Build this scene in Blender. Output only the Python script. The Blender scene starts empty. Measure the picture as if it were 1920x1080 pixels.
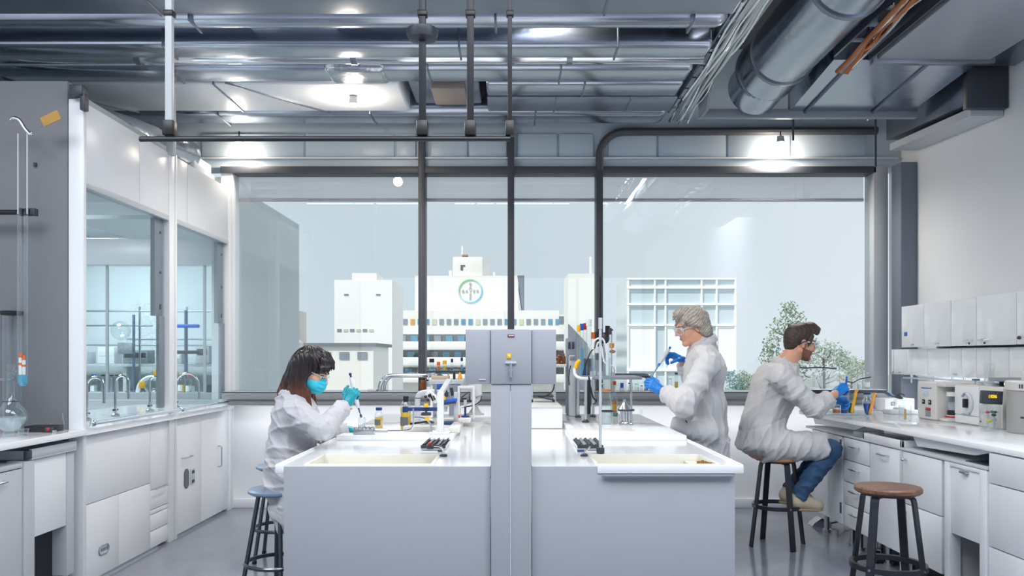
import bpy, bmesh, math, random
import numpy as np
from mathutils import Vector, Matrix
R = math.radians
PI = math.pi
rnd = random.Random(7)
SC = bpy.context.scene
COL = SC.collection
F = 1500.0
CH = 1.41            # camera height
HY = 670.0           # row of the horizon in the photograph

def P(px, py, d):
    return Vector(((px - 960) * d / F, d, CH - (py - HY) * d / F))

# ------------------------------------------------------------------ materials
MATS = {}
def lin(c):
    return tuple((v / 12.92 if v <= 0.04045 else ((v + 0.055) / 1.055) ** 2.4) for v in c)
def rgb(r, g, b):
    return lin((r / 255, g / 255, b / 255))

def mat(name, col, rough=0.5, metal=0.0, spec=0.5, var=0.04, vscale=6.0, bump=0.0, bscale=20.0, bstretch=None,
        rvar=0.0, alpha=1.0, emit=None, estr=0.0, coat=0.0, sub=0.0, sheen=0.0):
    if name in MATS: return MATS[name]
    m = bpy.data.materials.new(name); m.use_nodes = True
    nt = m.node_tree; N = nt.nodes; L = nt.links
    b = N['Principled BSDF']
    b.inputs['Roughness'].default_value = rough
    b.inputs['Metallic'].default_value = metal
    b.inputs['Specular IOR Level'].default_value = spec
    b.inputs['Alpha'].default_value = alpha
    if coat: b.inputs['Coat Weight'].default_value = coat; b.inputs['Coat Roughness'].default_value = 0.06
    if sub:
        b.inputs['Subsurface Weight'].default_value = sub
        b.inputs['Subsurface Radius'].default_value = (0.01, 0.004, 0.002)
    if sheen: b.inputs['Sheen Weight'].default_value = sheen
    tc = N.new('ShaderNodeTexCoord')
    no = N.new('ShaderNodeTexNoise'); no.inputs['Scale'].default_value = vscale; no.inputs['Detail'].default_value = 4
    L.new(tc.outputs['Object'], no.inputs['Vector'])
    mx = N.new('ShaderNodeMix'); mx.data_type = 'RGBA'
    a = tuple(max(0, v * (1 - var)) for v in col[:3]) + (1,)
    c = tuple(min(1, v * (1 + var)) for v in col[:3]) + (1,)
    mx.inputs[6].default_value = a; mx.inputs[7].default_value = c
    L.new(no.outputs['Fac'], mx.inputs[0]); L.new(mx.outputs[2], b.inputs['Base Color'])
    if rvar:
        mr = N.new('ShaderNodeMapRange'); mr.inputs['To Min'].default_value = max(0, rough - rvar); mr.inputs['To Max'].default_value = rough + rvar
        L.new(no.outputs['Fac'], mr.inputs['Value']); L.new(mr.outputs['Result'], b.inputs['Roughness'])
    if bump:
        n2 = N.new('ShaderNodeTexNoise'); n2.inputs['Scale'].default_value = bscale; n2.inputs['Detail'].default_value = 3
        if bstretch:
            mp = N.new('ShaderNodeMapping'); mp.inputs['Scale'].default_value = bstretch
            L.new(tc.outputs['Object'], mp.inputs['Vector']); L.new(mp.outputs['Vector'], n2.inputs['Vector'])
        else:
            L.new(tc.outputs['Object'], n2.inputs['Vector'])
        bp = N.new('ShaderNodeBump'); bp.inputs['Strength'].default_value = bump; bp.inputs['Distance'].default_value = 0.02
        L.new(n2.outputs['Fac'], bp.inputs['Height']); L.new(bp.outputs['Normal'], b.inputs['Normal'])
    if emit:
        b.inputs['Emission Color'].default_value = tuple(emit[:3]) + (1,); b.inputs['Emission Strength'].default_value = estr
    MATS[name] = m
    return m

def glass(name, tint=(0.95, 0.97, 0.97), base=0.05, edge=0.6, power=3.0, rough=0.02, body=0.0, bodycol=(0.8, 0.85, 0.87)):
    """thin clear glass: see-through straight on, mirror-like at grazing angles"""
    if name in MATS: return MATS[name]
    m = bpy.data.materials.new(name); m.use_nodes = True
    nt = m.node_tree; N = nt.nodes; L = nt.links
    for n in list(N): N.remove(n)
    out = N.new('ShaderNodeOutputMaterial')
    t = N.new('ShaderNodeBsdfTransparent'); t.inputs[0].default_value = tuple(tint) + (1,)
    g = N.new('ShaderNodeBsdfGlossy'); g.inputs['Roughness'].default_value = rough; g.inputs[0].default_value = (0.95, 0.97, 1, 1)
    lw = N.new('ShaderNodeLayerWeight'); lw.inputs['Blend'].default_value = 0.5
    pw = N.new('ShaderNodeMath'); pw.operation = 'POWER'; pw.inputs[1].default_value = power
    ml = N.new('ShaderNodeMath'); ml.operation = 'MULTIPLY_ADD'; ml.inputs[1].default_value = edge; ml.inputs[2].default_value = base
    L.new(lw.outputs['Facing'], pw.inputs[0]); L.new(pw.outputs[0], ml.inputs[0])
    mx = N.new('ShaderNodeMixShader'); L.new(ml.outputs[0], mx.inputs[0]); L.new(t.outputs[0], mx.inputs[1]); L.new(g.outputs[0], mx.inputs[2])
    last = mx
    if body > 0:
        d = N.new('ShaderNodeBsdfDiffuse'); d.inputs[0].default_value = tuple(bodycol) + (1,)
        m2 = N.new('ShaderNodeMixShader'); m2.inputs[0].default_value = body
        L.new(mx.outputs[0], m2.inputs[1]); L.new(d.outputs[0], m2.inputs[2]); last = m2
    L.new(last.outputs[0], out.inputs[0])
    MATS[name] = m
    return m

# ------------------------------------------------------------------ mesh builder (all coordinates are world coordinates)
class MB:
    def __init__(s): s.bm = bmesh.new(); s.mi = 0
    def _tag(s, faces):
        for f in faces: f.material_index = s.mi
    def use(s, i): s.mi = i; return s
    def box(s, x0, x1, y0, y1, z0, z1, bev=0.0, seg=2):
        if x0 > x1: x0, x1 = x1, x0
        if y0 > y1: y0, y1 = y1, y0
        if z0 > z1: z0, z1 = z1, z0
        vs = [s.bm.verts.new(p) for p in ((x0,y0,z0),(x1,y0,z0),(x1,y1,z0),(x0,y1,z0),(x0,y0,z1),(x1,y0,z1),(x1,y1,z1),(x0,y1,z1))]
        fs = [s.bm.faces.new([vs[i] for i in q]) for q in ((3,2,1,0),(4,5,6,7),(0,1,5,4),(1,2,6,5),(2,3,7,6),(3,0,4,7))]
        s._tag(fs)
        if bev > 0:
            bev = min(bev, 0.45 * min(x1-x0, y1-y0, z1-z0))
            es = list({e for f in fs for e in f.edges})
            r = bmesh.ops.bevel(s.bm, geom=es, offset=bev, segments=seg, profile=0.5, affect='EDGES', clamp_overlap=True)
            s._tag(r['faces'])
        return s
    def obox(s, c, ax, ay, az, sx, sy, sz, bev=0.0):
        """oriented box: centre, three axes, full sizes"""
        c = Vector(c); ax = Vector(ax).normalized(); ay = Vector(ay).normalized(); az = Vector(az).normalized()
        n0 = len(s.bm.verts)
        s.box(-sx/2, sx/2, -sy/2, sy/2, -sz/2, sz/2, bev)
        s.bm.verts.ensure_lookup_table()
        for v in s.bm.verts[n0:] if bev == 0 else [v for v in s.bm.verts if v.index >= n0 or v.index < 0]:
            q = v.co; v.co = c + ax*q.x + ay*q.y + az*q.z
        s.bm.verts.index_update()
        return s
    def ring(s, c, u, v, r, n, ry=None):
        ry = r if ry is None else ry
        return [s.bm.verts.new(c + u*(math.cos(2*PI*i/n)*r) + v*(math.sin(2*PI*i/n)*ry)) for i in range(n)]
    def bridge(s, a, b):
        n = len(a)
        for i in range(n):
            f = s.bm.faces.new((a[i], a[(i+1)%n], b[(i+1)%n], b[i])); f.material_index = s.mi; f.smooth = True
    def cap(s, a, flip=False):
        f = s.bm.faces.new(a[::-1] if flip else a); f.material_index = s.mi
    def cyl(s, p0, p1, r0, r1=None, n=20, caps=True):
        p0 = Vector(p0); p1 = Vector(p1); r1 = r0 if r1 is None else r1
        w = (p1-p0).normalized(); u = w.orthogonal().normalized(); v = w.cross(u)
        a = s.ring(p0, u, v, r0, n); b = s.ring(p1, u, v, r1, n); s.bridge(a, b)
        if caps: s.cap(a, True); s.cap(b)
        return s
    def tube(s, pts, r, n=10, caps=True, closed=False):
        pts = [Vector(p) for p in pts]; k = len(pts)
        rs = r if isinstance(r, (list, tuple)) else [r]*k
        up = None; rings = []
        for i in range(k):
            if closed: t = (pts[(i+1)%k]-pts[i-1])
            else: t = pts[min(i+1,k-1)] - pts[max(i-1,0)]
            t = t.normalized()
            if up is None: u = t.orthogonal().normalized()
            else:
                u = (up - t*up.dot(t))
                u = u.normalized() if u.length > 1e-6 else t.orthogonal().normalized()
            up = u; v = t.cross(u); rings.append(s.ring(pts[i], u, v, rs[i], n))
        for i in range(k-1): s.bridge(rings[i], rings[i+1])
        if closed: s.bridge(rings[-1], rings[0])
        elif caps: s.cap(rings[0], True); s.cap(rings[-1])
        return s
    def lathe(s, c, prof, n=28, axis=(0,0,1), close=False):
        """prof: [(r, h)] along axis from c"""
        c = Vector(c); w = Vector(axis).normalized(); u = w.orthogonal().normalized(); v = w.cross(u)
        if abs(w.z) > 0.999: u = Vector((1,0,0)); v = Vector((0,1,0)) * (1 if w.z > 0 else -1)
        prev = None
        for (r, h) in prof:
            a = s.ring(c + w*h, u, v, max(r, 1e-5), n)
            if prev is not None: s.bridge(prev, a)
            else: first = a
            prev = a
        if close: s.cap(first, True); s.cap(prev)
        return s
    def ball(s, c, rx, ry=None, rz=None, n=16, m=10):
        ry = rx if ry is None else ry; rz = rx if rz is None else rz
        c = Vector(c); prev = None
        for j in range(m+1):
            t = PI*j/m - PI/2
            a = [s.bm.verts.new(c + Vector((max(math.cos(t),1e-4)*rx*math.cos(2*PI*i/n), max(math.cos(t),1e-4)*ry*math.sin(2*PI*i/n), math.sin(t)*rz))) for i in range(n)]
            if prev: s.bridge(prev, a)
            prev = a
        return s
    def poly(s, pts):
        f = s.bm.faces.new([s.bm.verts.new(p) for p in pts]); f.material_index = s.mi; return s
    def prism(s, pts, ext):
        """extrude a planar polygon (list of points) by the vector ext"""
        ext = Vector(ext)
        a = [s.bm.verts.new(Vector(p)) for p in pts]; b = [s.bm.verts.new(Vector(p)+ext) for p in pts]
        s.cap(a, True); s.cap(b); n = len(a)
        for i in range(n):
            f = s.bm.faces.new((a[i], a[(i+1)%n], b[(i+1)%n], b[i])); f.material_index = s.mi
        return s
    def build(s, name, m, parent=None, angle=35, flat=False, bevel=0):
        me = bpy.data.meshes.new(name)
        bmesh.ops.recalc_face_normals(s.bm, faces=s.bm.faces)
        off = OFF.get(parent.name, Vector((0,0,0))) if parent is not None else Vector((0,0,0))
        if off.length: bmesh.ops.translate(s.bm, verts=s.bm.verts, vec=-off)
        s.bm.to_mesh(me); s.bm.free()
        for x in (m if isinstance(m, (list, tuple)) else [m]): me.materials.append(x)
        if not flat:
            me.polygons.foreach_set('use_smooth', [True]*len(me.polygons))
            me.set_sharp_from_angle(angle=R(angle))
        o = bpy.data.objects.new(name, me); COL.objects.link(o)
        if parent is not None: o.parent = parent; OFF[o.name] = off.copy()
        return o

OFF = {}
def tag(o, label, cat, group=None, kind=None):
    o['label'] = label; o['category'] = cat
    if group: o['group'] = group
    if kind: o['kind'] = kind
    return o
def thing(name, label, cat, loc=(0,0,0), group=None):
    o = bpy.data.objects.new(name, None); COL.objects.link(o); o.location = loc
    o.empty_display_size = 0.05
    OFF[o.name] = Vector(loc)
    return tag(o, label, cat, group)
def solo(mb, name, m, label, cat, group=None, loc=None, **k):
    """a thing that is one mesh, its origin at loc"""
    if loc is not None: bmesh.ops.translate(mb.bm, verts=mb.bm.verts, vec=-Vector(loc))
    o = mb.build(name, m, **k)
    if loc is not None: o.location = loc; OFF[o.name] = Vector(loc)
    return tag(o, label, cat, group)
def structure(mb, name, m, parent=None, **k):
    o = mb.build(name, m, parent, **k)
    if parent is None: o['kind'] = 'structure'
    return o
def dup(root, loc, rz=None, label=None, group=None, sc=None):
    r = root.copy(); COL.objects.link(r); r.location = loc
    if rz is not None: r.rotation_euler = (0,0,rz)
    if sc is not None: r.scale = (sc, sc, sc) if not isinstance(sc, tuple) else sc
    if label: r['label'] = label
    if group: r['group'] = group
    for ch in list(root.children):
        c = ch.copy(); COL.objects.link(c); c.parent = r
        for g in list(ch.children):
            d = g.copy(); COL.objects.link(d); d.parent = c
    return r
def arc(c, r, a0, a1, u, v, n=8):
    c = Vector(c); u = Vector(u); v = Vector(v)
    return [c + u*(r*math.cos(a0+(a1-a0)*i/n)) + v*(r*math.sin(a0+(a1-a0)*i/n)) for i in range(n+1)]
def smooth_path(pts, n=6):
    """Catmull-Rom through pts"""
    pts = [Vector(p) for p in pts]; out = []
    for i in range(len(pts)-1):
        p0 = pts[max(i-1,0)]; p1 = pts[i]; p2 = pts[i+1]; p3 = pts[min(i+2,len(pts)-1)]
        for k in range(n):
            t = k/n
            out.append(0.5*((2*p1)+(p2-p0)*t+(2*p0-5*p1+4*p2-p3)*t*t+(3*p1-p0-3*p2+p3)*t**3))
    out.append(pts[-1]); return out

# ------------------------------------------------------------------ shared materials
WHITE   = mat('white_laminate', rgb(226,228,232), 0.32, var=0.015)
WHITEG  = mat('white_gloss_worktop', rgb(238,240,243), 0.12, var=0.01, coat=0.3)
WALLW   = mat('white_painted_wall', rgb(225,227,230), 0.75, var=0.015, vscale=2)
GREYP   = mat('grey_enamel_panel', rgb(160,163,172), 0.38, var=0.015)
CREAM   = mat('cream_moulded_sink', rgb(222,220,208), 0.3, var=0.02)
STEEL   = mat('brushed_steel', rgb(196,200,206), 0.28, 1.0, var=0.05, vscale=30)
CHROME  = mat('polished_chrome', rgb(222,226,232), 0.09, 1.0, var=0.02)
DARKFR  = mat('dark_grey_frame_paint', rgb(72,75,82), 0.45, var=0.03)
BLACK   = mat('black_plastic', rgb(22,23,26), 0.4, var=0.1)
DGREY   = mat('dark_grey_plastic', rgb(52,56,66), 0.42, var=0.06)
MGREY   = mat('mid_grey_paint', rgb(134,140,150), 0.45, var=0.03)
LGREY   = mat('light_grey_paint', rgb(186,191,197), 0.4, var=0.02)
BEIGE   = mat('warm_grey_instrument_case', rgb(205,204,200), 0.42, var=0.02)
NAVY    = mat('navy_plastic', rgb(24,52,110), 0.35, var=0.08)
BLUE    = mat('bright_blue_plastic', rgb(30,90,190), 0.35, var=0.06)
YELLOW  = mat('yellow_plastic', rgb(240,180,10), 0.35, var=0.05)
ORANGE  = mat('orange_plastic', rgb(225,105,25), 0.35, var=0.06)
RED     = mat('red_plastic', rgb(190,25,25), 0.35, var=0.05)
GLASS   = glass('clear_lab_glass', (0.93,0.96,0.965), 0.06, 0.75, 2.2)
PANE    = glass('window_pane_glass', (0.95,0.97,0.975), 0.045, 0.5, 3.0, 0.0)
TEALP   = glass('tinted_sash_glass', (0.89,0.925,0.93), 0.02, 0.2, 3.0, 0.0)
COPPER  = mat('copper_cable', rgb(196,120,70), 0.3, 0.9, var=0.2)
SKY=1.13; SUN=2.7; PANELW=112; INW_E=75; SPOTW=135; STRIPW=9; SILLW=9
# ================================================================== the setting
FLOORM = mat('polished_concrete_floor', rgb(122,128,139), 0.14, var=0.13, vscale=2.2, rvar=0.05, bump=0.03, bscale=3)
CEILM  = mat('bare_dark_ceiling', rgb(70,74,82), 0.8, var=0.15, vscale=3)
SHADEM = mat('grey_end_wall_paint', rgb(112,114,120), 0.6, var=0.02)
XL, XR, YB = -2.615, 3.65, 7.5
b = MB(); b.box(-7.2, 4.0, -7, 10.2, -0.1, 0); structure(b, 'floor', FLOORM)
b = MB(); b.box(-7.2, 4.0, -9, 7.75, 4.3, 4.5); structure(b, 'ceiling', CEILM)  # back end overhangs the rear glazing, added to keep the sun out
b = MB(); b.box(XR, XR+0.2, -7, YB+0.25, 0, 4.3); structure(b, 'wall_right', WALLW)
b = MB(); b.box(-4.4, -4.2, -7, 4.84, 0, 4.3); structure(b, 'wall_left', WALLW)
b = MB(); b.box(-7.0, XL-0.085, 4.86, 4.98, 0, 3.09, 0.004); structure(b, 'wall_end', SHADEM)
# window wall: low wall, upper wall
b = MB(); b.box(XL-0.1, XR, YB, YB+0.25, 0, 1.03); structure(b, 'wall_back', WALLW)
b = MB()
UPPER = mat('pale_blue_upper_cladding', rgb(192,207,219), 0.35, var=0.03, vscale=1.5)
b.box(-7.2, XR, YB, YB+0.25, 3.19, 4.3)
structure(b, 'wall_upper', UPPER)
b = MB()
for x0, x1 in ((-2.9,-1.95),(-1.93,-1.1),(-1.08,-0.9),(-0.76,-0.42),(-0.40,-0.05),(0.05,0.42),(0.44,0.76),(0.9,1.35),(1.37,2.0),(2.02,2.6),(2.62,3.3)):
    b.box(x0, x1, YB-0.022, YB-0.001, 3.285, 3.50, 0.006)
structure(b, 'trim_1', UPPER)
b = MB(); b.box(-2.95, 3.6, YB-0.05, YB-0.001, 3.262, 3.278, 0.004); structure(b, 'trim_2', WHITE)
# baseboards
b = MB(); b.box(XL, 2.6, YB-0.025, YB-0.001, 0, 0.09, 0.006); structure(b, 'baseboard_back', WHITE)
# window frame
b = MB()
b.box(XL-0.1, XR-0.26, YB-0.06, YB+0.12, 3.125, 3.188, 0.004)           # head
structure(b, 'trim_3', DARKFR)
for i, x in enumerate((-0.84, -0.01, 0.815)):
    b = MB(); b.box(x-0.031, x+0.031, YB-0.07, YB+0.12, 1.09, 3.19 if i == 2 else 4.3, 0.006)
    structure(b, 'trim_%d' % (4+i), DARKFR)
b = MB(); b.box(3.5, XR, YB-0.3, YB-0.12, 0, 3.17, 0.006); structure(b, 'trim_7', mat('slate_column_paint', rgb(112,120,134), 0.5))
b = MB(); b.box(3.365, 3.5, YB-0.06, YB+0.14, 0, 3.19, 0.006); structure(b, 'trim_8', LGREY)
b = MB(); b.box(XL-0.1, XL+0.012, YB-0.04, YB+0.14, 0, 3.19, 0.004); structure(b, 'trim_9', WHITE)
# curved frame bar over the right-hand pane
pts = [(0.815, YB-0.05, 3.15)] + arc((1.045, YB-0.05, 3.28), 0.23, PI, PI/2, (1,0,0), (0,0,1), 8) + [(3.4, YB-0.05, 3.52)]
b = MB(); b.tube(pts, 0.036, 10); structure(b, 'trim_10', DARKFR)
# sill shelf (dark steel lip) running the whole window
SILLM = mat('dark_steel_sill', rgb(150,153,158), 0.3, 0.2, var=0.04)
b = MB(); b.box(XL, 3.4, YB-0.30, YB+0.1, 1.085, 1.10, 0.004); b.box(XL, 3.4, YB-0.30, YB-0.285, 1.03, 1.10, 0.003); structure(b, 'trim_11', SILLM)
b = MB(); b.box(XL, 3.4, YB-0.26, YB, 0.985, 1.03, 0.003); structure(b, 'trim_12', mat('pale_steel_under_sill', rgb(176,176,174), 0.35, 0.2))
# panes
xs = [XL+0.012, -0.871, -0.041, 0.784, 3.365]
for i in range(4):
    xa = xs[i] if i == 0 else (-0.809, 0.021, 0.846)[i-1]
    xb = xs[i+1]
    if i == 3: xb = 3.365
    b = MB(); b.box(xa, xb, YB+0.03, YB+0.036, 1.10, 3.125); structure(b, 'window_%d' % (i+1), PANE, flat=True)
# white roller blind and its pale hem behind the panes
BLM = mat('white_blind_fabric', rgb(236,234,238), 0.8, var=0.01)
_n, _l = BLM.node_tree.nodes, BLM.node_tree.links
_t = _n.new('ShaderNodeBsdfTranslucent'); _t.inputs[0].default_value = (.9,.89,.91,1); _m = _n.new('ShaderNodeMixShader'); _m.inputs[0].default_value = .8
_l.new(_n['Principled BSDF'].outputs[0], _m.inputs[1]); _l.new(_t.outputs[0], _m.inputs[2]); _q = _n.new('ShaderNodeBsdfTransparent'); _k = _n.new('ShaderNodeMixShader'); _k.inputs[0].default_value = .35
_l.new(_m.outputs[0], _k.inputs[1]); _l.new(_q.outputs[0], _k.inputs[2]); _l.new(_k.outputs[0], _n['Material Output'].inputs[0])
b = MB(); b.box(XL, 3.36, YB+0.15, YB+0.16, 2.93, 3.18); bl = solo(b, 'roller_blind', BLM, 'long white roller blind drawn a little way down behind the window heads', 'blind')
b = MB(); b.tube([(XL, YB+0.155, 2.915), (3.36, YB+0.155, 2.915)], 0.016, 8); b.build('hem_bar', mat('mauve_grey_hem', rgb(205,200,206), 0.6), bl)
# rear of the room (behind the camera): glazed wall with posts and a sill
b = MB()
for x in (-4.2, -2.2, -0.2, 1.8, 3.62): b.box(x-0.04, x+0.04, -7.0, -6.9, 0, 4.3)
b.box(-4.4, 3.8, -7.0, -6.9, 0, 0.12); b.box(-4.4, 3.8, -7.0, -6.9, 3.6, 4.3)
structure(b, 'window_5', DARKFR)
# room beyond the fume hoods
INW = mat('pale_teal_white_wall', rgb(206,215,218), 0.7, var=0.02)
b = MB(); b.box(-7.2, -7.0, 4.86, 10.2, 0, 3.1); structure(b, 'wall_beyond_left', INW)
b = MB(); b.box(-7.0, XL-0.1, 10.0, 10.2, 0, 3.1); structure(b, 'wall_beyond_back', INW)
b = MB(); b.box(XL-0.2, XL-0.1, YB, 10.0, 0, 3.1); structure(b, 'wall_beyond_right', INW)
b = MB(); b.box(-7.0, XL-0.16, 4.98, 10.0, 2.92, 3.1); structure(b, 'ceiling_beyond', mat('grey_green_soffit', rgb(178,190,194), 0.7))
# ================================================================== outside the windows
b = MB(); b.box(-400, 400, 8.2, 700, -14.2, -14); structure(b, 'ground', mat('pale_paved_ground', rgb(170,172,168), 0.9, var=0.1, vscale=0.1))
BW = mat('white_concrete_facade', rgb(242,240,236), 0.8, var=0.03, vscale=0.3)
BW2 = mat('bright_white_facade', rgb(247,247,246), 0.8, var=0.02, vscale=0.3)
BB = mat('beige_brick_facade', rgb(222,214,208), 0.85, var=0.05, vscale=0.6)
BS = mat('grey_facade_side', rgb(120,126,136), 0.8, var=0.05)
WNB = mat('blue_window_glass', rgb(96,150,175), 0.15, 0.0, var=0.35, vscale=0.7)
WNG = mat('grey_window_glass', rgb(138,148,158), 0.2, var=0.3, vscale=0.7)
WNY = mat('amber_window_blind', rgb(215,165,70), 0.5)
WNC = mat('cream_window_blind', rgb(205,208,190), 0.5)
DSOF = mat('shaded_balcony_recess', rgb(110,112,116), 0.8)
def bx(b, px0, px1, py0, py1, d, depth, bev=0.0):
    s = F/d
    b.box((px0-960)/s, (px1-960)/s, d, d+depth, CH-(py1-HY)/s, CH-(py0-HY)/s, bev); return b
D = 150.0
S_ = F/D
t = thing('office_building', 'big white office building with a round emblem and a roof tower', 'building', (-9, 150, -14))
b = MB(); bx(b, 778, 972, 517, 830, D, 20); b.build('main_block', BW, t)
b = MB(); bx(b, 712, 1048, 582, 830, D-4, 4); b.build('wing', BW, t)
b = MB(); b.prism([((970-960)/S_, D-0.5, CH-(517-HY)/S_), ((983-960)/S_, D-0.5, CH-(517-HY)/S_), ((983-960)/S_, D-0.5, CH-(582-HY)/S_), ((979-960)/S_, D-0.5, CH-(582-HY)/S_)], (0,8,0)); b.build('side_fin', BS, t)
b = MB()
cx0, cx1, cz0, cz1 = (848-960)/S_, (917-960)/S_, CH-(517-HY)/S_, CH-(480-HY)/S_
b.box(cx0, cx1-1.2, D+1, D+10, cz0, cz1, 0.3); b.lathe((cx1-3.4, D+5, cz0), [(3.4,0),(3.4,cz1-cz0),(0.01,cz1-cz0)], 32); rt = b.build('roof_tower', BW, t)
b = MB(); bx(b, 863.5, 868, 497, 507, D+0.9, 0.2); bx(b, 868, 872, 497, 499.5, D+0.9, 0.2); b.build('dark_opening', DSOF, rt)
b = MB(); bx(b, 865, 868, 461, 481, D+4, 0.3); an = b.build('antenna', BW2, t)
b = MB(); bx(b, 866, 877, 477.5, 480.5, D+3, 2); b.build('antenna_base', mat('rust_roof_plate', rgb(190,140,110), 0.7), an)
for px in (841, 925):
    b = MB(); x = (px-960)/S_; b.cyl((x, D+5, cz0),(x, D+5, cz0+(1.5 if px<900 else 1.2)), 0.28, n=14); b.build('roof_flue', BW2, t)
# round emblem: two-tone ring and a cross of raised letters
em = bpy.data.materials.new('green_to_blue_ring'); em.use_nodes = True
N_, L_ = em.node_tree.nodes, em.node_tree.links
tcn = N_.new('ShaderNodeTexCoord'); sp_ = N_.new('ShaderNodeSeparateXYZ'); ad = N_.new('ShaderNodeMath'); ad.operation = 'SUBTRACT'
rp = N_.new('ShaderNodeValToRGB'); rp.color_ramp.elements[0].color = rgb(60,175,225)+(1,); rp.color_ramp.elements[1].color = rgb(120,195,95)+(1,)
mid = rp.color_ramp.elements.new(0.5); mid.color = rgb(190,222,215)+(1,)
L_.new(tcn.outputs['Generated'], sp_.inputs[0]); L_.new(sp_.outputs[2], ad.inputs[0]); L_.new(sp_.outputs[0], ad.inputs[1])
m2_ = N_.new('ShaderNodeMath'); m2_.operation = 'MULTIPLY_ADD'; m2_.inputs[1].default_value = 0.5; m2_.inputs[2].default_value = 0.5
L_.new(ad.outputs[0], m2_.inputs[0]); L_.new(m2_.outputs[0], rp.inputs[0]); L_.new(rp.outputs[0], N_['Principled BSDF'].inputs['Base Color'])
ec = Vector(((882-960)/S_, D-0.15, CH-(546-HY)/S_)); er = 2.15
b = MB(); b.tube([ec+Vector((er*math.cos(a),0,er*math.sin(a))) for a in [2*PI*i/64 for i in range(64)]], 0.14, 8, closed=True); b.build('emblem_ring', em, t)
LETM = mat('grey_raised_letters', rgb(176,180,176), 0.6)
def letter(ch, cx, cz, y, h, m, parent, name='letter', rotx=PI/2, dep=0.05):
    cu = bpy.data.curves.new(name, 'FONT'); cu.body = ch; cu.size = h*1.38; cu.extrude = dep; cu.align_x = 'CENTER'; cu.resolution_u = 2
    o = bpy.data.objects.new(name, cu); COL.objects.link(o)
    me = bpy.data.meshes.new_from_object(o.evaluated_get(bpy.context.evaluated_depsgraph_get()))
    bpy.data.objects.remove(o)
    me.transform(Matrix.Rotation(rotx, 4, 'X'))
    off = OFF[parent.name]
    me.transform(Matrix.Translation(Vector((cx, y, cz-h/2))-off))
    me.materials.clear(); me.materials.append(m)
    o = bpy.data.objects.new(name, me); COL.objects.link(o); o.parent = parent; OFF[o.name] = off.copy()
    return o
for i, ch in enumerate('BAYER'):
    letter(ch, ec.x+(i-2)*0.68, ec.z, ec.y, 0.58, LETM, t)
    if i != 2: letter(ch, ec.x, ec.z-(i-2)*0.68, ec.y, 0.58, LETM, t)
# window row under the emblem
for i in range(25):
    px = 715 + i*13.6
    if px > 1046: break
    b = MB(); bx(b, px, px+8, 598, 609, D-4.15, 0.2)
    b.build('window', (WNY if i == 4 else [WNB, WNG, WNG, WNC][(i*7+i//3) % 4]), t)
for k, (py, xa, xb) in enumerate(((627, 700, 950), (657, 716, 950), (689, 712, 950))):
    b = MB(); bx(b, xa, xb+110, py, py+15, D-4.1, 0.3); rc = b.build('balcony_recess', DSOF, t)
    b = MB(); bx(b, xa-3, xb+112, py+13, py+29, D-6.5, 2.6, 0.3); b.build('balcony_front', BW2, t)
    for i in range(15):
        px = xa+4+i*22
        b = MB(); bx(b, px, px+13, py+2, py+13.5, D-4.3, 0.2); b.build('window', [WNB, WNB, WNG][(i+k)%3] if not (k==0 and i==1) else WNY, t)
t = thing('tower_block', 'plain white tower block with a small roof box, between the woman and the mullion', 'building', (-24, 118, -14))
b = MB(); bx(b, 627, 735, 525, 830, 118, 12); b.build('block', BW2, t)
b = MB(); bx(b, 660, 706, 512, 526, 119, 6); b.build('roof_box', BW, t)
for px in (649, 709):
    b = MB(); bx(b, px-4, px+4, 551, 554, 117.9, 0.1); b.build('vent_slot', MGREY, t)
for i in range(6):
    b = MB(); bx(b, 632+i*12, 640+i*12, 617, 622, 117.9, 0.1); b.build('window', WNC if i % 2 else WNG, t)
for i in range(5):
    b = MB(); bx(b, 615+i*17, 627+i*17, 712, 722, 117.85, 0.1); b.build('window', WNG, t)
t = thing('white_tower', 'plain white tower right of the service column with a slanted grey side', 'building', (13, 130, -14))
b = MB(); bx(b, 1065, 1120, 513, 830, 130, 10); b.build('block', BW, t)
b = MB(); s = F/130; b.prism([((1065-960)/s, 129.9, CH-(608-HY)/s), ((1100-960)/s, 129.9, CH-(645-HY)/s), ((1100-960)/s, 129.9, -14), ((1065-960)/s, 129.9, -14)], (0,-1.5,0)); b.build('grey_annex', BS, t)
b = MB(); x = (1109-960)/s; b.cyl((x,131,CH-(514-HY)/s),(x,131,CH-(480-HY)/s),0.25,n=12); b.build('flue', BW2, t)
t = thing('grey_link_building', 'low building with dark window bands seen just right of the service column', 'building', (8, 170, -14))
b = MB(); bx(b, 1030, 1080, 590, 830, 170, 8); b.build('block', BW, t)
for py in (593, 634, 660):
    b = MB(); bx(b, 1046, 1066, py, py+14, 169.8, 0.2); b.build('window_band', BS, t)
t = thing('brick_building', 'beige brick building beside the fume hood seen through the left pane', 'building', (-30, 100, -14))
b = MB(); bx(b, 300, 521, 574, 830, 100, 14); b.build('block', BB, t)
b = MB(); bx(b, 521, 525, 572, 830, 100, 0.6); b.build('corner_strip', BS, t)
t = thing('white_annex', 'low white annex in front of the beige brick building', 'building', (-28, 80, -14))
b = MB(); bx(b, 300, 486, 606, 830, 80, 10); b.build('block', BW2, t)
b = MB(); s = F/80; b.prism([((487-960)/s, 80, CH-(608-HY)/s),((520-960)/s,80,CH-(640-HY)/s),((520-960)/s,80,-14),((487-960)/s,80,-14)], (0,10,0)); b.build('sloping_wing', mat('pale_lilac_facade', rgb(214,216,226), 0.8), t)
t = thing('low_flat_building', 'low flat-roofed pale building behind the woman\'s head', 'building', (-18, 98, -14))
b = MB(); bx(b, 529, 700, 648, 830, 98, 12); b.build('block', BW, t)
b = MB(); bx(b, 528, 705, 643, 649, 97.5, 13); b.build('roof_edge', BS, t)
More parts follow.
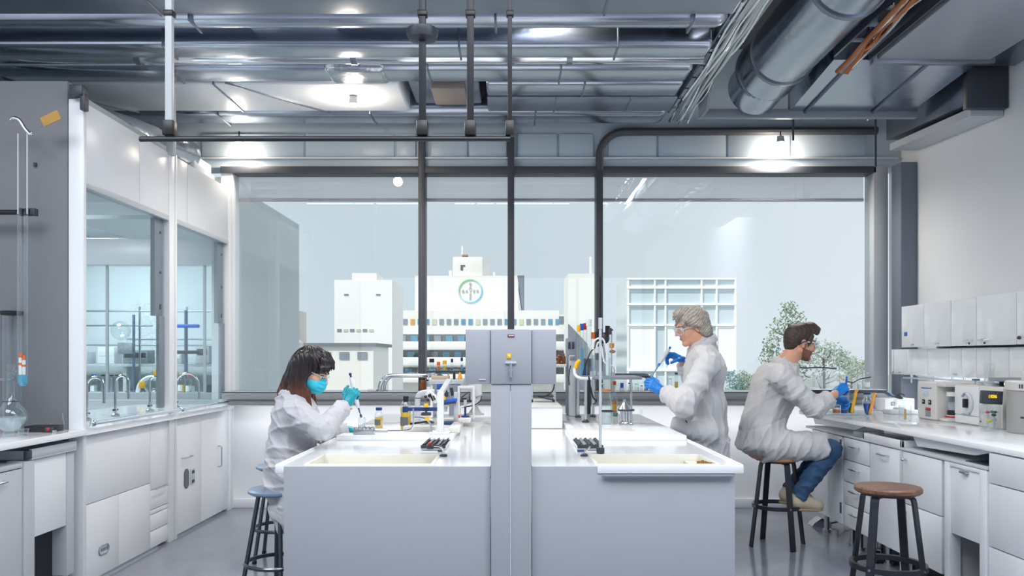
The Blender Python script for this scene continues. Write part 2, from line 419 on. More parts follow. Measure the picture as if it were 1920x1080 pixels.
for i in range(5):
    b = MB(); bx(b, 534+i*34, 552+i*34, 660, 674, 97.85, 0.2); b.build('window', WNG, t)
t = thing('reflection_block', 'pale block standing in for a window reflection behind the standing man', 'building', (14, 70, -14))  # added block that imitates bright windows reflected in the pane
b = MB(); bx(b, 1178, 1380, 521, 830, 70, 8); b.build('block', mat('reflected_window_glass', rgb(200,214,220), 0.15, var=0.06, vscale=0.4), t)
for px in (1178, 1228, 1248, 1316, 1344, 1379):
    b = MB(); bx(b, px-1.5, px+1.5, 521, 830, 69.7, 0.4); b.build('reflected_post', BW2, t)
for py, h in ((521,3),(536,5),(568,4),(607,4),(690,6)):
    b = MB(); bx(b, 1176, 1381, py, py+h, 69.65, 0.4); b.build('reflected_rail', BW2, t)
for (pa, pb, qa, qb) in ((1180,1227,610,690),(1250,1315,610,690),(1346,1378,610,690)):
    b = MB(); bx(b, pa, pb, qa, qb, 69.9, 0.15); b.build('reflected_blind', BW2, t)
# trees; leaf colours paled to imitate haze
LEAF = mat('hazed_leaf_green', rgb(128,146,112), 0.7, var=0.35, vscale=3)
LEAF2 = mat('hazed_leaf_grey_green', rgb(168,180,164), 0.7, var=0.3, vscale=3)
LEAF3 = mat('hazed_leaf_blue_green', rgb(104,146,140), 0.6, var=0.4, vscale=3)
BARK = mat('bark', rgb(90,80,70), 0.9)
def tree(label, x, d, zb, zt, r, m, seed, lobes, group='trees and shrubs outside'):
    rr = random.Random(seed)
    t = thing('tree', label, 'tree', (x, d, zb), group)
    b = MB(); b.tube(smooth_path([(x,d,zb),(x+0.1,d,zb+(zt-zb)*0.4),(x-0.05,d,zb+(zt-zb)*0.9)],4), [0.02*(zt-zb)*(1-0.08*i) for i in range(9)], 8)
    for i in range(8):
        z = zb+(zt-zb)*rr.uniform(0.45,0.9); a = rr.uniform(0,6.28); q = r*rr.uniform(0.4,0.8)
        b.tube([(x,d,z),(x+q*math.cos(a)*0.6,d+q*math.sin(a)*0.6,z+q*0.2),(x+q*math.cos(a),d+q*math.sin(a),z+q*0.5)],[0.06,0.04,0.015],6)
    b.build('trunk', BARK, t)
    b = MB()
    for (lx, lz, lr) in lobes:
        c = Vector((x+lx*r, d+rr.uniform(-.3,.3)*r, zb+(zt-zb)*lz))
        for k in range(int(170*lr/0.4)):
            v = Vector((rr.gauss(0,1),rr.gauss(0,1),rr.gauss(0,1))).normalized()*(rr.random()**0.4)*lr*r
            p = c+v; n = Vector((rr.gauss(0,1),rr.gauss(0,1),rr.gauss(0,1))).normalized(); u = n.orthogonal().normalized(); w_ = n.cross(u); s = 0.055*r*rr.uniform(0.6,1.3)
            b.poly([p-u*s, p+w_*s*0.5, p+u*s, p-w_*s*0.5])
    f = b.build('foliage', m, t, flat=True); f['kind'] = 'stuff'
s = F/45
tree('tall loose-crowned tree behind the seated man\'s head', (1481-960)/s, 45, -6, CH-(572-HY)/s, 1.6, LEAF, 3, [(-.1,.97,.35),(.3,.93,.4),(-.5,.87,.4),(.1,.86,.4),(.4,.83,.35),(-.6,.79,.35),(-.7,.72,.4),(-.1,.72,.4),(-.75,.66,.35),(.2,.65,.4),(-.3,.6,.5)])
s = F/60
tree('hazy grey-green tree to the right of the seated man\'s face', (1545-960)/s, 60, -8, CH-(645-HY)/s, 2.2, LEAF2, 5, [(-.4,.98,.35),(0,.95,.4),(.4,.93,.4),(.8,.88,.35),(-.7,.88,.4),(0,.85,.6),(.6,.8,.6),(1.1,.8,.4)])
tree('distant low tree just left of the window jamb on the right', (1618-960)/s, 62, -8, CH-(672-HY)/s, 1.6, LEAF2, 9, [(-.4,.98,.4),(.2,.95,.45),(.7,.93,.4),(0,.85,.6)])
s = F/30
tree('blue-green shrub low in the window between the two men', (1383-960)/s, 30, -4, CH-(700-HY)/s, 0.75, LEAF3, 12, [(-.4,.97,.4),(.1,.94,.45),(0,.88,.6),(-.3,.85,.5)])
tree('olive shrub low in the window beside the seated man\'s back', (1408-960)/s, 31, -4, CH-(700-HY)/s, 0.7, LEAF, 13, [(.1,.97,.4),(.5,.93,.45),(0,.88,.6),(.3,.85,.5)])
# ================================================================== ducts, pipes and lamps under the ceiling
DUCT = mat('galvanised_duct_sheet', rgb(180,188,202), 0.22, 1.0, var=0.10, vscale=2.5, rvar=0.06, bump=0.22, bscale=2.2, bstretch=(0.5,2.5,2.5))
DUCTL = mat('light_duct_sheet', rgb(236,239,245), 0.34, 0.2, var=0.05, vscale=1.6, rvar=0.08, bump=0.18, bscale=1.4)
DUCTD = mat('dark_duct_sheet', rgb(138,146,162), 0.3, 0.9, var=0.12, vscale=2.0, rvar=0.08, bump=0.2, bscale=1.8)
FOIL = mat('crinkled_foil_wrap', rgb(200,204,212), 0.22, 1.0, var=0.06, bump=0.55, bscale=7.0)
SEAM = mat('duct_flange_metal', rgb(140,147,160), 0.35, 1.0, var=0.1)
def duct_x(name, label, m, x0, x1, y0, y1, z0, z1, bev, flanges, cat='duct', straps=(), foil=False):
    c = Vector(((x0+x1)/2, (y0+y1)/2, z0))
    t = thing(name, label, cat, c, 'sheet metal ducts across the ceiling')
    b = MB(); b.box(x0, x1, y0, y1, z0, z1, bev, 4); b.build('duct_body', m, t)
    for fx in flanges:
        b = MB(); b.box(fx-0.007, fx+0.007, y0-0.007, y1+0.007, z0-0.007, z1+0.007, 0.003); b.build('flange', SEAM, t)
    for sx in straps:
        b = MB(); b.cyl((sx, (y0+y1)/2, z1-0.002), (sx, (y0+y1)/2, 4.302), 0.008, n=8); b.build('hanger_rod', SEAM, t)
    if foil:
        b = MB(); b.box(foil[0], foil[1], y0-0.012, y1+0.012, z0-0.014, z1, bev, 3); b.build('foil_wrap', FOIL, t)
    return t
XA, XB = -5.0, 3.3
duct_x('rectangular_duct', 'dark grey flat-bottomed duct crossing at the very top of the picture', DUCTD, XA, 1.33, 4.40, 4.79, 3.46, 3.8, 0.02, (-2.1, 0.55), straps=(-3.2, 1.1))
duct_x('rectangular_duct', 'pale rounded duct next behind the topmost dark duct', DUCT, XA, 1.33, 4.83, 5.02, 3.45, 3.72, 0.08, (-1.95, -0.1, 1.1))
duct_x('rectangular_duct', 'recessed duct with foil wrap set higher than its neighbours', DUCTD, XA, 0.1, 5.04, 5.24, 3.60, 3.9, 0.03, (-2.75, -0.6), foil=(-1.75,-1.15), straps=(-3.4,-0.3))
duct_x('rectangular_duct', 'mid grey duct with one long bright lower edge behind the foil-wrapped one', DUCT, XA, 1.33, 5.27, 5.5, 3.46, 3.72, 0.035, (-2.3, -0.35, 0.7), straps=(0.9,))
b = MB(); b.cyl((XA, 5.58, 3.52), (1.33, 5.58, 3.52), 0.062, n=20)
t = solo(b, 'hanging_pipe', CHROME, 'thin bright round pipe running between the flat ducts', 'pipe', loc=(0,5.58,3.46))
for fx in (-2.6, -1.1, 0.4):
    b = MB(); b.cyl((fx-0.02, 5.58, 3.52), (fx+0.02, 5.58, 3.52), 0.07, n=20); b.cyl((fx,5.58,3.58),(fx,5.58,4.2995),.006,n=8); b.build('pipe_clamp', SEAM, t)
duct_x('rectangular_duct', 'shiny duct with torn foil behind the thin round pipe', DUCT, XA, 1.3, 5.68, 5.98, 3.46, 3.8, 0.045, (-2.45, -0.6, 0.35), foil=(-1.35,-0.9), straps=(1.15,))
duct_x('rectangular_duct', 'widest pale duct over the fume hoods with diagonal folded seams', DUCTL, XA, -0.85, 6.03, 6.7, 3.47, 3.85, 0.02, (-2.25,), straps=(-2.7,))
duct_x('rectangular_duct', 'pale blue narrow duct to the right of the widest one', DUCT, -0.2, 1.3, 6.03, 6.32, 3.47, 3.8, 0.03, (0.55,), straps=(0.3,))
duct_x('rectangular_duct', 'dark matte duct just in front of the last one before the windows', DUCTD, -0.2, 1.32, 6.36, 6.7, 3.47, 3.8, 0.01, (0.35, 0.95), straps=(0.6,))
b = MB(); b.box(-0.8, -0.25, 6.05, 6.66, 3.52, 3.86, 0.02)
t = solo(b, 'damper_box', DUCTD, 'dark square damper box between two hanging posts', 'duct box', loc=(-0.5,6.35,3.52))
b = MB(); b.box(-0.72, -0.36, 6.02, 6.05, 3.58, 3.8, 0.01); b.build('access_panel', LGREY, t)
b = MB(); b.cyl((-.55,6.35,3.859),(-.55,6.35,4.302),0.008,n=8); b.build('hanger_rod', SEAM, t)
b = MB(); b.box(-0.62, -0.36, 6.1, 6.5, 3.46, 3.52, 0.006); b.build('bottom_grille', mat('brownish_filter', rgb(150,138,132), 0.6), t)
duct_x('rectangular_duct', 'last duct across the ceiling nearest the tall windows', DUCT, XA, 1.33, 6.75, 7.1, 3.47, 3.78, 0.07, (-2.5, -1.2, 0.2), straps=(-3.3, 0.9))
# diagonal fold seams on the wide pale duct
wide = [o for o in bpy.data.objects if o.get('label','').startswith('widest pale')][0]
for xa in (-2.0, -3.6):
    b = MB(); b.obox((xa+0.16, 6.36, 3.466), (0.6,0.7,0), (-0.7,0.6,0), (0,0,1), 0.95, 0.014, 0.012); b.build('fold_seam', SEAM, wide)
# dark conduit loop hung from posts
CON = mat('black_conduit', rgb(40,42,48), 0.4, 0.3)
cy = 4.30
def drop(px, ytop, r, label, plate, pm=None):
    x = (px-960)*cy/F; z = CH+(HY-ytop)*cy/F
    t = thing('hanging_post', label, 'hanging post', (x, cy, 2.6), 'dark posts hung from the ceiling')
    b = MB(); b.box(x-r, x+r, cy-r, cy+r, 2.636, 4.3, 0.003); b.build('post', pm or CON, t)
    b = MB(); b.box(x-r-0.012, x+r+0.012, cy-r-0.012, cy+r+0.012, 2.60, 2.68, 0.006); b.build('pipe_bracket', BLACK, t)
    b = MB(); b.box(x-r-0.008, x+r+0.008, cy-r-0.008, cy+r+0.008, 3.24, 3.27, 0.004); b.build('clip', BLACK, t)
    if plate:
        b = MB(); b.lathe((x, cy, z-0.05), [(0.03,0),(0.075,0.012),(0.085,0.04),(0.085,0.06),(0.02,0.062)], 24, close=True); b.build('flange_plate', DGREY, t)
    return t
drop(792, 60, 0.018, 'black hanging post with a round flange, above the left window mullion', True)
drop(882, 0, 0.018, 'thick black hanging pipe third post from the left', False)
drop(318, 52, 0.018, 'pale grey hanging post at the left end of the level dark conduit', False, LGREY)
drop(956, 45, 0.012, 'thin black hanging post above the middle window mullion', False)
b = MB(); b.tube([(-2.0, cy, 2.583),(-1.2,cy,2.585),(-0.01, cy, 2.585)], 0.0145, 10)
solo(b, 'hanging_conduit', CON, 'long dark conduit pipe carried level by the hanging posts', 'pipe', loc=(-1,cy,2.6))
# white structural pole rising from between the hoods
b = MB(); b.box(-2.63, -2.575, 6.08, 6.14, 2.95, 4.3, 0.008); structure(b, 'trim_13', LGREY)
# right side: round duct and its neighbours running away from us
t = thing('round_duct', 'large round silver duct running towards the windows', 'duct', (2.0, 5, 3.4))
b = MB(); b.cyl((1.98, 2.2, 3.64), (1.98, 5.85, 3.64), 0.235, n=40); b.tube(smooth_path([(1.98,5.8,3.64),(1.98,6.05,3.62),(1.97,6.3,3.60),(1.96,6.48,3.58)],5), 0.215, 32); b.build('duct_body', DUCT, t)
for fy in (3.6, 4.7, 5.85, 6.2):
    b = MB(); b.cyl((1.98, fy-0.02, 3.64), (1.98, fy+0.02, 3.64), 0.246, n=40); b.build('joint_band', SEAM, t)
def cable_run(name, label, xc, zc, y0, y1, mats, n, spread, drop_=0.0):
    t = thing(name, label, 'cable tray', (xc, (y0+y1)/2, zc))
    b = MB(); b.box(xc-spread-0.015, xc-spread, y0, y1, zc+0.01, zc+0.07); b.box(xc+spread, xc+spread+0.015, y0, y1, zc+0.01, zc+0.07)
    k = y0
    while k < y1: b.box(xc-spread, xc+spread, k, k+0.03, zc+0.03, zc+0.045); k += 0.25
    b.build('ladder_tray', SEAM, t)
    for yy in (y0+.8, y1-.9):
        b = MB(); b.cyl((xc+spread+.007,yy,zc+.068),(xc+spread+.007,yy,4.302),.006,n=8); b.build('hanger_rod', SEAM, t)
    for i in range(n):
        x = xc - spread*0.85 + 1.7*spread*i/(n-1)
        pts = [(x + rnd.uniform(-0.012,0.012), y0+(y1-y0)*k/14, zc + rnd.uniform(-0.016,0.016) - drop_*(k/14)**4) for k in range(15)]
        b = MB(); b.tube(smooth_path(pts,3), rnd.uniform(0.010,0.016), 8); b.build('cable', mats[i % len(mats)], t)
cable_run('cable_tray', 'long tray of silver cables along the left of the round duct', 1.45, 3.52, 2.6, 6.95, [CHROME, STEEL, STEEL], 7, 0.085, 0.06)
cable_run('cable_tray', 'narrow tray of warm copper cables along the right of the round duct', 2.31, 3.50, 2.6, 5.58, [COPPER, CHROME, COPPER], 5, 0.05, 0.1)
b = MB(); b.box(2.45, 2.51, 2.5, 5.5, 3.49, 3.56, 0.004); b.box(2.45, 2.457, 2.5, 5.5, 3.45, 3.49)
t = solo(b, 'strut_beam', DGREY, 'dark slotted strut beside the copper cables', 'beam', loc=(2.47,4,3.45))
for y in (3.2, 4.2, 5.2):
    b = MB(); b.cyl((2.48, y, 3.56), (2.48, y, 4.3), 0.008, n=8); b.build('threaded_rod', STEEL, t)
t = thing('supply_duct', 'broad pale flat duct in the upper right corner', 'duct', (2.9, 4.2, 3.46))
b = MB(); b.box(2.53, 3.32, 2.4, 5.55, 3.47, 3.95, 0.015); b.build('duct_body', mat('satin_grey_duct', rgb(158,162,172), .4, .3, var=.05, vscale=1.5, bump=.1, bscale=1.2), t)
b = MB(); b.box(2.50, 3.35, 5.54, 5.6, 3.45, 3.97, 0.006); b.build('flange', SEAM, t)
t = thing('plenum_box', 'wide shallow silver plenum with a dark front lip, right of centre by the windows', 'duct box', (2.4, 6.1, 3.38))
b = MB(); b.prism([(2.26, 5.62, 3.50),(3.3,5.62,3.50),(3.25,6.5,3.41),(2.26,6.5,3.41)], (0,0,0.4)); b.build('plenum_body', DUCT, t)
b = MB(); b.box(1.55, 3.3, 6.5, 6.56, 3.36, 3.43, 0.005); b.box(2.26, 3.3, 6.5, 6.56, 3.43, 3.85, 0.005); b.build('front_lip', MGREY, t)
b = MB(); b.prism([(1.55,6.3,3.36),(1.55,6.56,3.36),(1.55,6.56,3.62),(1.55,6.2,3.52)], (-0.02,0,0)); b.build('end_plate', MGREY, t)
for x in (2.4, 2.95):
    b = MB(); b.tube([(x,5.66,3.49),(x-0.02,6.5,3.40),(x-0.02,6.58,3.36)], 0.012, 8); b.build('stiffener_rib', SEAM, t)
for x in (2.32, 3.0):
    b = MB(); b.cyl((x, 6.6, 2.98 if x > 2.9 else 3.2), (x, 6.6, 4.3), 0.009, n=8); b.build('hanger_rod', DGREY, t)
t = thing('exhaust_duct', 'dark slate duct against the right wall beside the slate column', 'duct', (3.5, 6.6, 3.2))
b = MB(); b.prism([(3.36,5.9,3.28),(3.36,7.18,3.36),(3.36,7.18,3.95),(3.36,5.9,3.95)], (0.29,0,0)); b.build('duct_body', DUCTD, t)
b = MB(); b.box(3.34, 3.645, 5.87, 5.93, 3.24, 3.97, 0.006); b.build('flange', DGREY, t)
b = MB(); b.prism([(3.4,5.93,3.2),(3.4,7.2,3.27),(3.4,7.2,3.33),(3.4,5.93,3.26)], (0.24,0,0)); b.build('bottom_cover', LGREY, t)
for y in (6.2,6.9):
    b = MB(); b.cyl((3.5,y,3.949),(3.5,y,4.302),.008,n=8); b.build('hanger_rod', SEAM, t)
t = thing('ceiling_duct', 'dark flat duct in the top right corner along the right wall', 'duct', (3.5, 4.8, 3.5))
b = MB(); b.box(3.38, 3.645, 3.0, 5.8, 3.52, 3.95, 0.01); b.build('duct_body', DUCTD, t)
b = MB(); b.box(3.36, 3.647, 4.6, 4.64, 3.50, 3.97, 0.004); b.build('flange', SEAM, t)
# black brackets under the dark duct and on the hood top
b = MB(); b.box(-2.66, -2.58, 4.80, 4.87, 2.985, 3.05, 0.008); b.box(-2.60,-2.57,4.81,4.86,2.9,3.0,0.004)
solo(b, 'corner_bracket', DGREY, 'small dark bracket on the top front corner of the fume hood', 'bracket', loc=(-2.62,4.84,2.9))
# hood exhaust pieces on top of the left hoods
t = thing('hood_exhaust', 'crumpled foil exhaust duct lying over the top of the fume hoods', 'duct', (-3.0, 6.6, 2.98))
b = MB(); b.tube(smooth_path([(-3.6,5.6,3.25),(-3.3,5.9,3.2),(-2.95,6.3,3.15),(-2.8,6.9,3.15)],6), 0.13, 20); b.build('flexible_duct', FOIL, t)
b = MB(); b.box(-3.15,-2.7,6.8,7.2,2.975,3.14,0.02); b.build('outlet_box', DUCTL, t)
# ceiling spotlights that show, and one hidden fill lamp added
LENS = mat('lit_spot_lens', (1,0.93,0.82), 0.4, emit=(1.0,0.9,0.76), estr=9)
def spot(name, label, x, y, z, aim, e, top=3.468, glow=4.5):
    t = thing(name, label, 'spotlight', (x, y, z), 'ceiling spotlights')
    b = MB(); b.cyl((x,y,z+0.02),(x,y,z+0.075),0.036,0.030,n=20); b.build('lamp_housing', LGREY, t)
    b = MB(); b.cyl((x,y,z+0.006),(x,y,z+0.022),0.031,n=20); b.build('lens', LENS, t)
    b = MB(); b.cyl((x,y,z+0.075),(x,y,top),0.007,n=8); b.build('stem', DGREY, t)
    l = bpy.data.lights.new(name+'_light','SPOT'); l.energy = e; l.color = (1.0,0.93,0.83); l.shadow_soft_size = 0.12; l.spot_size = R(150); l.spot_blend = 0.8
    o = bpy.data.objects.new(name+'_light', l); COL.objects.link(o); o.location = (x, y, z-0.02); o.rotation_euler = aim or (0,0,0)
    l = bpy.data.lights.new(name+'_glow','POINT'); l.energy = glow; l.color = (1.0,0.86,0.70); l.shadow_soft_size = 0.05
    o = bpy.data.objects.new(name+'_glow', l); COL.objects.link(o); o.location = (x, y, z-0.05)
spot('spotlight', 'lit spotlight below the widest pale duct', -1.25, 6.30, 3.385, None, SPOTW, glow=13)
spot('spotlight', 'lit spotlight near the right end of the windows', 2.46, 7.33, 3.36, None, SPOTW*.6, 3.48, glow=9)
spot('spotlight', 'dim spotlight over the far fume hood', -2.5, 7.33, 3.36, None, SPOTW*.12, 3.48, glow=5)
spot('spotlight', 'added fill spotlight hidden in the gap between the ducts over the service column', 0.35, 5.13, 3.84, None, SPOTW*0.9, 4.3)  # unseen fill lamp added to brighten the back of the room
# fill panels added overhead, out of view, to brighten the room
def panel(label, x, y, e):
    t = thing('fill_panel', label, 'fill light', (x, y, 4.1), 'added fill panels over the near half of the room')
    b = MB(); b.box(x-1.02, x+1.02, y-1.02, y+1.02, 4.11, 4.16, 0.004); b.build('frame', WHITE, t)
    for sx in (-1,1):
        b = MB(); b.cyl((x+sx*0.5,y,4.16),(x+sx*0.5,y,4.3),0.006,n=6); b.build('hanger', STEEL, t)
    l = bpy.data.lights.new('panel_light','AREA'); l.shape='SQUARE'; l.size=2.0; l.energy=e; l.color=(0.92,0.955,1.0)
    o = bpy.data.objects.new('panel_light', l); COL.objects.link(o); o.location=(x,y,4.105)
for i,(x,y) in enumerate(((-2.6,2.0),(0.0,2.0),(2.5,2.0))):
    panel('large square white fill panel added out of frame, ' + ('left one','middle one','right one')[i], x, y, PANELW*(1.0,1.1,1.7)[i])
for x, y in ((-4.2,6.2),(-4.6,8.6)):  # lamps added to brighten the room beyond the hoods
    t = thing('downlight', 'added flat round downlight in the soffit beyond the %s hood' % ('near' if y<7 else 'far'), 'fill light', (x,y,2.9))
    b = MB(); b.cyl((x,y,2.895),(x,y,2.92),0.12,n=24); b.build('trim_ring', WHITE, t)
    b = MB(); b.cyl((x,y,2.89),(x,y,2.896),0.09,n=24); b.build('lens', LENS, t)
    l = bpy.data.lights.new('downlight_light','AREA'); l.shape='DISK'; l.size=0.8; l.energy=INW_E; l.color=(0.92,0.98,1.0)
    o = bpy.data.objects.new('downlight_light', l); COL.objects.link(o); o.location=(x,y,2.87)
# ================================================================== benches, hoods and cabinets
def bar_handle(parent, p0, p1, out, r=0.005, m=None, name='handle'):
    """straight bar handle standing off a face by the vector out"""
    p0 = Vector(p0); p1 = Vector(p1); out = Vector(out)
    b = MB(); d = (p1-p0).normalized()
    b.tube([p0, p0+out*0.8, p0+out+d*0.006, p1+out-d*0.006, p1+out*0.8, p1], r, 8)
    return b.build(name, m or STEEL, parent)
# ---- central island: two benches and the service column between them
def island(label, x0, x1, sgn):
    """sgn -1: the left-hand bench, outer edge at x0; +1: right-hand one, outer edge at x1"""
    t = thing('laboratory_bench', label, 'lab bench', ((x0+x1)/2, 3.75, 0), 'white island benches')
    ya, yb = 3.75, 6.9
    ox, ix = (x0, x1) if sgn < 0 else (x1, x0)
    o = -sgn
    b = MB(); b.box(min(ox+o*0.04, ix), max(ox+o*0.04, ix), ya-0.001, ya+0.03, 0.0, 0.8985, 0.002); b.build('front_panel', GREYP, t)
    kx = -0.62 if sgn < 0 else ox+o*0.04
    b = MB(); b.box(min(kx, ix), max(kx, ix), ya+0.05, yb-0.06, 0.02, 0.62, 0.003); b.build('carcass', WHITE, t)
    b = MB(); b.box(ox+o*0.04, ox+o*0.06, ya+0.05, yb-0.02, 0.815 if sgn < 0 else 0.62, 0.872, 0.002); b.build('side_panel', WHITE, t)
    # worktop with a sink opening
    sx0, sx1 = (-0.985, -0.375) if sgn < 0 else (0.40, 0.985)
    sy0, sy1 = 3.80, 4.18
    zt, zb = 0.90, 0.868
    b = MB()
    for (xa, xb, y0, y1) in ((x0, sx0, ya, 4.9), (sx1, x1, ya, 4.9), (sx0, sx1, ya, sy0), (sx0, sx1, sy1, 4.9), (x0, x1, 4.9, yb)):
        b.box(xa, xb, y0, y1, zb, zt)
    bmesh.ops.remove_doubles(b.bm, verts=b.bm.verts, dist=1e-5)
    b.build('worktop', WHITEG, t, flat=True)
    b = MB()
    if sgn > 0: b.box(0.40, ox, ya-0.006, ya+0.012, zb-0.002, zt+0.003, 0.003)
    else: b.box(ox, ox+0.041, ya-0.006, ya+0.012, zb-0.002, zt+0.003, 0.003)
    b.box(ox, ox+o*0.014, ya-0.002, yb, zb-0.002, zt+0.008, 0.003); b.build('edge_strip', WHITE, t)
    b = MB()
    zf = 0.80
    b.box(sx0-0.004, sx0+0.012, sy0, sy1, zf, zt+0.004, 0.002); b.box(sx1-0.012, sx1+0.004, sy0, sy1, zf, zt+0.004, 0.002)
    b.box(sx0, sx1, sy0-0.004, sy0+0.012, zf, zt+0.004, 0.002); b.box(sx0, sx1, sy1-0.012, sy1+0.004, zf, zt+0.004, 0.002)
    b.box(sx0, sx1, sy0, sy1, zf-0.01, zf)
    s = b.build('sink', CREAM, t)
    b = MB(); b.lathe(((sx0+sx1)/2, (sy0+sy1)/2, zf), [(0.0,0.004),(0.022,0.004),(0.028,0.001)], 20); b.build('drain', STEEL, s)
    # raised work surface
    rx0, rx1 = (-1.075, -0.36) if sgn < 0 else (0.375, 1.07)
    b = MB(); b.box(rx0, rx1, 4.9, 6.75, 0.90, 0.932, 0.004); b.build('raised_surface', WHITEG, t)
    b = MB(); b.cyl((-0.10 if sgn < 0 else 0.12, ya+0.022, 0.845), (-0.10 if sgn < 0 else 0.12, ya+0.028, 0.845), 0.006, n=12); b.build('screw_cap', mat('brass_screw', rgb(140,115,80), 0.4, 0.8), t)
    return t
LI = island('long white island bench left of the service column, with an empty cream sink', -1.11, -0.1005, -1)
RI = island('long white island bench right of the service column, corks in its sink', 0.0935, 1.085, 1)
b = MB(); b.box(0.42, 1.04, 3.725, 3.7445, 0.855, 0.862, 0.002); b.build('edge_line', MGREY, RI)
b = MB()
t = thing('service_tower', 'grey service column with a wide box head standing between the two island benches', 'column', (-0.004, 3.75, 0))
b = MB(); b.box(-0.098, -0.008, 3.73, 3.95, 0, 1.285, 0.003); b.box(-0.006, 0.091, 3.73, 3.95, 0, 1.285, 0.003); b.build('column_post', GREYP, t)
b = MB(); b.box(-0.0085, -0.0055, 3.727, 3.732, 0.0, 1.25); b.build('bright_seam', WHITE, t)
hd = MB(); hd.box(-0.098, 0.091, 3.725, 3.93, 1.285, 1.54, 0.003)
hd = hd.build('head_centre', GREYP, t)
for (xa, xb) in ((-0.217,-0.1),(0.093,0.206)):
    b = MB(); b.box(xa, xb, 3.735, 3.92, 1.285, 1.54, 0.003); b.build('head_wing', GREYP, t)
b = MB(); b.box(-0.02, 0.012, 3.721, 3.7255, 1.505, 1.517, 0.002); pl = b.build('maker_plate', mat('dark_red_plate', rgb(120,40,40), 0.4), t)
b = MB()
for i in range(4): b.box(-0.015+i*0.0065, -0.0105+i*0.0065, 3.7195, 3.7215, 1.508, 1.514)
b.build('plate_lettering', WHITE, pl)
b = MB(); b.box(-0.025, -0.003, 3.721, 3.7255, 1.404, 1.427, 0.003); st = b.build('warning_sticker', YELLOW, t)
b = MB(); b.box(-0.017, -0.009, 3.7195, 3.7215, 1.412, 1.421, 0.001); b.build('sticker_square', WHITE, st)
b = MB(); b.box(-0.032, 0.020, 3.718, 3.7255, 1.379, 1.390, 0.002)
for x in (-0.026, 0.014): b.cyl((x,3.716,1.3845),(x,3.72,1.3845),0.003,n=10)
pk = b.build('pipe_bracket', LGREY, t)
b = MB(); b.cyl((-0.006,3.715,1.384),(-0.006,3.715,1.325),0.006,n=14); b.cyl((-0.006,3.715,1.355),(-0.006,3.715,1.345),0.009,n=14); b.cyl((-0.006,3.715,1.325),(-0.006,3.715,1.318),0.008,n=14); b.build('pull_rod', STEEL, pk)
b = MB(); b.box(-0.155,-0.122,3.731,3.736,1.302,1.309,0.002); b.build('small_label', LGREY, t)
# ---- left: worktop running through the hoods to the front
t = thing('bench_worktop', 'long grey-white worktop ledge along the left under the fume hoods', 'worktop', (-2.9, 5, 0.94))
b = MB(); b.box(-3.3, XL+0.03, 2.9, 4.857, 0.935, 0.972, 0.004); b.build('near_slab', WHITEG, t)
b = MB(); b.box(-3.5, XL-0.081, 4.985, 7.43, 0.935, 0.972); b.box(XL+0.0125, XL+0.03, 4.8575, 7.43, 0.935, 0.972); b.box(XL-0.081, XL+0.0125, 4.897, 7.43, 0.935, 0.972); b.build('hood_slab', WHITEG, t)
# ---- fume hoods
def yl(px): return 1500*2.615/(960-px)
HW = WHITE
def hood(label, ya, yb, near):
    t = thing('fume_hood', label, 'fume hood', (XL, (ya+yb)/2, 0), 'white fume hoods')
    x0, x1 = XL-0.03, XL
    # header
    b = MB()
    ym = yl(262) if near else yl(352)
    b.box(x0-0.04, x1, ya+0.03, ym-0.003, 2.49, 2.97, 0.003); b.box(x0-0.04, x1, ym+0.003, yb-0.06, 2.49, 2.97, 0.003); b.build('header_panel', HW, t)
    b = MB(); b.box(XL-0.9, x0-0.04, ya+0.13, yb-0.06, 2.5, 2.9, 0.003); b.build('header_box', INW, t)
    # posts
    b = MB(); b.box(x0-0.05, x1+0.012, ya, ya+0.035, 0.0, 2.98, 0.004); b.build('near_post', HW, t)
    b = MB(); b.box(x0-0.05, x1+0.01, yb-0.10, yb-0.005, 0.0, 2.98, 0.004); b.build('far_post', HW, t)
    b = MB(); b.box(x0-0.03, x1+0.006, ya+0.035, yb-0.10, 2.45, 2.49, 0.003); b.build('sash_head', LGREY, t)
    # sash: glass and its slide rail
    b = MB(); b.box(x0, x0+0.006, ya+0.035, yb-0.12, 1.01, 2.45); gl = b.build('sash_glass', TEALP, t, flat=True)
    b = MB(); b.box(x0-0.045, x0-0.01, yb-0.24, yb-0.11, 1.72, 2.45, 0.004); b.box(x0-0.02, x0+0.005, yb-0.20, yb-0.11, 1.03, 1.72, 0.003)
    sr = b.build('slide_rail', MGREY, t)
    for z in (1.78, 1.80, 2.05, 2.35, 1.68):
        b = MB(); b.cyl((x0-0.01, yb-0.155, z), (x0-0.004, yb-0.155, z), 0.010, n=10); b.build('screw', BLACK, sr)
    b = MB(); b.cyl((x1+0.045, ya+0.05, 1.005), (x1+0.045, yb-0.03, 1.005), 0.013, n=16); b.ball((x1+0.045, ya+0.05, 1.005), 0.02)
    for y in (ya+0.08, (ya+yb)/2, yb-0.1): b.cyl((x1+0.045, y, 1.005),(x1+0.01,y,0.985),0.008,n=10)
    b.build('grab_rail', CHROME, t)
    return t
h1 = hood('nearer white fume hood with a tall glass sash and small vent slot in its base', 4.86, yl(326), True)
h2 = hood('farther white fume hood with a socket plate and upright handle on its base', yl(326), 7.46, False)
def bpanel(t, y0, y1, z0, z1, name='base_panel', parent=None, dx=0.0):
    b = MB(); b.box(XL-0.03, XL-0.004+dx, y0+0.0025, y1-0.0025, z0+0.0025, z1-0.0025, 0.002); return b.build(name, HW, parent or t)
ya, yb = 4.895, yl(316)
ys, yd = yl(224), yl(283)
bpanel(h1, ya, yd, 0.50, 0.93); bpanel(h1, ya, ys, 0.02, 0.50, 'lower_panel'); bpanel(h1, ys, yd, 0.02, 0.50, 'lower_panel'); bpanel(h1, yd, yb, 0.445, 0.93)
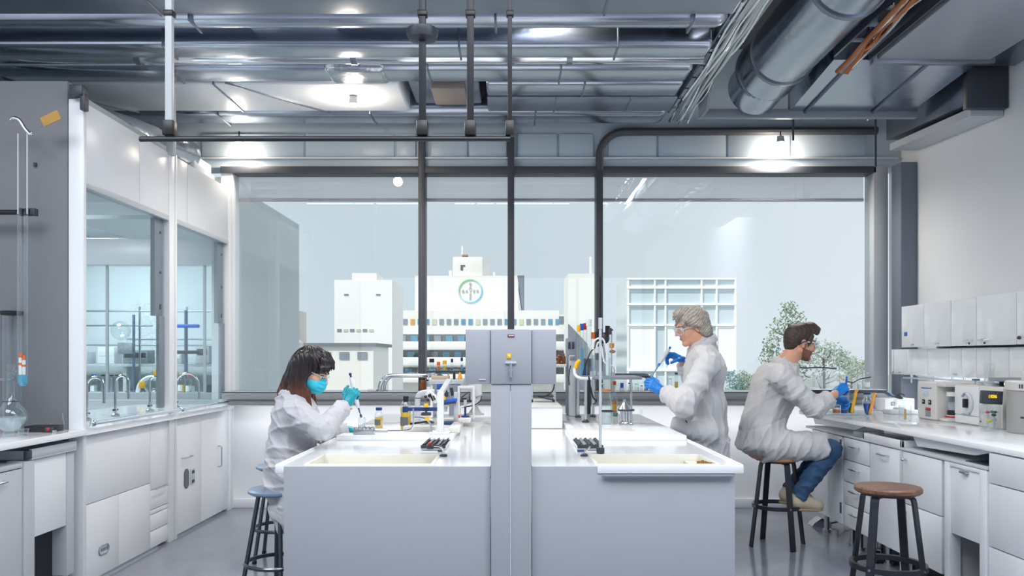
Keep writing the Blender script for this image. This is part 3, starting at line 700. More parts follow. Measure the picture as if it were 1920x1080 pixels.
d = bpanel(h1, yd, yb, 0.30, 0.445, 'drawer'); bar_handle(d, (XL-0.004, yd+0.03, 0.45), (XL-0.004, yb-0.06, 0.45), (0.028,0,0))
bpanel(h1, yd, yb, 0.265, 0.30, 'drawer'); bpanel(h1, yd, yb, 0.145, 0.265, 'drawer'); bpanel(h1, yd, yb, 0.02, 0.145, 'drawer')
b = MB()
pts = arc((XL+0.001, yl(190), 0.18), 0.028, PI/2, 3*PI/2, (0,1,0), (0,0,1), 8) + arc((XL+0.001, yl(200), 0.18), 0.028, -PI/2, PI/2, (0,1,0), (0,0,1), 8)
b.tube(pts, 0.0035, 6, closed=True)
for k in range(5): b.box(XL-0.002, XL+0.002, yl(190)+k*0.02, yl(190)+k*0.02+0.008, 0.172, 0.192)
b.build('vent_slot', MGREY, h1)
y2a, y2b = yl(328), 7.37
y2m = yl(378)
bpanel(h2, y2a, y2m, 0.02, 0.93); dr = bpanel(h2, y2m, y2b, 0.02, 0.93, 'door')
bar_handle(h2, (XL-0.004, yl(341), 0.61), (XL-0.004, yl(357), 0.61), (0.03,0,0))
bar_handle(dr, (XL-0.004, yl(409), 0.62), (XL-0.004, yl(409), 0.44), (0.035,0,0), 0.006)
b = MB(); pts = arc((XL, yl(350), 0.47), 0.045, 0, PI, (0,1,0), (0,0,1), 10) + arc((XL, yl(350), 0.40), 0.045, PI, 2*PI, (0,1,0), (0,0,1), 10)
b.prism([p+Vector((-0.004,0,0)) for p in pts], (0.006,0,0)); b.build('oval_socket', mat('dark_olive_socket', rgb(80,84,82), 0.3), h2)
b = MB(); b.box(XL-0.004, XL+0.004, yl(357.5), yl(365), 0.375, 0.50, 0.003); sp = b.build('switch_plate', LGREY, h2)
b = MB(); b.box(XL+0.003, XL+0.006, yl(359), yl(363.5), 0.46, 0.485); b.box(XL+0.003, XL+0.006, yl(359), yl(363.5), 0.385, 0.41); b.build('switch', DGREY, sp)
# ---- left near under-counter units
t = thing('under_counter_cabinet', 'grey cabinet at the left edge under the worktop', 'cabinet', (-2.8, 4.0, 0))
b = MB(); b.box(-3.25, XL-0.03, 3.2, yl(44.5), 0.0, 0.82, 0.003); b.build('carcass', WHITE, t)
b = MB(); b.box(XL-0.03, XL-0.008, 3.2, yl(44.5), 0.03, 0.815, 0.003); dr = b.build('door', LGREY, t)
bar_handle(dr, (XL-0.008, 3.98, 0.77), (XL-0.008, 4.12, 0.77), (0.03,0,0), 0.006)
b = MB(); b.box(-3.25, XL-0.005, 3.2, yl(44.5), 0.82, 0.845, 0.003); b.build('top_board', LGREY, t)
t = thing('pull_out_unit', 'open pull-out unit with a hanging front panel under the left worktop', 'cabinet', (-2.8, 4.5, 0))
b = MB(); b.box(XL-0.10, XL-0.002, yl(45)+0.004, yl(66), 0.0, 0.85, 0.004); b.build('post', LGREY, t)
b = MB(); b.box(XL-0.10, XL-0.01, 4.72, 4.80, 0.12, 0.85, 0.006); b.build('post', LGREY, t)
b = MB(); b.box(XL-0.05, XL-0.012, yl(66)+0.002, 4.715, 0.42, 0.85, 0.004); b.build('front_panel', WHITE, t)
b = MB(); b.box(-3.2, XL+0.005, yl(58), 4.80, 0.852, 0.86, 0.002); b.box(XL-0.012, XL+0.005, yl(58), 4.80, 0.86, 0.91, 0.003); b.box(-3.2, XL, yl(58), yl(58)+0.012, 0.86, 0.9); b.box(-3.2, XL, 4.788, 4.80, 0.86, 0.91); b.build('tray', LGREY, t)
b = MB(); b.box(XL-0.012, XL+0.008, yl(58)-0.05, yl(58), 0.86, 0.905, 0.004); b.build('latch', DGREY, t)
b = MB(); b.box(-2.95, -2.93, yl(66), 4.8, 0.0, 0.85); b.box(-2.93, -2.72, yl(66)+0.01, 4.7, 0.0, 0.02); b.build('inner_back', LGREY, t)
b = MB(); b.cyl((XL-0.08, yl(66), 0.10), (XL-0.08, 4.72, 0.10), 0.012, n=12); b.build('rail', CHROME, t)
b = MB(); b.cyl((XL-0.05,4.76,0.0),(XL-0.05,4.76,0.13),0.022,n=16); b.cyl((XL-0.05,4.76,0),(XL-0.05,4.76,0.015),0.035,n=16); b.build('levelling_foot', STEEL, t)
# ---- right-hand wall bench
RX = 2.45
def yr(px): return 1500*RX/(px-960)
CAB = mat('pale_grey_cabinet_front', rgb(222,226,231), 0.3, 0.0, var=0.02)
t = thing('bench_worktop', 'long pale worktop along the right wall carrying the instruments', 'worktop', (3, 5, 0.93))
b = MB(); b.box(RX, XR, 2.9, 6.83, 0.926, 0.958, 0.004); b.build('slab', WHITEG, t)
b = MB(); b.box(RX+0.12, RX+0.14, yr(1688)-0.0, yr(1625)-0.0, 0.84, 0.926); b.build('support_panel', STEEL, t)
for (pa, pb) in ((1852, 1696), (1612, 1512)):
    b = MB(); b.prism([(RX+0.05, yr(pa), 0.926), (RX+0.05, yr(pb), 0.926), (RX+0.05, yr(pb)-0.06, 0.862), (RX+0.05, yr(pa)+0.2, 0.880)], (0.02,0,0)); b.build('wedge_panel', WHITE, t)
def rcab(name, label, pa, pb, group='pale cabinets under the right worktop'):
    y0, y1 = yr(pb), yr(pa)      # pb: nearer (right) edge
    t = thing(name, label, 'cabinet', (RX+0.3, (y0+y1)/2, 0.15), group)
    b = MB(); b.box(RX+0.022, 3.3, y0+0.006, y1-0.006, 0.17, 0.825, 0.003); b.build('carcass', CAB, t)
    for y in (y0+0.06, y1-0.06):
        b = MB(); b.cyl((RX+0.1,y,0.0),(RX+0.1,y,0.17),0.02,n=12); b.cyl((RX+0.1,y,0.0),(RX+0.1,y,0.02),0.034,n=12); b.build('levelling_foot', STEEL, t)
    return t, y0, y1
def front(t, y0, y1, z0, z1, name, h=None, m=None):
    b = MB(); b.box(RX, RX+0.02, y0+0.004, y1-0.004, z0+0.003, z1-0.003, 0.002); d = b.build(name, m or CAB, t)
    ym = (y0+y1)/2
    if h == 'bar': bar_handle(d, (RX, ym-0.06, z1-0.055), (RX, ym+0.06, z1-0.055), (-0.03,0,0), 0.005)
    if h == 'knob':
        b = MB(); b.cyl((RX, y1-0.05, z1-0.05),(RX-0.02,y1-0.05,z1-0.05),0.006,n=10); b.ball((RX-0.022,y1-0.05,z1-0.05),0.011); b.build('knob', STEEL, d)
    return d
c, y0, y1 = rcab('base_cabinet', 'pale door cabinet farthest along the right worktop, behind the seated man\'s legs', 1522, 1579)
front(c, y0, y1, 0.17, 0.825, 'door')
b = MB(); b.box(RX-0.006, RX, y0+0.01, y0+0.03, 0.70, 0.80); b.build('hinge', DGREY, c)
b = MB(); b.box(RX-0.006, RX, y0+0.01, y0+0.03, 0.25, 0.33); b.build('hinge', DGREY, c)
c, y0, y1 = rcab('drawer_cabinet', 'narrow cabinet with four stacked drawers beside the seated man\'s knee', 1581, 1630)
for z0, z1 in ((0.66,0.825),(0.50,0.66),(0.335,0.50),(0.17,0.335)): front(c, y0, y1, z0, z1, 'drawer', 'bar')
c, y0, y1 = rcab('base_cabinet', 'single-door cabinet with a bar handle right of the four drawers', 1631, 1688)
front(c, y0, y1, 0.17, 0.825, 'door', 'bar')
c, y0, y1 = rcab('base_cabinet', 'cabinet with an upper and a lower flap behind the walnut stool', 1692, 1766)
front(c, y0, y1, 0.50, 0.825, 'upper_flap', 'knob'); front(c, y0, y1, 0.17, 0.50, 'lower_flap', 'knob')
for px, nm in ((1690,'dark'),):
    b = MB(); b.box(RX-0.004, RX+0.03, yr(1692), yr(1688), 0.05, 0.826, 0.002); b.build('edge_post', LGREY, c)
# thin top board over the cabinets
t2 = thing('cabinet_top', 'thin grey board lying over the right base cabinets below the worktop', 'board', (RX+0.4, 5, 0.826))
b = MB(); b.box(RX-0.006, 3.3, yr(1852), yr(1512), 0.827, 0.842, 0.003); b.build('board', LGREY, t2)
b = MB(); b.box(RX+0.03, RX+0.25, yr(1840), yr(1800), 0.8425, 0.847, 0.001); b.build('black_mat', DGREY, t2)
# shallow basin set on the board
t3 = thing('shallow_basin', 'shallow steel basin with a white rim on the board below the right worktop', 'basin', (RX+0.2, 5.3, 0.843))
yA, yB_ = yr(1690), yr(1618)
b = MB(); b.box(RX+0.0, RX+0.02, yA, yB_, 0.8425, 0.885, 0.003); b.box(RX, RX+0.4, yB_-0.02, yB_, 0.8425, 0.885, 0.003); b.box(RX, RX+0.4, yA, yA+0.02, 0.8425, 0.885, 0.003); b.build('rim', WHITE, t3)
b = MB(); b.box(RX+0.02, RX+0.4, yA+0.02, yB_-0.02, 0.8425, 0.848); b.build('bowl', MGREY, t3)
b = MB(); b.box(RX-0.002, RX+0.03, yr(1612), yr(1600), 0.8425, 0.878, 0.003); solo(b, 'clip_block', MGREY, 'small steel clip block beside the shallow basin', 'block', loc=(RX,yr(1606),0.843))
# open bay with drop panel
y0, y1 = yr(1851), yr(1772)
t = thing('open_bay_unit', 'open bay with a lowered front panel and a low chrome rail, near right', 'cabinet', (RX+0.3, (y0+y1)/2, 0))
for (ya_, yb_) in ((y0, y0+0.06),(y1-0.055, y1)):
    b = MB(); b.box(RX-0.006, RX+0.06, ya_, yb_, 0.0, 0.825, 0.004); b.build('post', CAB, t)
b = MB(); b.box(RX+0.004, RX+0.03, y0+0.062, y1-0.057, 0.43, 0.80, 0.003); dp = b.build('drop_panel', CAB, t)
b = MB(); b.box(RX-0.02, RX+0.004, (y0+y1)/2-0.03, (y0+y1)/2+0.03, 0.782, 0.795, 0.003); b.build('catch', STEEL, dp)
b = MB(); b.box(RX-0.004, RX+0.03, y0+0.06, y1-0.055, 0.802, 0.825, 0.002); b.build('top_rail', CAB, t)
b = MB(); b.box(2.85, 2.87, y0, y1, 0.0, 0.825); b.box(RX+0.06, 2.85, y0+0.02, y0+0.03, 0.0, 0.825); b.box(RX+0.06,2.85,y1-0.03,y1-0.02,0,0.825); b.build('lining', mat('grey_bay_lining', rgb(185,188,192), 0.5), t)
b = MB(); b.tube([(RX+0.4,y1-0.06,0.16),(RX+0.08,y1-0.06,0.16),(RX+0.05,y1-0.09,0.16),(RX+0.05,y0+0.05,0.16)], 0.013, 12); b.build('low_rail', CHROME, t)
b = MB(); b.box(RX+0.1, 2.84, y0+0.07, y1-0.07, 0.0, 0.045, 0.004); b.build('floor_plate', BLACK, t)
# near drawer unit
y0, y1 = 2.9, yr(1853)
t = thing('drawer_cabinet', 'wide drawer cabinet at the right edge of the picture, three drawers high', 'cabinet', (RX+0.3, (y0+y1)/2, 0), 'pale cabinets under the right worktop')
b = MB(); b.box(RX+0.022, 3.3, y0, y1-0.004, 0.02, 0.92, 0.003); b.build('carcass', CAB, t)
for z0, z1, h in ((0.765,0.922,None),(0.44,0.765,1),(0.06,0.44,1)):
    b = MB(); b.box(RX, RX+0.02, y0, y1-0.006, z0+0.003, z1-0.003, 0.002); d = b.build('drawer', CAB, t)
    if h: bar_handle(d, (RX, 3.6, z1-0.06), (RX, 3.76, z1-0.06), (-0.032,0,0), 0.006)
    else:
        b = MB(); b.box(RX-0.006, RX, 3.62, 3.75, z1-0.02, z1-0.012, 0.002); b.build('finger_pull', LGREY, d)
# dark plinth and cables below
b = MB(); b.box(RX+0.16, 3.3, yr(1766)+0.1, yr(1590), 0.001, 0.165, 0.004); solo(b, 'plinth', DGREY, 'dark plinth set back below the right base cabinets', 'plinth', loc=(2.9,5,0))
# casters
for i, px in enumerate((1630, 1757)):
    y = yr(px); x = RX+0.05
    t = thing('caster', 'black rubber caster under the %s' % ('four-drawer cabinet' if i == 0 else 'open bay unit'), 'caster', (x, y, 0))
    b = MB(); b.cyl((x-0.014,y,0.042),(x+0.014,y,0.042),0.042,n=24); b.build('wheel', BLACK, t)
    b = MB(); b.cyl((x-0.018,y,0.042),(x+0.018,y,0.042),0.018,n=16); b.build('hub', LGREY, t)
    b = MB(); b.box(x-0.024,x-0.018,y-0.02,y+0.02,0.03,0.10,0.003); b.box(x+0.018,x+0.024,y-0.02,y+0.02,0.03,0.10,0.003); b.box(x-0.024,x+0.024,y-0.02,y+0.02,0.095,0.105,0.003); b.cyl((x,y,0.105),(x,y,0.166),0.008,n=8); b.build('fork', STEEL, t)
# ---- wall cabinets on the right
WC = mat('glossy_white_cabinet', rgb(222,225,228), 0.1, var=0.01, coat=0.4)
FX = 3.35
def yf(px): return 1500*FX/(px-960)
labs = ['wall cabinet with a small blue sticker, farthest upper one', 'second upper wall cabinet from the window', 'third upper wall cabinet from the window', 'widest upper wall cabinet with a chrome handle', 'upper wall cabinet cut off by the right edge of the picture']
edges = [1690, 1732, 1783, 1831, 1906, 1990]
for i in range(5):
    y1, y0 = yf(edges[i]), yf(edges[i+1])
    t = thing('wall_cabinet', 'glossy white '+labs[i], 'cabinet', (FX+0.15, (y0+y1)/2, 1.49), 'upper row of wall cabinets')
    b = MB(); b.box(FX+0.02, XR-0.002, y0+0.002, y1-0.002, 1.50, 1.84, 0.002); b.build('carcass', WC, t)
    b = MB(); b.box(FX, FX+0.019, y0+0.003, y1-0.003, 1.495, 1.845, 0.002); dr = b.build('door', WC, t)
    if i in (0, 1): b = MB(); b.box(FX-0.012, FX, (y0+y1)/2-0.03, (y0+y1)/2+0.02, 1.515, 1.523, 0.002); b.build('handle', STEEL, dr)
    if i in (0,):
        b = MB(); b.box(FX-0.003, FX, y1-0.10, y1-0.05, 1.59, 1.625, 0.001); b.build('blue_sticker', BLUE, dr)
    if i == 2: bar_handle(dr, (FX, y0+0.04, 1.535), (FX, y0+0.14, 1.535), (-0.025,0,0), 0.005, CHROME)
    if i == 3: bar_handle(dr, (FX, y1-0.15, 1.535), (FX, y1-0.05, 1.535), (-0.025,0,0), 0.006, CHROME)
    if i == 4: b = MB(); b.ball((FX-0.01, y1-0.04, 1.54), 0.012); b.build('knob', DGREY, dr)
    if i in (2, 3):
        b = MB(); b.cyl((FX-0.006, (y0+0.09) if i == 2 else y1-0.1, 1.512), (FX, (y0+0.09) if i == 2 else y1-0.1, 1.512), 0.007, n=10); b.build('lock', DGREY, dr)
LX = 3.40
def yk(px): return 1500*LX/(px-960)
edges = [1652, 1675, 1700, 1739, 1779, 1803, 1831, 1857, 1892, 1960]
nm = ['first','second','third','fourth','fifth','sixth','seventh','eighth','ninth']
for i in range(9):
    y1, y0 = min(yk(edges[i]), 7.17 if i == 0 else 9), yk(edges[i+1])  # paler colour paints in the lighter, lit face of the case
    t = thing('wall_cabinet', 'small glossy white cabinet in the lower row, %s from the window' % nm[i], 'cabinet', (LX+0.12, (y0+y1)/2, 1.26), 'lower row of wall cabinets')
    b = MB(); b.box(LX+0.018, XR-0.002 if i > 0 else 3.49, y0+0.002, y1-0.002, 1.265, 1.478, 0.002); b.build('carcass', WC, t)
    b = MB(); b.box(LX, LX+0.017, y0+0.0025, y1-0.0025, 1.26, 1.48, 0.002); dr = b.build('door', WC, t)
    if i in (0, 1, 4):
        b = MB(); b.box(LX-0.012, LX, (y0+y1)/2-0.025, (y0+y1)/2+0.025, 1.276, 1.286, 0.003); b.build('handle', STEEL, dr)
b = MB(); b.box(3.42, 3.445, yk(1905), yk(1688), 1.225, 1.24, 0.003); t = solo(b, 'utility_rail', LGREY, 'thin utility rail under the lower row of wall cabinets', 'rail', loc=(3.43,6,1.23))
for px in (1702, 1744, 1778, 1800):
    y = yk(px); b = MB(); b.box(3.425, 3.44, y-0.006, y+0.006, 1.235, 1.262); b.cyl((3.43,y,1.225),(3.43,y,1.19),0.006,n=8); b.build('hook', STEEL, t)
b = MB(); b.cyl((3.43, yk(1744), 1.17),(3.415, yk(1744),1.17),0.022,n=16); b.build('valve_knob', DGREY, t)
# control strip on the wall under it
t = thing('outlet_box', 'white outlet box with small dark sockets on the wall behind the instruments', 'outlet box', (3.6, 6.3, 1.1))
y0, y1 = 5.75, 6.35
b = MB(); b.box(3.6, 3.648, y0, y1, 0.97, 1.2, 0.005); b.build('panel_plate', WHITE, t)
for k in range(6):
    y = y1-0.05-k*0.045
    b = MB(); b.box(3.594, 3.6, y-0.01, y+0.008, 1.15, 1.17); b.build('outlet', MGREY, t)
for k in range(2):
    b = MB(); b.cyl((3.59, y1-0.08-k*0.14, 1.08),(3.6,y1-0.08-k*0.14,1.08),0.012,n=12); b.build('outlet', MGREY, t)

# strip lamp under the wall cabinets
t = thing('mounted_strip_lamp', 'slim strip lamp under the lower row of wall cabinets', 'lamp', (3.5, 6.0, 1.24))
b = MB(); b.box(3.48,3.54,5.2,6.9,1.245,1.264,.004); b.build('lamp_housing', WHITE, t)
l = bpy.data.lights.new('strip_lamp_light','AREA'); l.shape='RECTANGLE'; l.size=.04; l.size_y=1.65; l.energy=STRIPW; l.color=(0.96,0.98,1.0)
o = bpy.data.objects.new('strip_lamp_light', l); COL.objects.link(o); o.location=(3.51,6.05,1.243)

t = thing('mounted_strip_lamp', 'long slim strip lamp under the window sill shelf', 'lamp', (0.4, 7.28, 0.98))
b = MB(); b.box(-2.55,3.3,7.255,7.295,.968,.984,.004); b.build('lamp_housing', WHITE, t)
for xx in (-1.1, 1.9):
    l = bpy.data.lights.new('sill_lamp_light','AREA'); l.shape='RECTANGLE'; l.size=2.8; l.size_y=.03; l.energy=SILLW; l.color=(0.98,0.98,1.0)
    o = bpy.data.objects.new('sill_lamp_light', l); COL.objects.link(o); o.location=(xx,7.275,0.966); o.rotation_euler=(R(25),0,0)
# ================================================================== stools
IRON = mat('black_steel_flat_bar', rgb(50,53,60), 0.38, 0.5, var=0.08)
IRON2 = mat('dark_chromed_tube', rgb(92,96,104), 0.22, 0.9, var=0.05)
WAL = bpy.data.materials.new('walnut_wood'); WAL.use_nodes = True
N_, L_ = WAL.node_tree.nodes, WAL.node_tree.links
tc_ = N_.new('ShaderNodeTexCoord'); mp_ = N_.new('ShaderNodeMapping'); mp_.inputs['Scale'].default_value = (2.5, 26, 26)
ns_ = N_.new('ShaderNodeTexNoise'); ns_.inputs['Scale'].default_value = 3.0; ns_.inputs['Detail'].default_value = 6
rp_ = N_.new('ShaderNodeValToRGB'); rp_.color_ramp.elements[0].color = rgb(78,52,40)+(1,); rp_.color_ramp.elements[0].position = .3; rp_.color_ramp.elements[1].color = rgb(140,102,80)+(1,); rp_.color_ramp.elements[1].position = .75
L_.new(tc_.outputs['Object'], mp_.inputs[0]); L_.new(mp_.outputs[0], ns_.inputs['Vector']); L_.new(ns_.outputs['Fac'], rp_.inputs[0]); L_.new(rp_.outputs[0], N_['Principled BSDF'].inputs['Base Color']); N_['Principled BSDF'].inputs['Roughness'].default_value = .4
OAK = mat('oak_ply_seat', rgb(176,132,92), 0.45, var=0.15, vscale=12)
BSEAT = mat('blue_grey_seat', rgb(120,138,160), 0.35, var=0.05)
def bar_stool(label, loc, zs, seatm, rot, ringz, rs=0.17, rb=0.225):
    """round seat on four flat steel bars that bend under it, joined by a ring"""
    t = thing('lab_stool', label, 'stool', loc, 'lab stools')
    x, y, z = loc
    b = MB(); b.lathe((x,y,z+zs-0.034), [(0.001,0),(rs-0.012,0),(rs,0.010),(rs,0.026),(rs-0.006,0.034),(0.001,0.034)], 48); b.build('seat', seatm, t)
    b = MB(); b.cyl((x,y,z+zs-0.046),(x,y,z+zs-0.034),rs-0.035,n=32); b.build('seat_plate', IRON, t)
    for i in range(4):
        a = rot + i*PI/2; d = Vector((math.cos(a), math.sin(a), 0)); w = Vector((-d.y, d.x, 0)); o_ = Vector((x,y,z))
        prof = [(rs*0.45, zs-0.047),(rs*0.72, zs-0.047),(rs*0.80, zs-0.055),(rs*0.83, zs-0.075)]
        prof.append((rb, 0.0))
        b = MB(); th = 0.006; hw = 0.021
        rings = []
        for k, (r, h) in enumerate(prof):
            if k == 0: tr = (prof[1][0]-r, prof[1][1]-h)
            elif k == len(prof)-1: tr = (r-prof[k-1][0], h-prof[k-1][1])
            else: tr = (prof[k+1][0]-prof[k-1][0], prof[k+1][1]-prof[k-1][1])
            l = math.hypot(*tr); nr, nh = tr[1]/l, -tr[0]/l
            c = o_+d*r+Vector((0,0,h)); nn = d*nr+Vector((0,0,nh))
            rings.append([b.bm.verts.new(c+w*sw*hw+nn*sn*th) for sw, sn in ((1,1),(-1,1),(-1,-1),(1,-1))])
        for k in range(len(rings)-1):
            for j in range(4): b.bm.faces.new((rings[k][j], rings[k][(j+1)%4], rings[k+1][(j+1)%4], rings[k+1][j]))
        b.cap(rings[0]); b.cap(rings[-1], True)
        lg = b.build('leg', IRON, t, angle=50)
        f_ = 1-ringz/(zs-0.075); r = rb+(rs*0.83-rb)*(ringz/(zs-0.075))
        q = o_+d*(r+0.004)+Vector((0,0,ringz)); b = MB(); b.cyl(q, q+d*0.008, 0.007, n=10); b.build('bolt', STEEL, lg)
    r = rb+(rs*0.83-rb)*(ringz/(zs-0.075))-0.004
    b = MB(); n = 48; rings = []
    for i in range(n):
        a = 2*PI*i/n; d = Vector((math.cos(a), math.sin(a), 0)); c = Vector((x,y,z+ringz))+d*r
        rings.append([b.bm.verts.new(c+d*u+Vector((0,0,v))) for u, v in ((-.012,-.014),(.012,-.014),(.012,.014),(-.012,.014))])
    for i in range(n):
        for j in range(4): b.bm.faces.new((rings[i][j], rings[(i+1)%n][j], rings[(i+1)%n][(j+1)%4], rings[i][(j+1)%4]))
    b.build('foot_ring', IRON, t, angle=50)
    return t
bar_stool('lab stool with a round walnut seat standing empty before the right cabinets', (2.03, 4.32, 0), 0.715, WAL, R(38), 0.29)
bar_stool('lab stool with a pale oak seat under the seated man', (1.99, 6.0, 0), 0.672, OAK, R(12), 0.30, 0.165, 0.215)
def tube_stool(label, loc, zs, rot):
    t = thing('lab_stool', label, 'stool', loc, 'lab stools'); x, y, z = loc
    b = MB(); b.lathe((x,y,z+zs-0.035), [(0.001,0),(0.15,0),(0.172,0.012),(0.172,0.024),(0.16,0.033),(0.10,0.029),(0.001,0.027)], 40); b.build('seat', BSEAT, t)
    for i in range(4):
        a = rot+i*PI/2; d = Vector((math.cos(a), math.sin(a), 0)); o_ = Vector((x,y,z))
        b = MB(); b.cyl(o_+d*0.11+Vector((0,0,zs-0.036)), o_+d*0.215, 0.013, n=14); lg = b.build('leg', IRON2, t)
        b = MB(); b.cyl(o_+d*0.2145+Vector((0,0,0.0)), o_+d*0.2125+Vector((0,0,0.02)), 0.016, n=14); b.build('foot_cap', BLACK, lg)
    for zr in (0.22,):
        r = 0.215-0.105*zr/(zs-0.036)
        b = MB(); b.tube([(x+(r+.008)*math.cos(2*PI*i/40), y+(r+.008)*math.sin(2*PI*i/40), z+zr) for i in range(40)], 0.012, 10, closed=True); b.build('foot_ring', IRON2, t)
    return t
tube_stool('blue-grey round stool on dark tube legs under the seated woman', (-1.36, 4.66, 0), 0.652, R(20))
tube_stool('second blue-grey round stool, standing behind the woman\'s own', (-1.62, 5.62, 0), 0.66, R(50))
# ================================================================== smooth solid modelling for people (distance fields turned into one surface)
class Field:
    def __init__(s, lo, hi, h):
        s.lo = np.array(lo, np.float32); s.h = h
        s.n = np.maximum(np.ceil((np.array(hi)-np.array(lo))/h).astype(int)+1, 4)
        s.f = np.full(s.n, 1.0, np.float32)
    def block(s, lo, hi):
        i0 = np.clip(np.floor((np.array(lo)-s.lo)/s.h).astype(int), 0, s.n-1)
        i1 = np.clip(np.ceil((np.array(hi)-s.lo)/s.h).astype(int)+1, 1, s.n)
        if (i1 <= i0).any(): return None
        sl = tuple(slice(a, b) for a, b in zip(i0, i1))
        ax = [s.lo[k]+s.h*np.arange(i0[k], i1[k], dtype=np.float32) for k in range(3)]
        X, Y, Z = np.meshgrid(*ax, indexing='ij')
        return sl, np.stack([X, Y, Z], -1)
    def put(s, fn, lo, hi, k=0.01, op='add'):
        m = k + 4*s.h + 0.01
        r = s.block(np.array(lo)-m, np.array(hi)+m)
        if r is None: return
        sl, p = r
        d = fn(p).astype(np.float32); a = s.f[sl]
        if op == 'add':
            hh = np.maximum(k-np.abs(a-d), 0)/max(k, 1e-6); s.f[sl] = np.minimum(a, d) - hh*hh*k*0.25
        elif op == 'sub':
            d = -d; hh = np.maximum(k-np.abs(a-d), 0)/max(k, 1e-6); s.f[sl] = np.maximum(a, d) + hh*hh*k*0.25
        elif op == 'and':
            s.f = np.maximum(s.f, 1.0*0 + s.f); s.f[sl] = np.maximum(a, d)
    # primitives -------------------------------------------------
    def cap(s, a, b, ra, rb, k=0.01, op='add', fold=None, cut=False, flat=None):
        a = np.array(a, np.float32); b = np.array(b, np.float32); ab = b-a; L2 = float(ab@ab)+1e-9; L = L2**0.5; w = ab/L
        u = np.cross(w, (0,0,1) if abs(w[2]) < .9 else (1,0,0)); u /= np.linalg.norm(u); v = np.cross(w, u)
        def fn(p):
            q = p-a; t = np.clip(q@ab/L2, 0, 1); c = q - t[...,None]*ab
            if flat is not None:
                n_, fac = flat; n_ = np.array(n_, np.float32); n_ = n_/np.linalg.norm(n_); c = c + (c@n_)[...,None]*n_*(fac-1)
            r = ra+(rb-ra)*t
            if fold:
                am, fr, ph = fold
                th = np.arctan2(c@v, c@u)
                tt = q@w
                r = r + am*(np.sin(fr*tt + 1.7*np.sin(th+ph) + ph) * (0.6+0.4*np.sin(2*th+ph*2)) + 0.5*np.sin(fr*1.9*tt - 2.3*np.cos(th+ph*1.3)+2*ph))
            d = np.linalg.norm(c, axis=-1) - r
            if cut: d = np.maximum(d, np.maximum(q@w - L, -(q@w) - (ra if cut == 1 else 0)))
            return d
        R_ = max(ra, rb) + (abs(fold[0])*1.6 if fold else 0)
        if flat is not None: R_ = R_*max(1, 1/flat[1])
        s.put(fn, np.minimum(a, b)-R_, np.maximum(a, b)+R_, k, op)
    def ell(s, c, r, M=None, k=0.01, op='add'):
        """ellipsoid; M: rows are its axes"""
        c = np.array(c, np.float32); r = np.array(r, np.float32); M = np.eye(3, dtype=np.float32) if M is None else np.array(M, np.float32)
        def fn(p):
            q = (p-c)@M.T; k0 = np.linalg.norm(q/r, axis=-1); k1 = np.linalg.norm(q/(r*r), axis=-1)+1e-9
            return k0*(k0-1)/k1
        e = np.abs(M.T)@r
        s.put(fn, c-e, c+e, k, op)
    def chain(s, pts, rs, k=0.01, **kw):
        for i in range(len(pts)-1): s.cap(pts[i], pts[i+1], rs[i], rs[i+1], k, **kw)
    def half(s, c, n, op='and'):
        c = np.array(c, np.float32); n = np.array(n, np.float32); n = n/np.linalg.norm(n)
        r = s.block(s.lo, s.lo+s.h*(s.n-1)); sl, p = r
        s.f = np.maximum(s.f, ((p-c)@n).astype(np.float32))
    def warp(s, fn, lo=None, hi=None):
        lo = s.lo if lo is None else lo; hi = s.lo+s.h*s.n if hi is None else hi
        r = s.block(lo, hi)
        if r is None: return
        sl, p = r; s.f[sl] = s.f[sl] + fn(p).astype(np.float32)
    def mesh(s):
        f = s.f; ins = f < 0; n = np.array(f.shape)
        C = tuple(n-1)
        cnt = np.zeros(C, np.int8)
        for dx in (0,1):
            for dy in (0,1):
                for dz in (0,1): cnt += ins[dx:n[0]-1+dx, dy:n[1]-1+dy, dz:n[2]-1+dz]
        act = (cnt > 0) & (cnt < 8)
        idx = np.argwhere(act)
        if len(idx) == 0: return np.zeros((0,3)), np.zeros((0,4), int)
        acc = np.zeros((len(idx),3)); num = np.zeros(len(idx))
        offs = [np.array(o) for o in ((0,0,0),(1,0,0),(0,1,0),(1,1,0),(0,0,1),(1,0,1),(0,1,1),(1,1,1))]
        val = [f[tuple((idx+o).T)] for o in offs]
        for a, b in ((0,1),(2,3),(4,5),(6,7),(0,2),(1,3),(4,6),(5,7),(0,4),(1,5),(2,6),(3,7)):
            va, vb = val[a], val[b]; m = (va < 0) != (vb < 0)
            t = np.where(m, va/np.where(m, va-vb, 1), 0)
            pt = offs[a] + t[:,None]*(offs[b]-offs[a])
            acc += np.where(m[:,None], pt, 0); num += m
        vert = s.lo + s.h*(idx + acc/num[:,None])
        vid = np.full(C, -1, np.int64); vid[tuple(idx.T)] = np.arange(len(idx))
        quads = []
        for ax in range(3):
            a0 = [slice(None)]*3; a1 = [slice(None)]*3; a0[ax] = slice(0,-1); a1[ax] = slice(1,None)
            A = ins[tuple(a0)]; B = ins[tuple(a1)]
            e = np.argwhere(A != B)
            o1, o2 = [(1,2),(2,0),(0,1)][ax]
            ok = (e[:,o1] > 0) & (e[:,o2] > 0) & (e[:,o1] < n[o1]-1) & (e[:,o2] < n[o2]-1)
            e = e[ok]
            d1 = np.zeros(3, int); d1[o1] = 1; d2 = np.zeros(3, int); d2[o2] = 1
            q = np.stack([vid[tuple((e-d1-d2).T)], vid[tuple((e-d2).T)], vid[tuple(e.T)], vid[tuple((e-d1).T)]], 1)
            flip = ~A[tuple(e.T)]
            q[flip] = q[flip][:, ::-1]
            quads.append(q)
        q = np.concatenate(quads); q = q[(q >= 0).all(1)]
        return vert, q
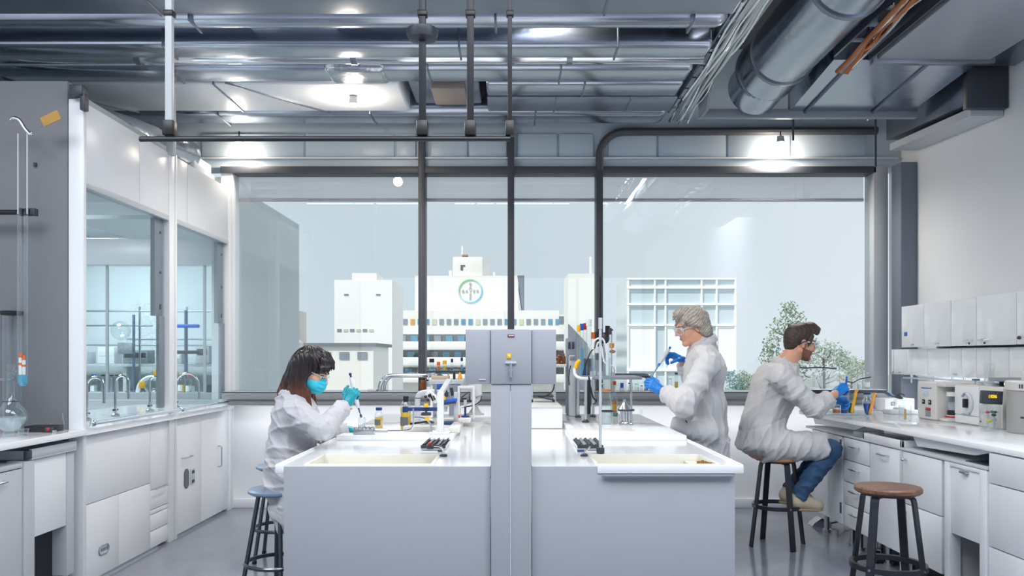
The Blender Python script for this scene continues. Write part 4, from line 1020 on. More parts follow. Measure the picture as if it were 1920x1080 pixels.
    def build(s, name, m, parent=None, smooth=0, loc=None):
        v, q = s.mesh()
        # keep the largest connected surface and anything not tiny
        if smooth:
            for _ in range(smooth):
                acc = np.zeros_like(v); cn = np.zeros(len(v))
                for a, b in ((0,1),(1,2),(2,3),(3,0)):
                    np.add.at(acc, q[:,a], v[q[:,b]]); np.add.at(cn, q[:,a], 1)
                    np.add.at(acc, q[:,b], v[q[:,a]]); np.add.at(cn, q[:,b], 1)
                v = 0.5*v + 0.5*acc/np.maximum(cn,1)[:,None]
        off = OFF[parent.name] if parent is not None else (Vector(loc) if loc is not None else Vector((0,0,0)))
        v = v - np.array(off)
        me = bpy.data.meshes.new(name)
        me.vertices.add(len(v)); me.vertices.foreach_set('co', v.astype(np.float32).ravel())
        me.loops.add(q.size); me.loops.foreach_set('vertex_index', q.astype(np.int32).ravel())
        me.polygons.add(len(q)); me.polygons.foreach_set('loop_start', np.arange(0, q.size, 4, dtype=np.int32))
        me.update(calc_edges=True); me.validate()
        me.polygons.foreach_set('use_smooth', [True]*len(me.polygons))
        me.materials.append(m)
        o = bpy.data.objects.new(name, me); COL.objects.link(o)
        if parent is not None: o.parent = parent
        elif loc is not None: o.location = loc
        OFF[o.name] = off.copy()
        return o
def np3(v): return np.array(v, np.float32)
def frame(fwd, up=(0,0,1), roll=0.0):
    """rows: forward, left, up"""
    f = np.array(fwd, float); f /= np.linalg.norm(f); u = np.array(up, float); l = np.cross(u, f); l /= np.linalg.norm(l); u = np.cross(f, l)
    if roll:
        c, s_ = math.cos(roll), math.sin(roll); l, u = l*c+u*s_, u*c-l*s_
    return np.stack([f, l, u])
def crease(p, seed, amp, scale, stretch=(1,1,1), layers=4, main=None):
    """long soft-edged wrinkles running along a few directions, each fading in and out"""
    rr = np.random.RandomState(seed); q = p*np.array(stretch, np.float32)*scale
    out = 0
    for i in range(layers):
        d = rr.randn(3)
        if main is not None: d = np.array(main)+0.55*d
        d /= np.linalg.norm(d); e = np.cross(d, rr.randn(3)); e /= np.linalg.norm(e); g = np.cross(d, e)
        ph = (q@d)*(1+.22*i) + .9*np.sin((q@e)*.30+rr.rand()*6) + .7*np.sin((q@g)*.24+rr.rand()*6) + rr.rand()*6
        rdg = (1-np.abs(np.sin(ph)))
        rdg = rdg**2.6
        m = np.clip(.5+1.1*np.sin((q@e)*.42+rr.rand()*6)*np.sin((q@g)*.37+rr.rand()*6)+.35*np.sin((q@d)*.5+rr.rand()*6), 0, 1)
        out = out + rdg*m
    return -amp*(out-.25)

SKIN = mat('skin', rgb(212,158,130), 0.5, var=0.07, vscale=25, sub=0.08)
SKINF = mat('skin_fair', rgb(226,178,152), 0.5, var=0.06, vscale=25, sub=0.08)
COAT = mat('white_coat_cotton', rgb(196,195,197), 0.85, var=0.02, vscale=14, bump=0.10, bscale=9, sheen=0.1)
COATW = mat('pale_grey_coat_cotton', rgb(188,188,193), 0.85, var=0.02, vscale=14, bump=0.10, bscale=9, sheen=0.1)
JEAN = mat('blue_denim', rgb(46,78,112), 0.85, var=0.22, vscale=18, bump=0.15, bscale=40)
DARKT = mat('dark_trousers', rgb(50,54,66), 0.85, var=0.1)
TEALG = mat('teal_nitrile_glove', rgb(10,150,165), 0.38, var=0.06, bump=0.1, bscale=60)
BLUEG = mat('blue_nitrile_glove', rgb(15,120,205), 0.38, var=0.06, bump=0.1, bscale=60)
EYEW = mat('eye_white', rgb(235,232,228), 0.2)
IRIS = mat('dark_iris', rgb(40,30,25), 0.2)
LIPM = mat('lip', rgb(178,104,92), 0.45)
SHOE = mat('beige_suede_shoe', rgb(178,168,150), 0.85, var=0.08, vscale=30)
SOLE = mat('tan_shoe_sole', rgb(150,132,104), 0.7, var=0.05)
LENSG = glass('safety_lens', (0.93,0.95,0.98), 0.08, 0.6, 2.5)

def head_field(Fd, c, M, s=1.0, female=False, beard=0):
    """adds a head at c; M rows: forward, left, up"""
    c = np3(c)
    def W(x, y, z): return c + s*(x*M[0]+y*M[1]+z*M[2])
    E = lambda p, r, k=0.012, op='add': Fd.ell(W(*p), np3(r)*s, M, k*s, op)
    E((-.014,0,.036), (.099,.077,.086), .01)
    E((.028,0,-.035), (.066,.060,.078), .03)
    jw = .052 if not female else .046
    for sg in (1,-1):
        Fd.cap(W(-.008,sg*jw,-.055), W(.066,sg*.012,-.098), .017*s, .014*s, .022*s)
        E((.058,sg*.036,-.022), (.030,.024,.030), .02)
        E((-.012,sg*.078,-.010), (.019,.009,.032), .006)
        E((-.006,sg*.086,-.010), (.010,.005,.018), .006, 'sub')
    E((.070,0,-.098), (.020,.024,.016), .016)
    E((.082,0,.022), (.015,.046,.012), .016)
    E((.100,.032,.000), (.018,.016,.011), .010, 'sub'); E((.100,-.032,.000), (.018,.016,.011), .010, 'sub')
    Fd.cap(W(.092,0,.014), W(.117,0,-.024), .008*s, .0105*s, .010*s)
    for sg in (1,-1): E((.103,sg*.011,-.029), (.011,.008,.007), .007)
    E((.088,0,-.055), (.0095,.021,.006), .007); E((.087,0,-.067), (.009,.019,.0065), .007)
    E((.106,0,-.0612), (.012,.026,.0022), .003, 'sub')
    return W
def face_bits(body, W, s, M, lash=None, iris=IRIS, browm=None):
    for sg in (1,-1):
        b = MB(); p = Vector(W(.079,sg*.031,.000)); b.ball(p, .0135*s, n=18, m=12)
        e = b.build('eye', EYEW, body)
        b = MB(); q = Vector(W(.0885,sg*.031,-.002)); b.ball(q, .0062*s, n=12, m=8); b.build('iris', iris, e)
        b = MB(); b.tube(smooth_path([Vector(W(.080,sg*.016,.007)),Vector(W(.0915,sg*.030,.0095)),Vector(W(.080,sg*.046,.005))],4), .0026*s, 6); b.build('eyelid', lash or SKIN, e)
        if browm:
            b = MB(); b.tube(smooth_path([Vector(W(.097,sg*.012,.021)),Vector(W(.096,sg*.030,.026)),Vector(W(.078,sg*.052,.021))],4), [.004*s]*4+[.0032*s]*5, 6); b.build('eyebrow', browm, body)
def hand_field(Fd, wr, fx, n, side, curls, thumb=(0.5,0.35), s=1.0, spread=0.0, grow=0.0):
    """fx: wrist to knuckles; n: back-of-hand direction; side +1: thumb towards cross(n, fx)"""
    fx = np.array(fx, float); fx /= np.linalg.norm(fx); n = np.array(n, float); n = n-fx*(n@fx); n /= np.linalg.norm(n); y = np.cross(n, fx)*side
    wr = np.array(wr, float); g = grow
    def W(a, b, c): return wr + s*(a*fx+b*y+c*n)
    Fd.cap(W(-.004,0,0), W(.012,0,0), (.027+g)*s, (.027+g)*s, .012*s, flat=(n, 1.25))
    for yy in (.027,.010,-.008,-.024): Fd.cap(W(.012,yy*.75,.0), W(.088-abs(yy-.008)*.25,yy,.004), (.0145+g)*s, (.0125+g)*s, .016*s)
    Fd.ell(W(.045,.004,-.006), np.array((.042,.034,.013))*s, np.stack([fx,y,n]), .012*s)
    tips = []
    L = [(.043,.026,.022),(.047,.030,.023),(.043,.028,.022),(.034,.021,.019)]
    for i, yy in enumerate((.029,.0095,-.010,-.0275)):
        p = W(.088-abs(yy-.008)*.25, yy, .004); ang = 0.0; sp = spread*(1.5-i)
        d0 = fx*math.cos(sp)+y*math.sin(sp)
        rad = (.0098,.0102,.0098,.0088)[i]+g
        for j in range(3):
            ang += curls[i][j]
            d = d0*math.cos(ang)-n*math.sin(ang)
            q = p + d*L[i][j]*s
            Fd.cap(p, q, (rad-.0008*j)*s, (rad-.0008*(j+1))*s, .0035*s)
            p = q
        tips.append(p)
    b0 = W(.022,.026,-.010); o1, f1 = thumb
    d1 = fx*math.cos(o1)+y*math.sin(o1)-n*f1; d1 /= np.linalg.norm(d1)
    p1 = b0+d1*.046*s
    d2 = fx*math.cos(o1*.45)+y*math.sin(o1*.45)-n*(f1*1.35); d2 /= np.linalg.norm(d2)
    p2 = p1+d2*.032*s; d3 = fx*math.cos(o1*.1)+y*math.sin(o1*.1)-n*(f1*1.5); d3 /= np.linalg.norm(d3)
    p3 = p2+d3*.026*s
    Fd.cap(b0, p1, (.0155+g)*s, (.0125+g)*s, .010*s); Fd.cap(p1, p2, (.0122+g)*s, (.0112+g)*s, .004*s); Fd.cap(p2, p3, (.0112+g)*s, (.009+g)*s, .004*s)
    tips.append(p3)
    return tips
def glove(parent, m, wr, fx, n, side, curls, thumb=(0.5,0.35), s=1.0, spread=0.0, name='glove'):
    fx_ = np.array(fx, float); fx_ /= np.linalg.norm(fx_)
    c = np.array(wr)+fx_*.08*s
    Fd = Field(c-.17*s, c+.17*s, .0024)
    tips = hand_field(Fd, wr, fx, n, side, curls, thumb, s, spread)
    a = np.array(wr)-fx_*.022*s
    Fd.cap(a, np.array(wr)+fx_*.008*s, .033*s, .029*s, .006, cut=2, flat=(n, 1.2), fold=(.001, 160, 1.0))
    return Fd.build(name, m, parent, smooth=1), tips
# ================================================================== the three people
GRIP = [(1.15,1.25,0.7)]*4
# ------------------------------------------------ woman seated at the left bench, facing right
def woman():
    d0 = 4.69
    p = lambda x, y, d=d0: np3(P(x, y, d))
    base = (-1.3, d0, 0.66)
    hc = p(583, 693); M = frame((math.cos(-.50), -.10, math.sin(-.50)), (0,0,1))
    sh = 1.02
    neck = p(551, 738); 
    Rs, Re, Rw = p(556, 776, 4.52), p(606, 806, 4.42), p(650, 757, 4.66)
    Ls, Le, Lw = p(566, 772, 4.87), p(606, 818, 5.05), p(652, 805, 5.12)
    hip = np3((-1.275, d0, .74)); chest = p(556, 800); waist = p(545, 852)
    kR, kL = np3((-.93, 4.60, .725)), np3((-.93, 4.80, .725)); aR, aL = np3((-1.02, 4.60, .30)), np3((-1.02, 4.80, .30))
    B = Field((-1.62, 4.25, .18), (-.72, 5.2, 1.55), .005)
    W = head_field(B, hc, M, sh, True)
    B.cap(W(-.035,0,-.06), neck, .05, .058, .03)
    B.cap(neck, chest, .055, .10, .05); B.cap(chest, waist, .105, .10, .05); B.cap(waist, hip, .105, .12, .05)
    B.cap(Rs, Ls, .05, .05, .04)
    for a, e, w_ in ((Rs,Re,Rw),(Ls,Le,Lw)): B.cap(a, e, .042, .034, .02); B.cap(e, w_, .034, .024, .012)
    for k_, a_, sg in ((kR,aR,-1),(kL,aL,1)):
        hp = hip+np3((0,sg*.09,-.02)); B.cap(hp, k_, .07, .052, .03); B.cap(k_, a_, .048, .034, .02); B.cap(a_, a_+np3((.12,0,-.055)), .03, .024, .015)
    o = B.build('person', SKINF, None, loc=base)
    tag(o, 'woman with long dark hair, mask and teal gloves sitting at the left bench', 'person')
    face_bits(o, W, sh, M, BLACK, IRIS, mat('dark_brow', rgb(40,28,24), .7))
    # coat
    C = Field((-1.66, 4.22, .30), (-.72, 5.22, 1.32), .006)
    C.ell(p(556,790), (.135,.20,.17), None, .05); C.ell(p(546,845), (.135,.185,.15), None, .06); C.ell(hip+np3((.02,0,.0)), (.155,.205,.13), None, .06)
    C.cap(Rs+np3((-.01,.02,.0)), Ls+np3((-.01,-.02,.0)), .072, .072, .05); C.cap(neck+np3((-.01,0,-.03)), chest, .08, .12, .05)
    C.cap(Rs, Re, .072, .066, .035, fold=(.0045, 62, .4)); C.cap(Re, Rw+(Re-Rw)*.20, .066, .050, .02, fold=(.0045, 85, 1.2), cut=2)
    C.cap(Ls, Le, .07, .062, .03, fold=(.006, 60, 2.0)); C.cap(Le, Lw, .062, .046, .02, fold=(.0045, 80, .2), cut=2)
    for sg in (-1, 1): C.cap(hip+np3((.03,sg*.09,.0)), np3((-1.02, d0+sg*.10, .745)), .095, .082, .06)
    # skirt hanging off the stool on the near side and behind
    sk = [np3((-1.36,4.60,.78)), np3((-1.365,4.575,.64)), np3((-1.345,4.555,.52)), np3((-1.315,4.55,.40))]
    C.chain(sk, [.06,.04,.028,.014], .05, flat=((0,1,0), 1.5))
    sk2 = [np3((-1.24,4.55,.74)), np3((-1.25,4.53,.62)), np3((-1.26,4.525,.50)), np3((-1.26,4.53,.40))]
    C.chain(sk2, [.07,.06,.045,.02], .05, flat=((0,1,0), 2.2))
    C.warp(lambda q: crease(q, 4, .011, 19, main=(.6,.3,.5)) + crease(q, 8, .004, 42))
    # waist seam
    C.warp(lambda q: .004*np.exp(-((q[...,2]-.835)/.006)**2))
    # hollow neck
    C.cap(W(-.03,0,-.05), neck+np3((0,0,-.01)), .057, .062, .008, op='sub')
    ct = C.build('lab_coat', COATW, o)
    # collar
    K = Field(neck-.16, neck+.16, .004)
    pts = []
    for i in range(13):
        a = R(50+ i*260/12); pts.append(neck + np3((.075*math.cos(a)+.005, .085*math.sin(a), .028-.05*max(0,math.cos(a)))))
    for off_, rr in ((np3((0,0,-.012)), .006), (np3((-.006,0,-.030)), .0075)): K.chain([q+off_ for q in pts], [rr]*13, .02)
    K.build('collar', COATW, ct)
    for i in range(4):
        q = p(607-3*i, 800+14*i, 4.63); b = MB(); b.ball(q, .007, n=10, m=6); b.build('button', WHITE, ct)
    # cuff button seen as a small brass dot
    b = MB(); b.ball(p(658, 766, 4.60), .007, n=10, m=6); b.build('button', mat('brass_button', rgb(190,150,60), .35, .8), ct)
    # trousers, shoes
    T = Field((-1.5, 4.4, .22), (-.78, 5.0, .86), .006)
    for k_, a_, sg in ((kR,aR,-1),(kL,aL,1)):
        T.cap(hip+np3((0,sg*.09,-.03)), k_, .078, .062, .03); T.cap(k_, a_, .060, .048, .02, fold=(.004, 60, 1), cut=2)
    T.build('trousers', mat('navy_trousers', rgb(28,36,72), .85), o)
    for a_ in (aR, aL):
        S = Field(a_-np3((.12,.08,.12)), a_+np3((.22,.08,.08)), .005)
        S.cap(a_+np3((-.02,0,-.03)), a_+np3((.12,0,-.055)), .042, .032, .02); S.cap(a_, a_+np3((-.03,0,-.05)), .04, .034, .02)
        S.half(a_+np3((0,0,-.082)), (0,0,-1)); S.build('shoe', DGREY, o)
    # hair
    HM = bpy.data.materials.new('dark_brown_long_hair'); HM.use_nodes = True
    nt = HM.node_tree; N = nt.nodes; L = nt.links; bs = N['Principled BSDF']; bs.inputs['Roughness'].default_value = .36
    tc = N.new('ShaderNodeTexCoord'); sx = N.new('ShaderNodeSeparateXYZ'); L.new(tc.outputs['Generated'], sx.inputs[0])
    no = N.new('ShaderNodeTexNoise'); no.inputs['Scale'].default_value = 9; mp = N.new('ShaderNodeMapping'); mp.inputs['Scale'].default_value = (4,4,.5); L.new(tc.outputs['Generated'], mp.inputs[0]); L.new(mp.outputs[0], no.inputs['Vector'])
    ma = N.new('ShaderNodeMath'); ma.operation = 'MULTIPLY_ADD'; ma.inputs[1].default_value = .25; L.new(no.outputs['Fac'], ma.inputs[0]); L.new(sx.outputs[2], ma.inputs[2])
    rp = N.new('ShaderNodeValToRGB'); rp.color_ramp.elements[0].color = rgb(112,62,42)+(1,); rp.color_ramp.elements[0].position = .18; rp.color_ramp.elements[1].color = rgb(30,24,28)+(1,); rp.color_ramp.elements[1].position = .62
    L.new(ma.outputs[0], rp.inputs[0]); L.new(rp.outputs[0], bs.inputs['Base Color'])
    H = Field((-1.46, 4.48, 1.05), (-1.0, 4.92, 1.53), .0032)
    H.ell(W(-.012,0,.040), np3((.108,.090,.096))*sh, M, .01)
    H.ell(W(-.045,0,.0), np3((.072,.092,.09))*sh, M, .03)
    # curtain of hair on the near side and behind
    def lock(pts, rs, fl=(0,1,0), fc=1.0): H.chain([np3(q) for q in pts], rs, .022, flat=(fl, fc))
    yn = hc[1]-.085; yf_ = hc[1]+.085
    lock([p(568,672,yn), p(560,705,yn), p(550,735,yn+.01), p(535,748,yn+.03)], [.042,.044,.034,.012], fc=1.6)
    lock([p(562,685), p(548,715), p(533,735), p(521,748)], [.06,.054,.036,.010], fc=.8)
    lock([p(570,672,yn), p(570,705,yn-.004), p(574,740,yn-.004), p(582,760,yn)], [.04,.036,.026,.008], fc=1.7)
    lock([p(562,680,yn), p(561,715,yn), p(563,742,yn), p(568,757,yn)], [.04,.036,.026,.008], fc=1.6)
    lock([p(573,668,yf_), p(576,705,yf_), p(583,740,yf_), p(592,758,yf_)], [.04,.034,.024,.01], fc=1.6)
    # fringe sweeping forward
    for i, (ya_, yb_) in enumerate(((-.06,-.075),(-.035,-.052),(-.008,-.03),(.02,-.005),(.045,.03),(.065,.062))):
        H.chain([W(.03,ya_*.5,.118), W(.075,ya_,.090), W(.095,yb_,.062), W(.101,yb_*1.05,.042+.010*(i%2))], [.015,.010,.006,.0025], .006)
    lock([W(.055,-.070,.09), W(.080,-.078,.05), W(.084,-.080,.01)], [.014,.008,.003], fc=1.2)
    def strands(q):
        a = np.arctan2(q[...,1]-hc[1], q[...,0]-hc[0]); r_ = q[...,0]*38+q[...,1]*55+q[...,2]*16
        return .0026*np.sin(a*26+3*np.sin(q[...,2]*22)+r_) + .0016*np.sin(a*47+r_*1.7+2*np.sin(q[...,2]*31))
    H.warp(strands)
    # clear the face
    H.ell(W(.098,-.01,-.045), np3((.070,.082,.066))*sh, M, .006, 'sub')
    H.ell(W(.070,-.088,-.035), np3((.042,.05,.050))*sh, M, .006, 'sub')
    H.build('hair', HM, o)
    # mask
    MK = Field(hc-.15, hc+.16, .003)
    MK.ell(W(.052,0,-.058), np3((.072,.066,.062))*sh, M, .01); MK.cap(W(.108,0,-.02), W(.106,0,-.07), .012, .012, .025)
    def cutm(q):
        l = (q-hc)@M.T/sh
        return l
    sl, q = MK.block(MK.lo, MK.lo+MK.h*(MK.n-1)); l = (q-hc)@M.T/sh
    MK.f[sl] += .0016*np.sin(l[...,2]*260)*(np.abs(l[...,1])<.05)
    MK.f[sl] = np.maximum(MK.f[sl], np.maximum(l[...,2]+.016-.012*np.clip((l[...,0]-.05)/.06,0,1), -l[...,2]-.112))
    MK.f[sl] = np.maximum(MK.f[sl], .020+.15*np.maximum(0,l[...,2]+.06)-l[...,0])
    mk = MK.build('face_mask', mat('turquoise_mask', rgb(60,200,228), .8, var=.03, bump=.1, bscale=30), o)
    for sg in (1,-1):
        b = MB(); b.tube(smooth_path([W(.035,sg*.064,-.03), W(.0,sg*.083,-.005), W(-.018,sg*.09,.012)],4), .0018, 6); b.tube(smooth_path([W(.03,sg*.062,-.09), W(.0,sg*.08,-.05), W(-.02,sg*.088,-.02)],4), .0018, 6); b.build('ear_loop', WHITE, mk)
    # safety spectacles, barely seen under the fringe
    b = MB(); b.tube(smooth_path([W(.09,-.06,.006), W(.11,-.03,.008), W(.114,0,.008), W(.11,.03,.008), W(.09,.06,.006)],4), .0018, 6); b.tube([W(.09,-.06,.006), W(-.01,-.085,.0)], .002, 6); b.build('spectacles', LGREY, o)
    # gloves
    fx = np3((.70,.10,.72)); fx2 = np3((.55, .12, .80))
    _, tips = glove(o, TEALG, Rw, (.42,.10,.72), (-.25,-1,.15), 1, [(1.15,1.3,.8),(1.2,1.3,.8),(1.2,1.35,.8),(1.2,1.3,.9)], (1.0,.35), 0.95)
    glove(o, TEALG, Lw, (.9,.1,-.12), (.1,.2,1), -1, [(.35,.4,.3)]*4, (.5,.2), .95)
    return o
woman()

# ------------------------------------------------ man standing right of the island, facing left
def standing_man():
    d0 = 5.66
    p = lambda x, y, d=d0: np3(P(x, y, d))
    base = (1.36, d0, 0)
    hc = p(1297, 613); M = frame((-math.cos(-.26), -.12, math.sin(-.26)), (0,0,1)); sh = 1.06
    neck = p(1318, 641)
    Ls, Le, Lw = p(1327, 684, 5.44), p(1283, 757, 5.34), p(1240, 733, 5.50)       # near (camera side) arm
    Rs, Re, Rw = p(1317, 682, 5.86), p(1304, 740, 5.98), p(1280, 675, 5.84)       # far arm, hand raised
    chest, belly, hip = p(1318, 705), p(1312, 775), p(1317, 835)
    B = Field((.86, 5.15, .0), (1.72, 6.2, 1.80), .0055)
    W = head_field(B, hc, M, sh)
    B.cap(W(-.035,0,-.06), neck, .055, .064, .03); B.cap(neck, chest, .06, .11, .05); B.cap(chest, belly, .11, .11, .05); B.cap(belly, hip, .11, .12, .05); B.cap(Ls, Rs, .055, .055, .04)
    for a, e, w_ in ((Ls,Le,Lw),(Rs,Re,Rw)): B.cap(a, e, .046, .038, .02); B.cap(e, w_, .038, .027, .012)
    legs = []
    for sg in (-1, 1):
        h_ = hip+np3((0,sg*.09,-.03)); k_ = np3((1.33+.02*sg, d0+sg*.10, .48)); a_ = np3((1.36+.03*sg, d0+sg*.11, .09)); legs.append((h_,k_,a_))
        B.cap(h_, k_, .075, .05, .03); B.cap(k_, a_, .048, .034, .02); B.cap(a_, a_+np3((-.12,0,-.05)), .032, .026, .015)
    o = B.build('person', SKIN, None, loc=base)
    tag(o, 'grey-haired man in goggles standing right of the island holding a pipette', 'person')
    face_bits(o, W, sh, M, None, IRIS, mat('grey_brow', rgb(120,112,104), .7))
    C = Field((.86, 5.12, .62), (1.76, 6.2, 1.58), .006)
    C.ell(p(1322,695), (.135,.20,.16), None, .05); C.ell(p(1314,760), (.165,.195,.19), None, .06); C.ell(p(1313,815), (.175,.20,.20), None, .06)
    C.cap(p(1314,830), p(1315,872), .19, .195, .05, cut=2)
    C.cap(p(1320,668,5.50), p(1315,668,5.82), .068, .068, .05); C.cap(neck+np3((0,0,-.02)), chest, .085, .12, .05)
    C.cap(Ls, Le, .078, .080, .04, fold=(.0045, 50, .8)); C.cap(Le, Lw+(Le-Lw)*.17, .078, .056, .03, fold=(.007, 75, 2.2), cut=2)
    C.cap(Rs, Re, .074, .066, .035, fold=(.006, 55, 1.8)); C.cap(Re, Rw+(Re-Rw)*.1, .064, .050, .02, fold=(.006, 75, .2), cut=2)
    # sagging sleeve cloth under the elbow and the patch pocket on the near side
    C.cap(p(1290,772,5.36), p(1272,760,5.40), .055, .045, .04)
    C.cap(p(1278,800,5.47), p(1330,812,5.44), .05, .06, .06, flat=((0,1,0),1.5))
    C.cap(p(1268,790,5.48), p(1262,806,5.5), .035, .03, .03)
    C.warp(lambda q: crease(q, 14, .011, 17, main=(.6,.4,.35)) + crease(q, 18, .0045, 40))
    C.cap(W(-.03,0,-.05), neck+np3((0,0,-.012)), .062, .068, .008, op='sub')
    ct = C.build('lab_coat', COAT, o)
    K = Field(neck-.17, neck+.17, .004); pts = []
    for i in range(15):
        a = R(180+55+i*250/14); pts.append(neck+np3((.076*math.cos(a)+.002, .084*math.sin(a), .026+.040*math.cos(a))))
    for off_, rr in ((np3((0,0,-.018)),.0055),(np3((.004,0,-.034)),.007),(np3((.010,0,-.050)),.0065)): K.chain([q+off_ for q in pts], [rr]*15, .02)
    K.build('collar', COAT, ct)
    b = MB(); b.tube(smooth_path([p(1283,775,5.33),p(1285,785,5.38),p(1288,792,5.40)],3), .004, 6); b.build('pen_clip', DARKT, ct)
    T = Field((1.05, 5.4, .03), (1.62, 5.95, .86), .007)
    for h_, k_, a_ in legs: T.cap(h_, k_, .092, .068, .03); T.cap(k_, a_+np3((0,0,-.03)), .066, .056, .02, fold=(.004, 50, .5), cut=2)
    T.build('trousers', DARKT, o)
    for h_, k_, a_ in legs:
        S = Field(a_-np3((.24,.09,.12)), a_+np3((.12,.09,.06)), .006)
        S.cap(a_+np3((.03,0,-.04)), a_+np3((-.15,0,-.052)), .044, .036, .02); S.cap(a_+np3((0,0,.01)), a_+np3((.01,0,-.04)), .045, .045, .02); S.half(a_+np3((0,0,-.0885)), (0,0,-1)); S.build('shoe', BLACK, o)
    HM = mat('grey_wavy_hair', rgb(158,150,140), .5, var=.5, vscale=42)
    H = Field(hc-.19, hc+.19, .003)
    H.ell(W(-.020,0,.048), np3((.108,.088,.088))*sh, M, .01); H.ell(W(-.070,0,-.012), np3((.052,.078,.075))*sh, M, .03)
    H.chain([W(.02,0,.122), W(.072,-.02,.112), W(.100,-.03,.078)], [.026,.022,.010], .025); H.chain([W(.02,.03,.118), W(.075,.03,.108), W(.100,.03,.076)], [.024,.020,.010], .025)
    for sg in (1,-1):
        H.chain([W(.05,sg*.072,.065), W(.015,sg*.084,.03), W(-.012,sg*.090,.0), W(-.028,sg*.088,-.035)], [.020,.022,.020,.010], .02)
        H.chain([W(-.03,sg*.075,.0), W(-.06,sg*.07,-.05), W(-.085,sg*.05,-.075)], [.030,.030,.014], .02)
        H.chain([W(.062,sg*.066,.07), W(.074,sg*.068,.035), W(.066,sg*.070,.012)], [.014,.010,.004], .012)
    H.chain([W(-.09,0,-.02), W(-.10,0,-.06), W(-.118,0,-.082)], [.045,.038,.012], .02)
    H.ell(W(.112,0,-.03), np3((.070,.09,.088))*sh, M, .006, 'sub')
    for sg in (1,-1): H.ell(W(.004,sg*.098,-.026), np3((.024,.024,.030))*sh, M, .006, 'sub')
    H.warp(lambda q: .0028*np.sin(q[...,0]*55+2.2*np.sin(q[...,2]*48+q[...,1]*20)) * np.sin(q[...,2]*62+1.5*np.sin(q[...,0]*40)) + .0018*np.sin(((q@M[0])*.6+(q@M[2]))*330+3*np.sin(q[...,0]*40)))
    H.build('hair', HM, o)
    # stubble-free lips are enough; goggles
    t_ = MB(); fr = [W(.088,-.062,.012), W(.112,-.045,.016), W(.120,0,.012), W(.112,.045,.016), W(.088,.062,.012)]
    fl = [W(.086,-.062,-.022), W(.106,-.045,-.030), W(.118,-.012,-.016), W(.118,.012,-.016), W(.106,.045,-.030), W(.086,.062,-.022)]
    t_.tube(smooth_path(fr,4), .0028*sh, 6); t_.tube(smooth_path(fl,4), .0022*sh, 6)
    for sg in (1,-1): t_.tube([W(.088,sg*.062,.012), W(.086,sg*.064,-.006), W(.086,sg*.062,-.022)], .003*sh, 6); t_.tube([W(.087,sg*.064,.002), W(.03,sg*.082,.004), W(-.012,sg*.088,.006)], .0026*sh, 6)
    g = t_.build('safety_goggles', mat('pale_blue_goggle_frame', rgb(170,196,214), .25), o)
    L_ = MB(); n_ = 8
    top = smooth_path(fr, 2); bot = smooth_path([fl[0],fl[1],(np3(fl[2])+np3(fl[3]))/2,fl[4],fl[5]], 2)
    vs = [[L_.bm.verts.new(q) for q in top],[L_.bm.verts.new(q) for q in bot]]
    for i in range(min(len(vs[0]),len(vs[1]))-1): L_.bm.faces.new((vs[0][i],vs[0][i+1],vs[1][i+1],vs[1][i]))
    L_.build('lens', LENSG, g)
    b = MB(); b.tube(smooth_path([W(.0955,-.017,-.061), W(.0995,0,-.0605), W(.0955,.017,-.061)],4), .0032*sh, 6); b.build('lips', LIPM, o)
    # near hand supports the tip, far hand holds the pipette body
    glove(o, BLUEG, Lw, (-.66,.05,.42), (.1,-1,.25), -1, [(.75,.7,.4),(.85,.8,.5),(.95,.9,.5),(1.0,.9,.5)], (.75,.55), 1.02)
    glove(o, BLUEG, Rw, (-.86,-.10,.36), (.25,.35,.9), 1, [(.25,.75,.5),(.75,.85,.5),(.85,.9,.5),(.9,.9,.5)], (.55,.75), 1.02)
    pa, pb, pc = Vector(P(1253.5,656,5.74)), Vector(P(1236,683,5.66)), Vector(P(1221,708,5.52))
    t = thing('pipette', 'pale pipette with a blue tip held slanting down between the standing man\'s gloves', 'pipette', pa)
    b = MB(); b.tube([pa, pa+(pb-pa)*.1, pa+(pb-pa)*.5, pa+(pb-pa)*.9, pb], [.012,.014,.013,.010,.007], 16); b.build('grip_body', LGREY, t)
    b = MB(); b.tube([pb, pb+(pc-pb)*.6, pc], [.0065,.004,.0018], 10); b.build('blue_tip', mat('pale_blue_tip', rgb(96,140,178), .3), t)
    ax = (pb-pa).normalized(); b = MB(); b.cyl(pa-ax*.022, pa, .006, n=12); b.ball(pa-ax*.024, .009, n=12, m=8); b.build('plunger', BLUE, t)
    b = MB(); b.cyl(pb-ax*.004, pb+ax*.012, .009, n=14); b.build('collar_ring', BLUE, t)
    return o
standing_man()
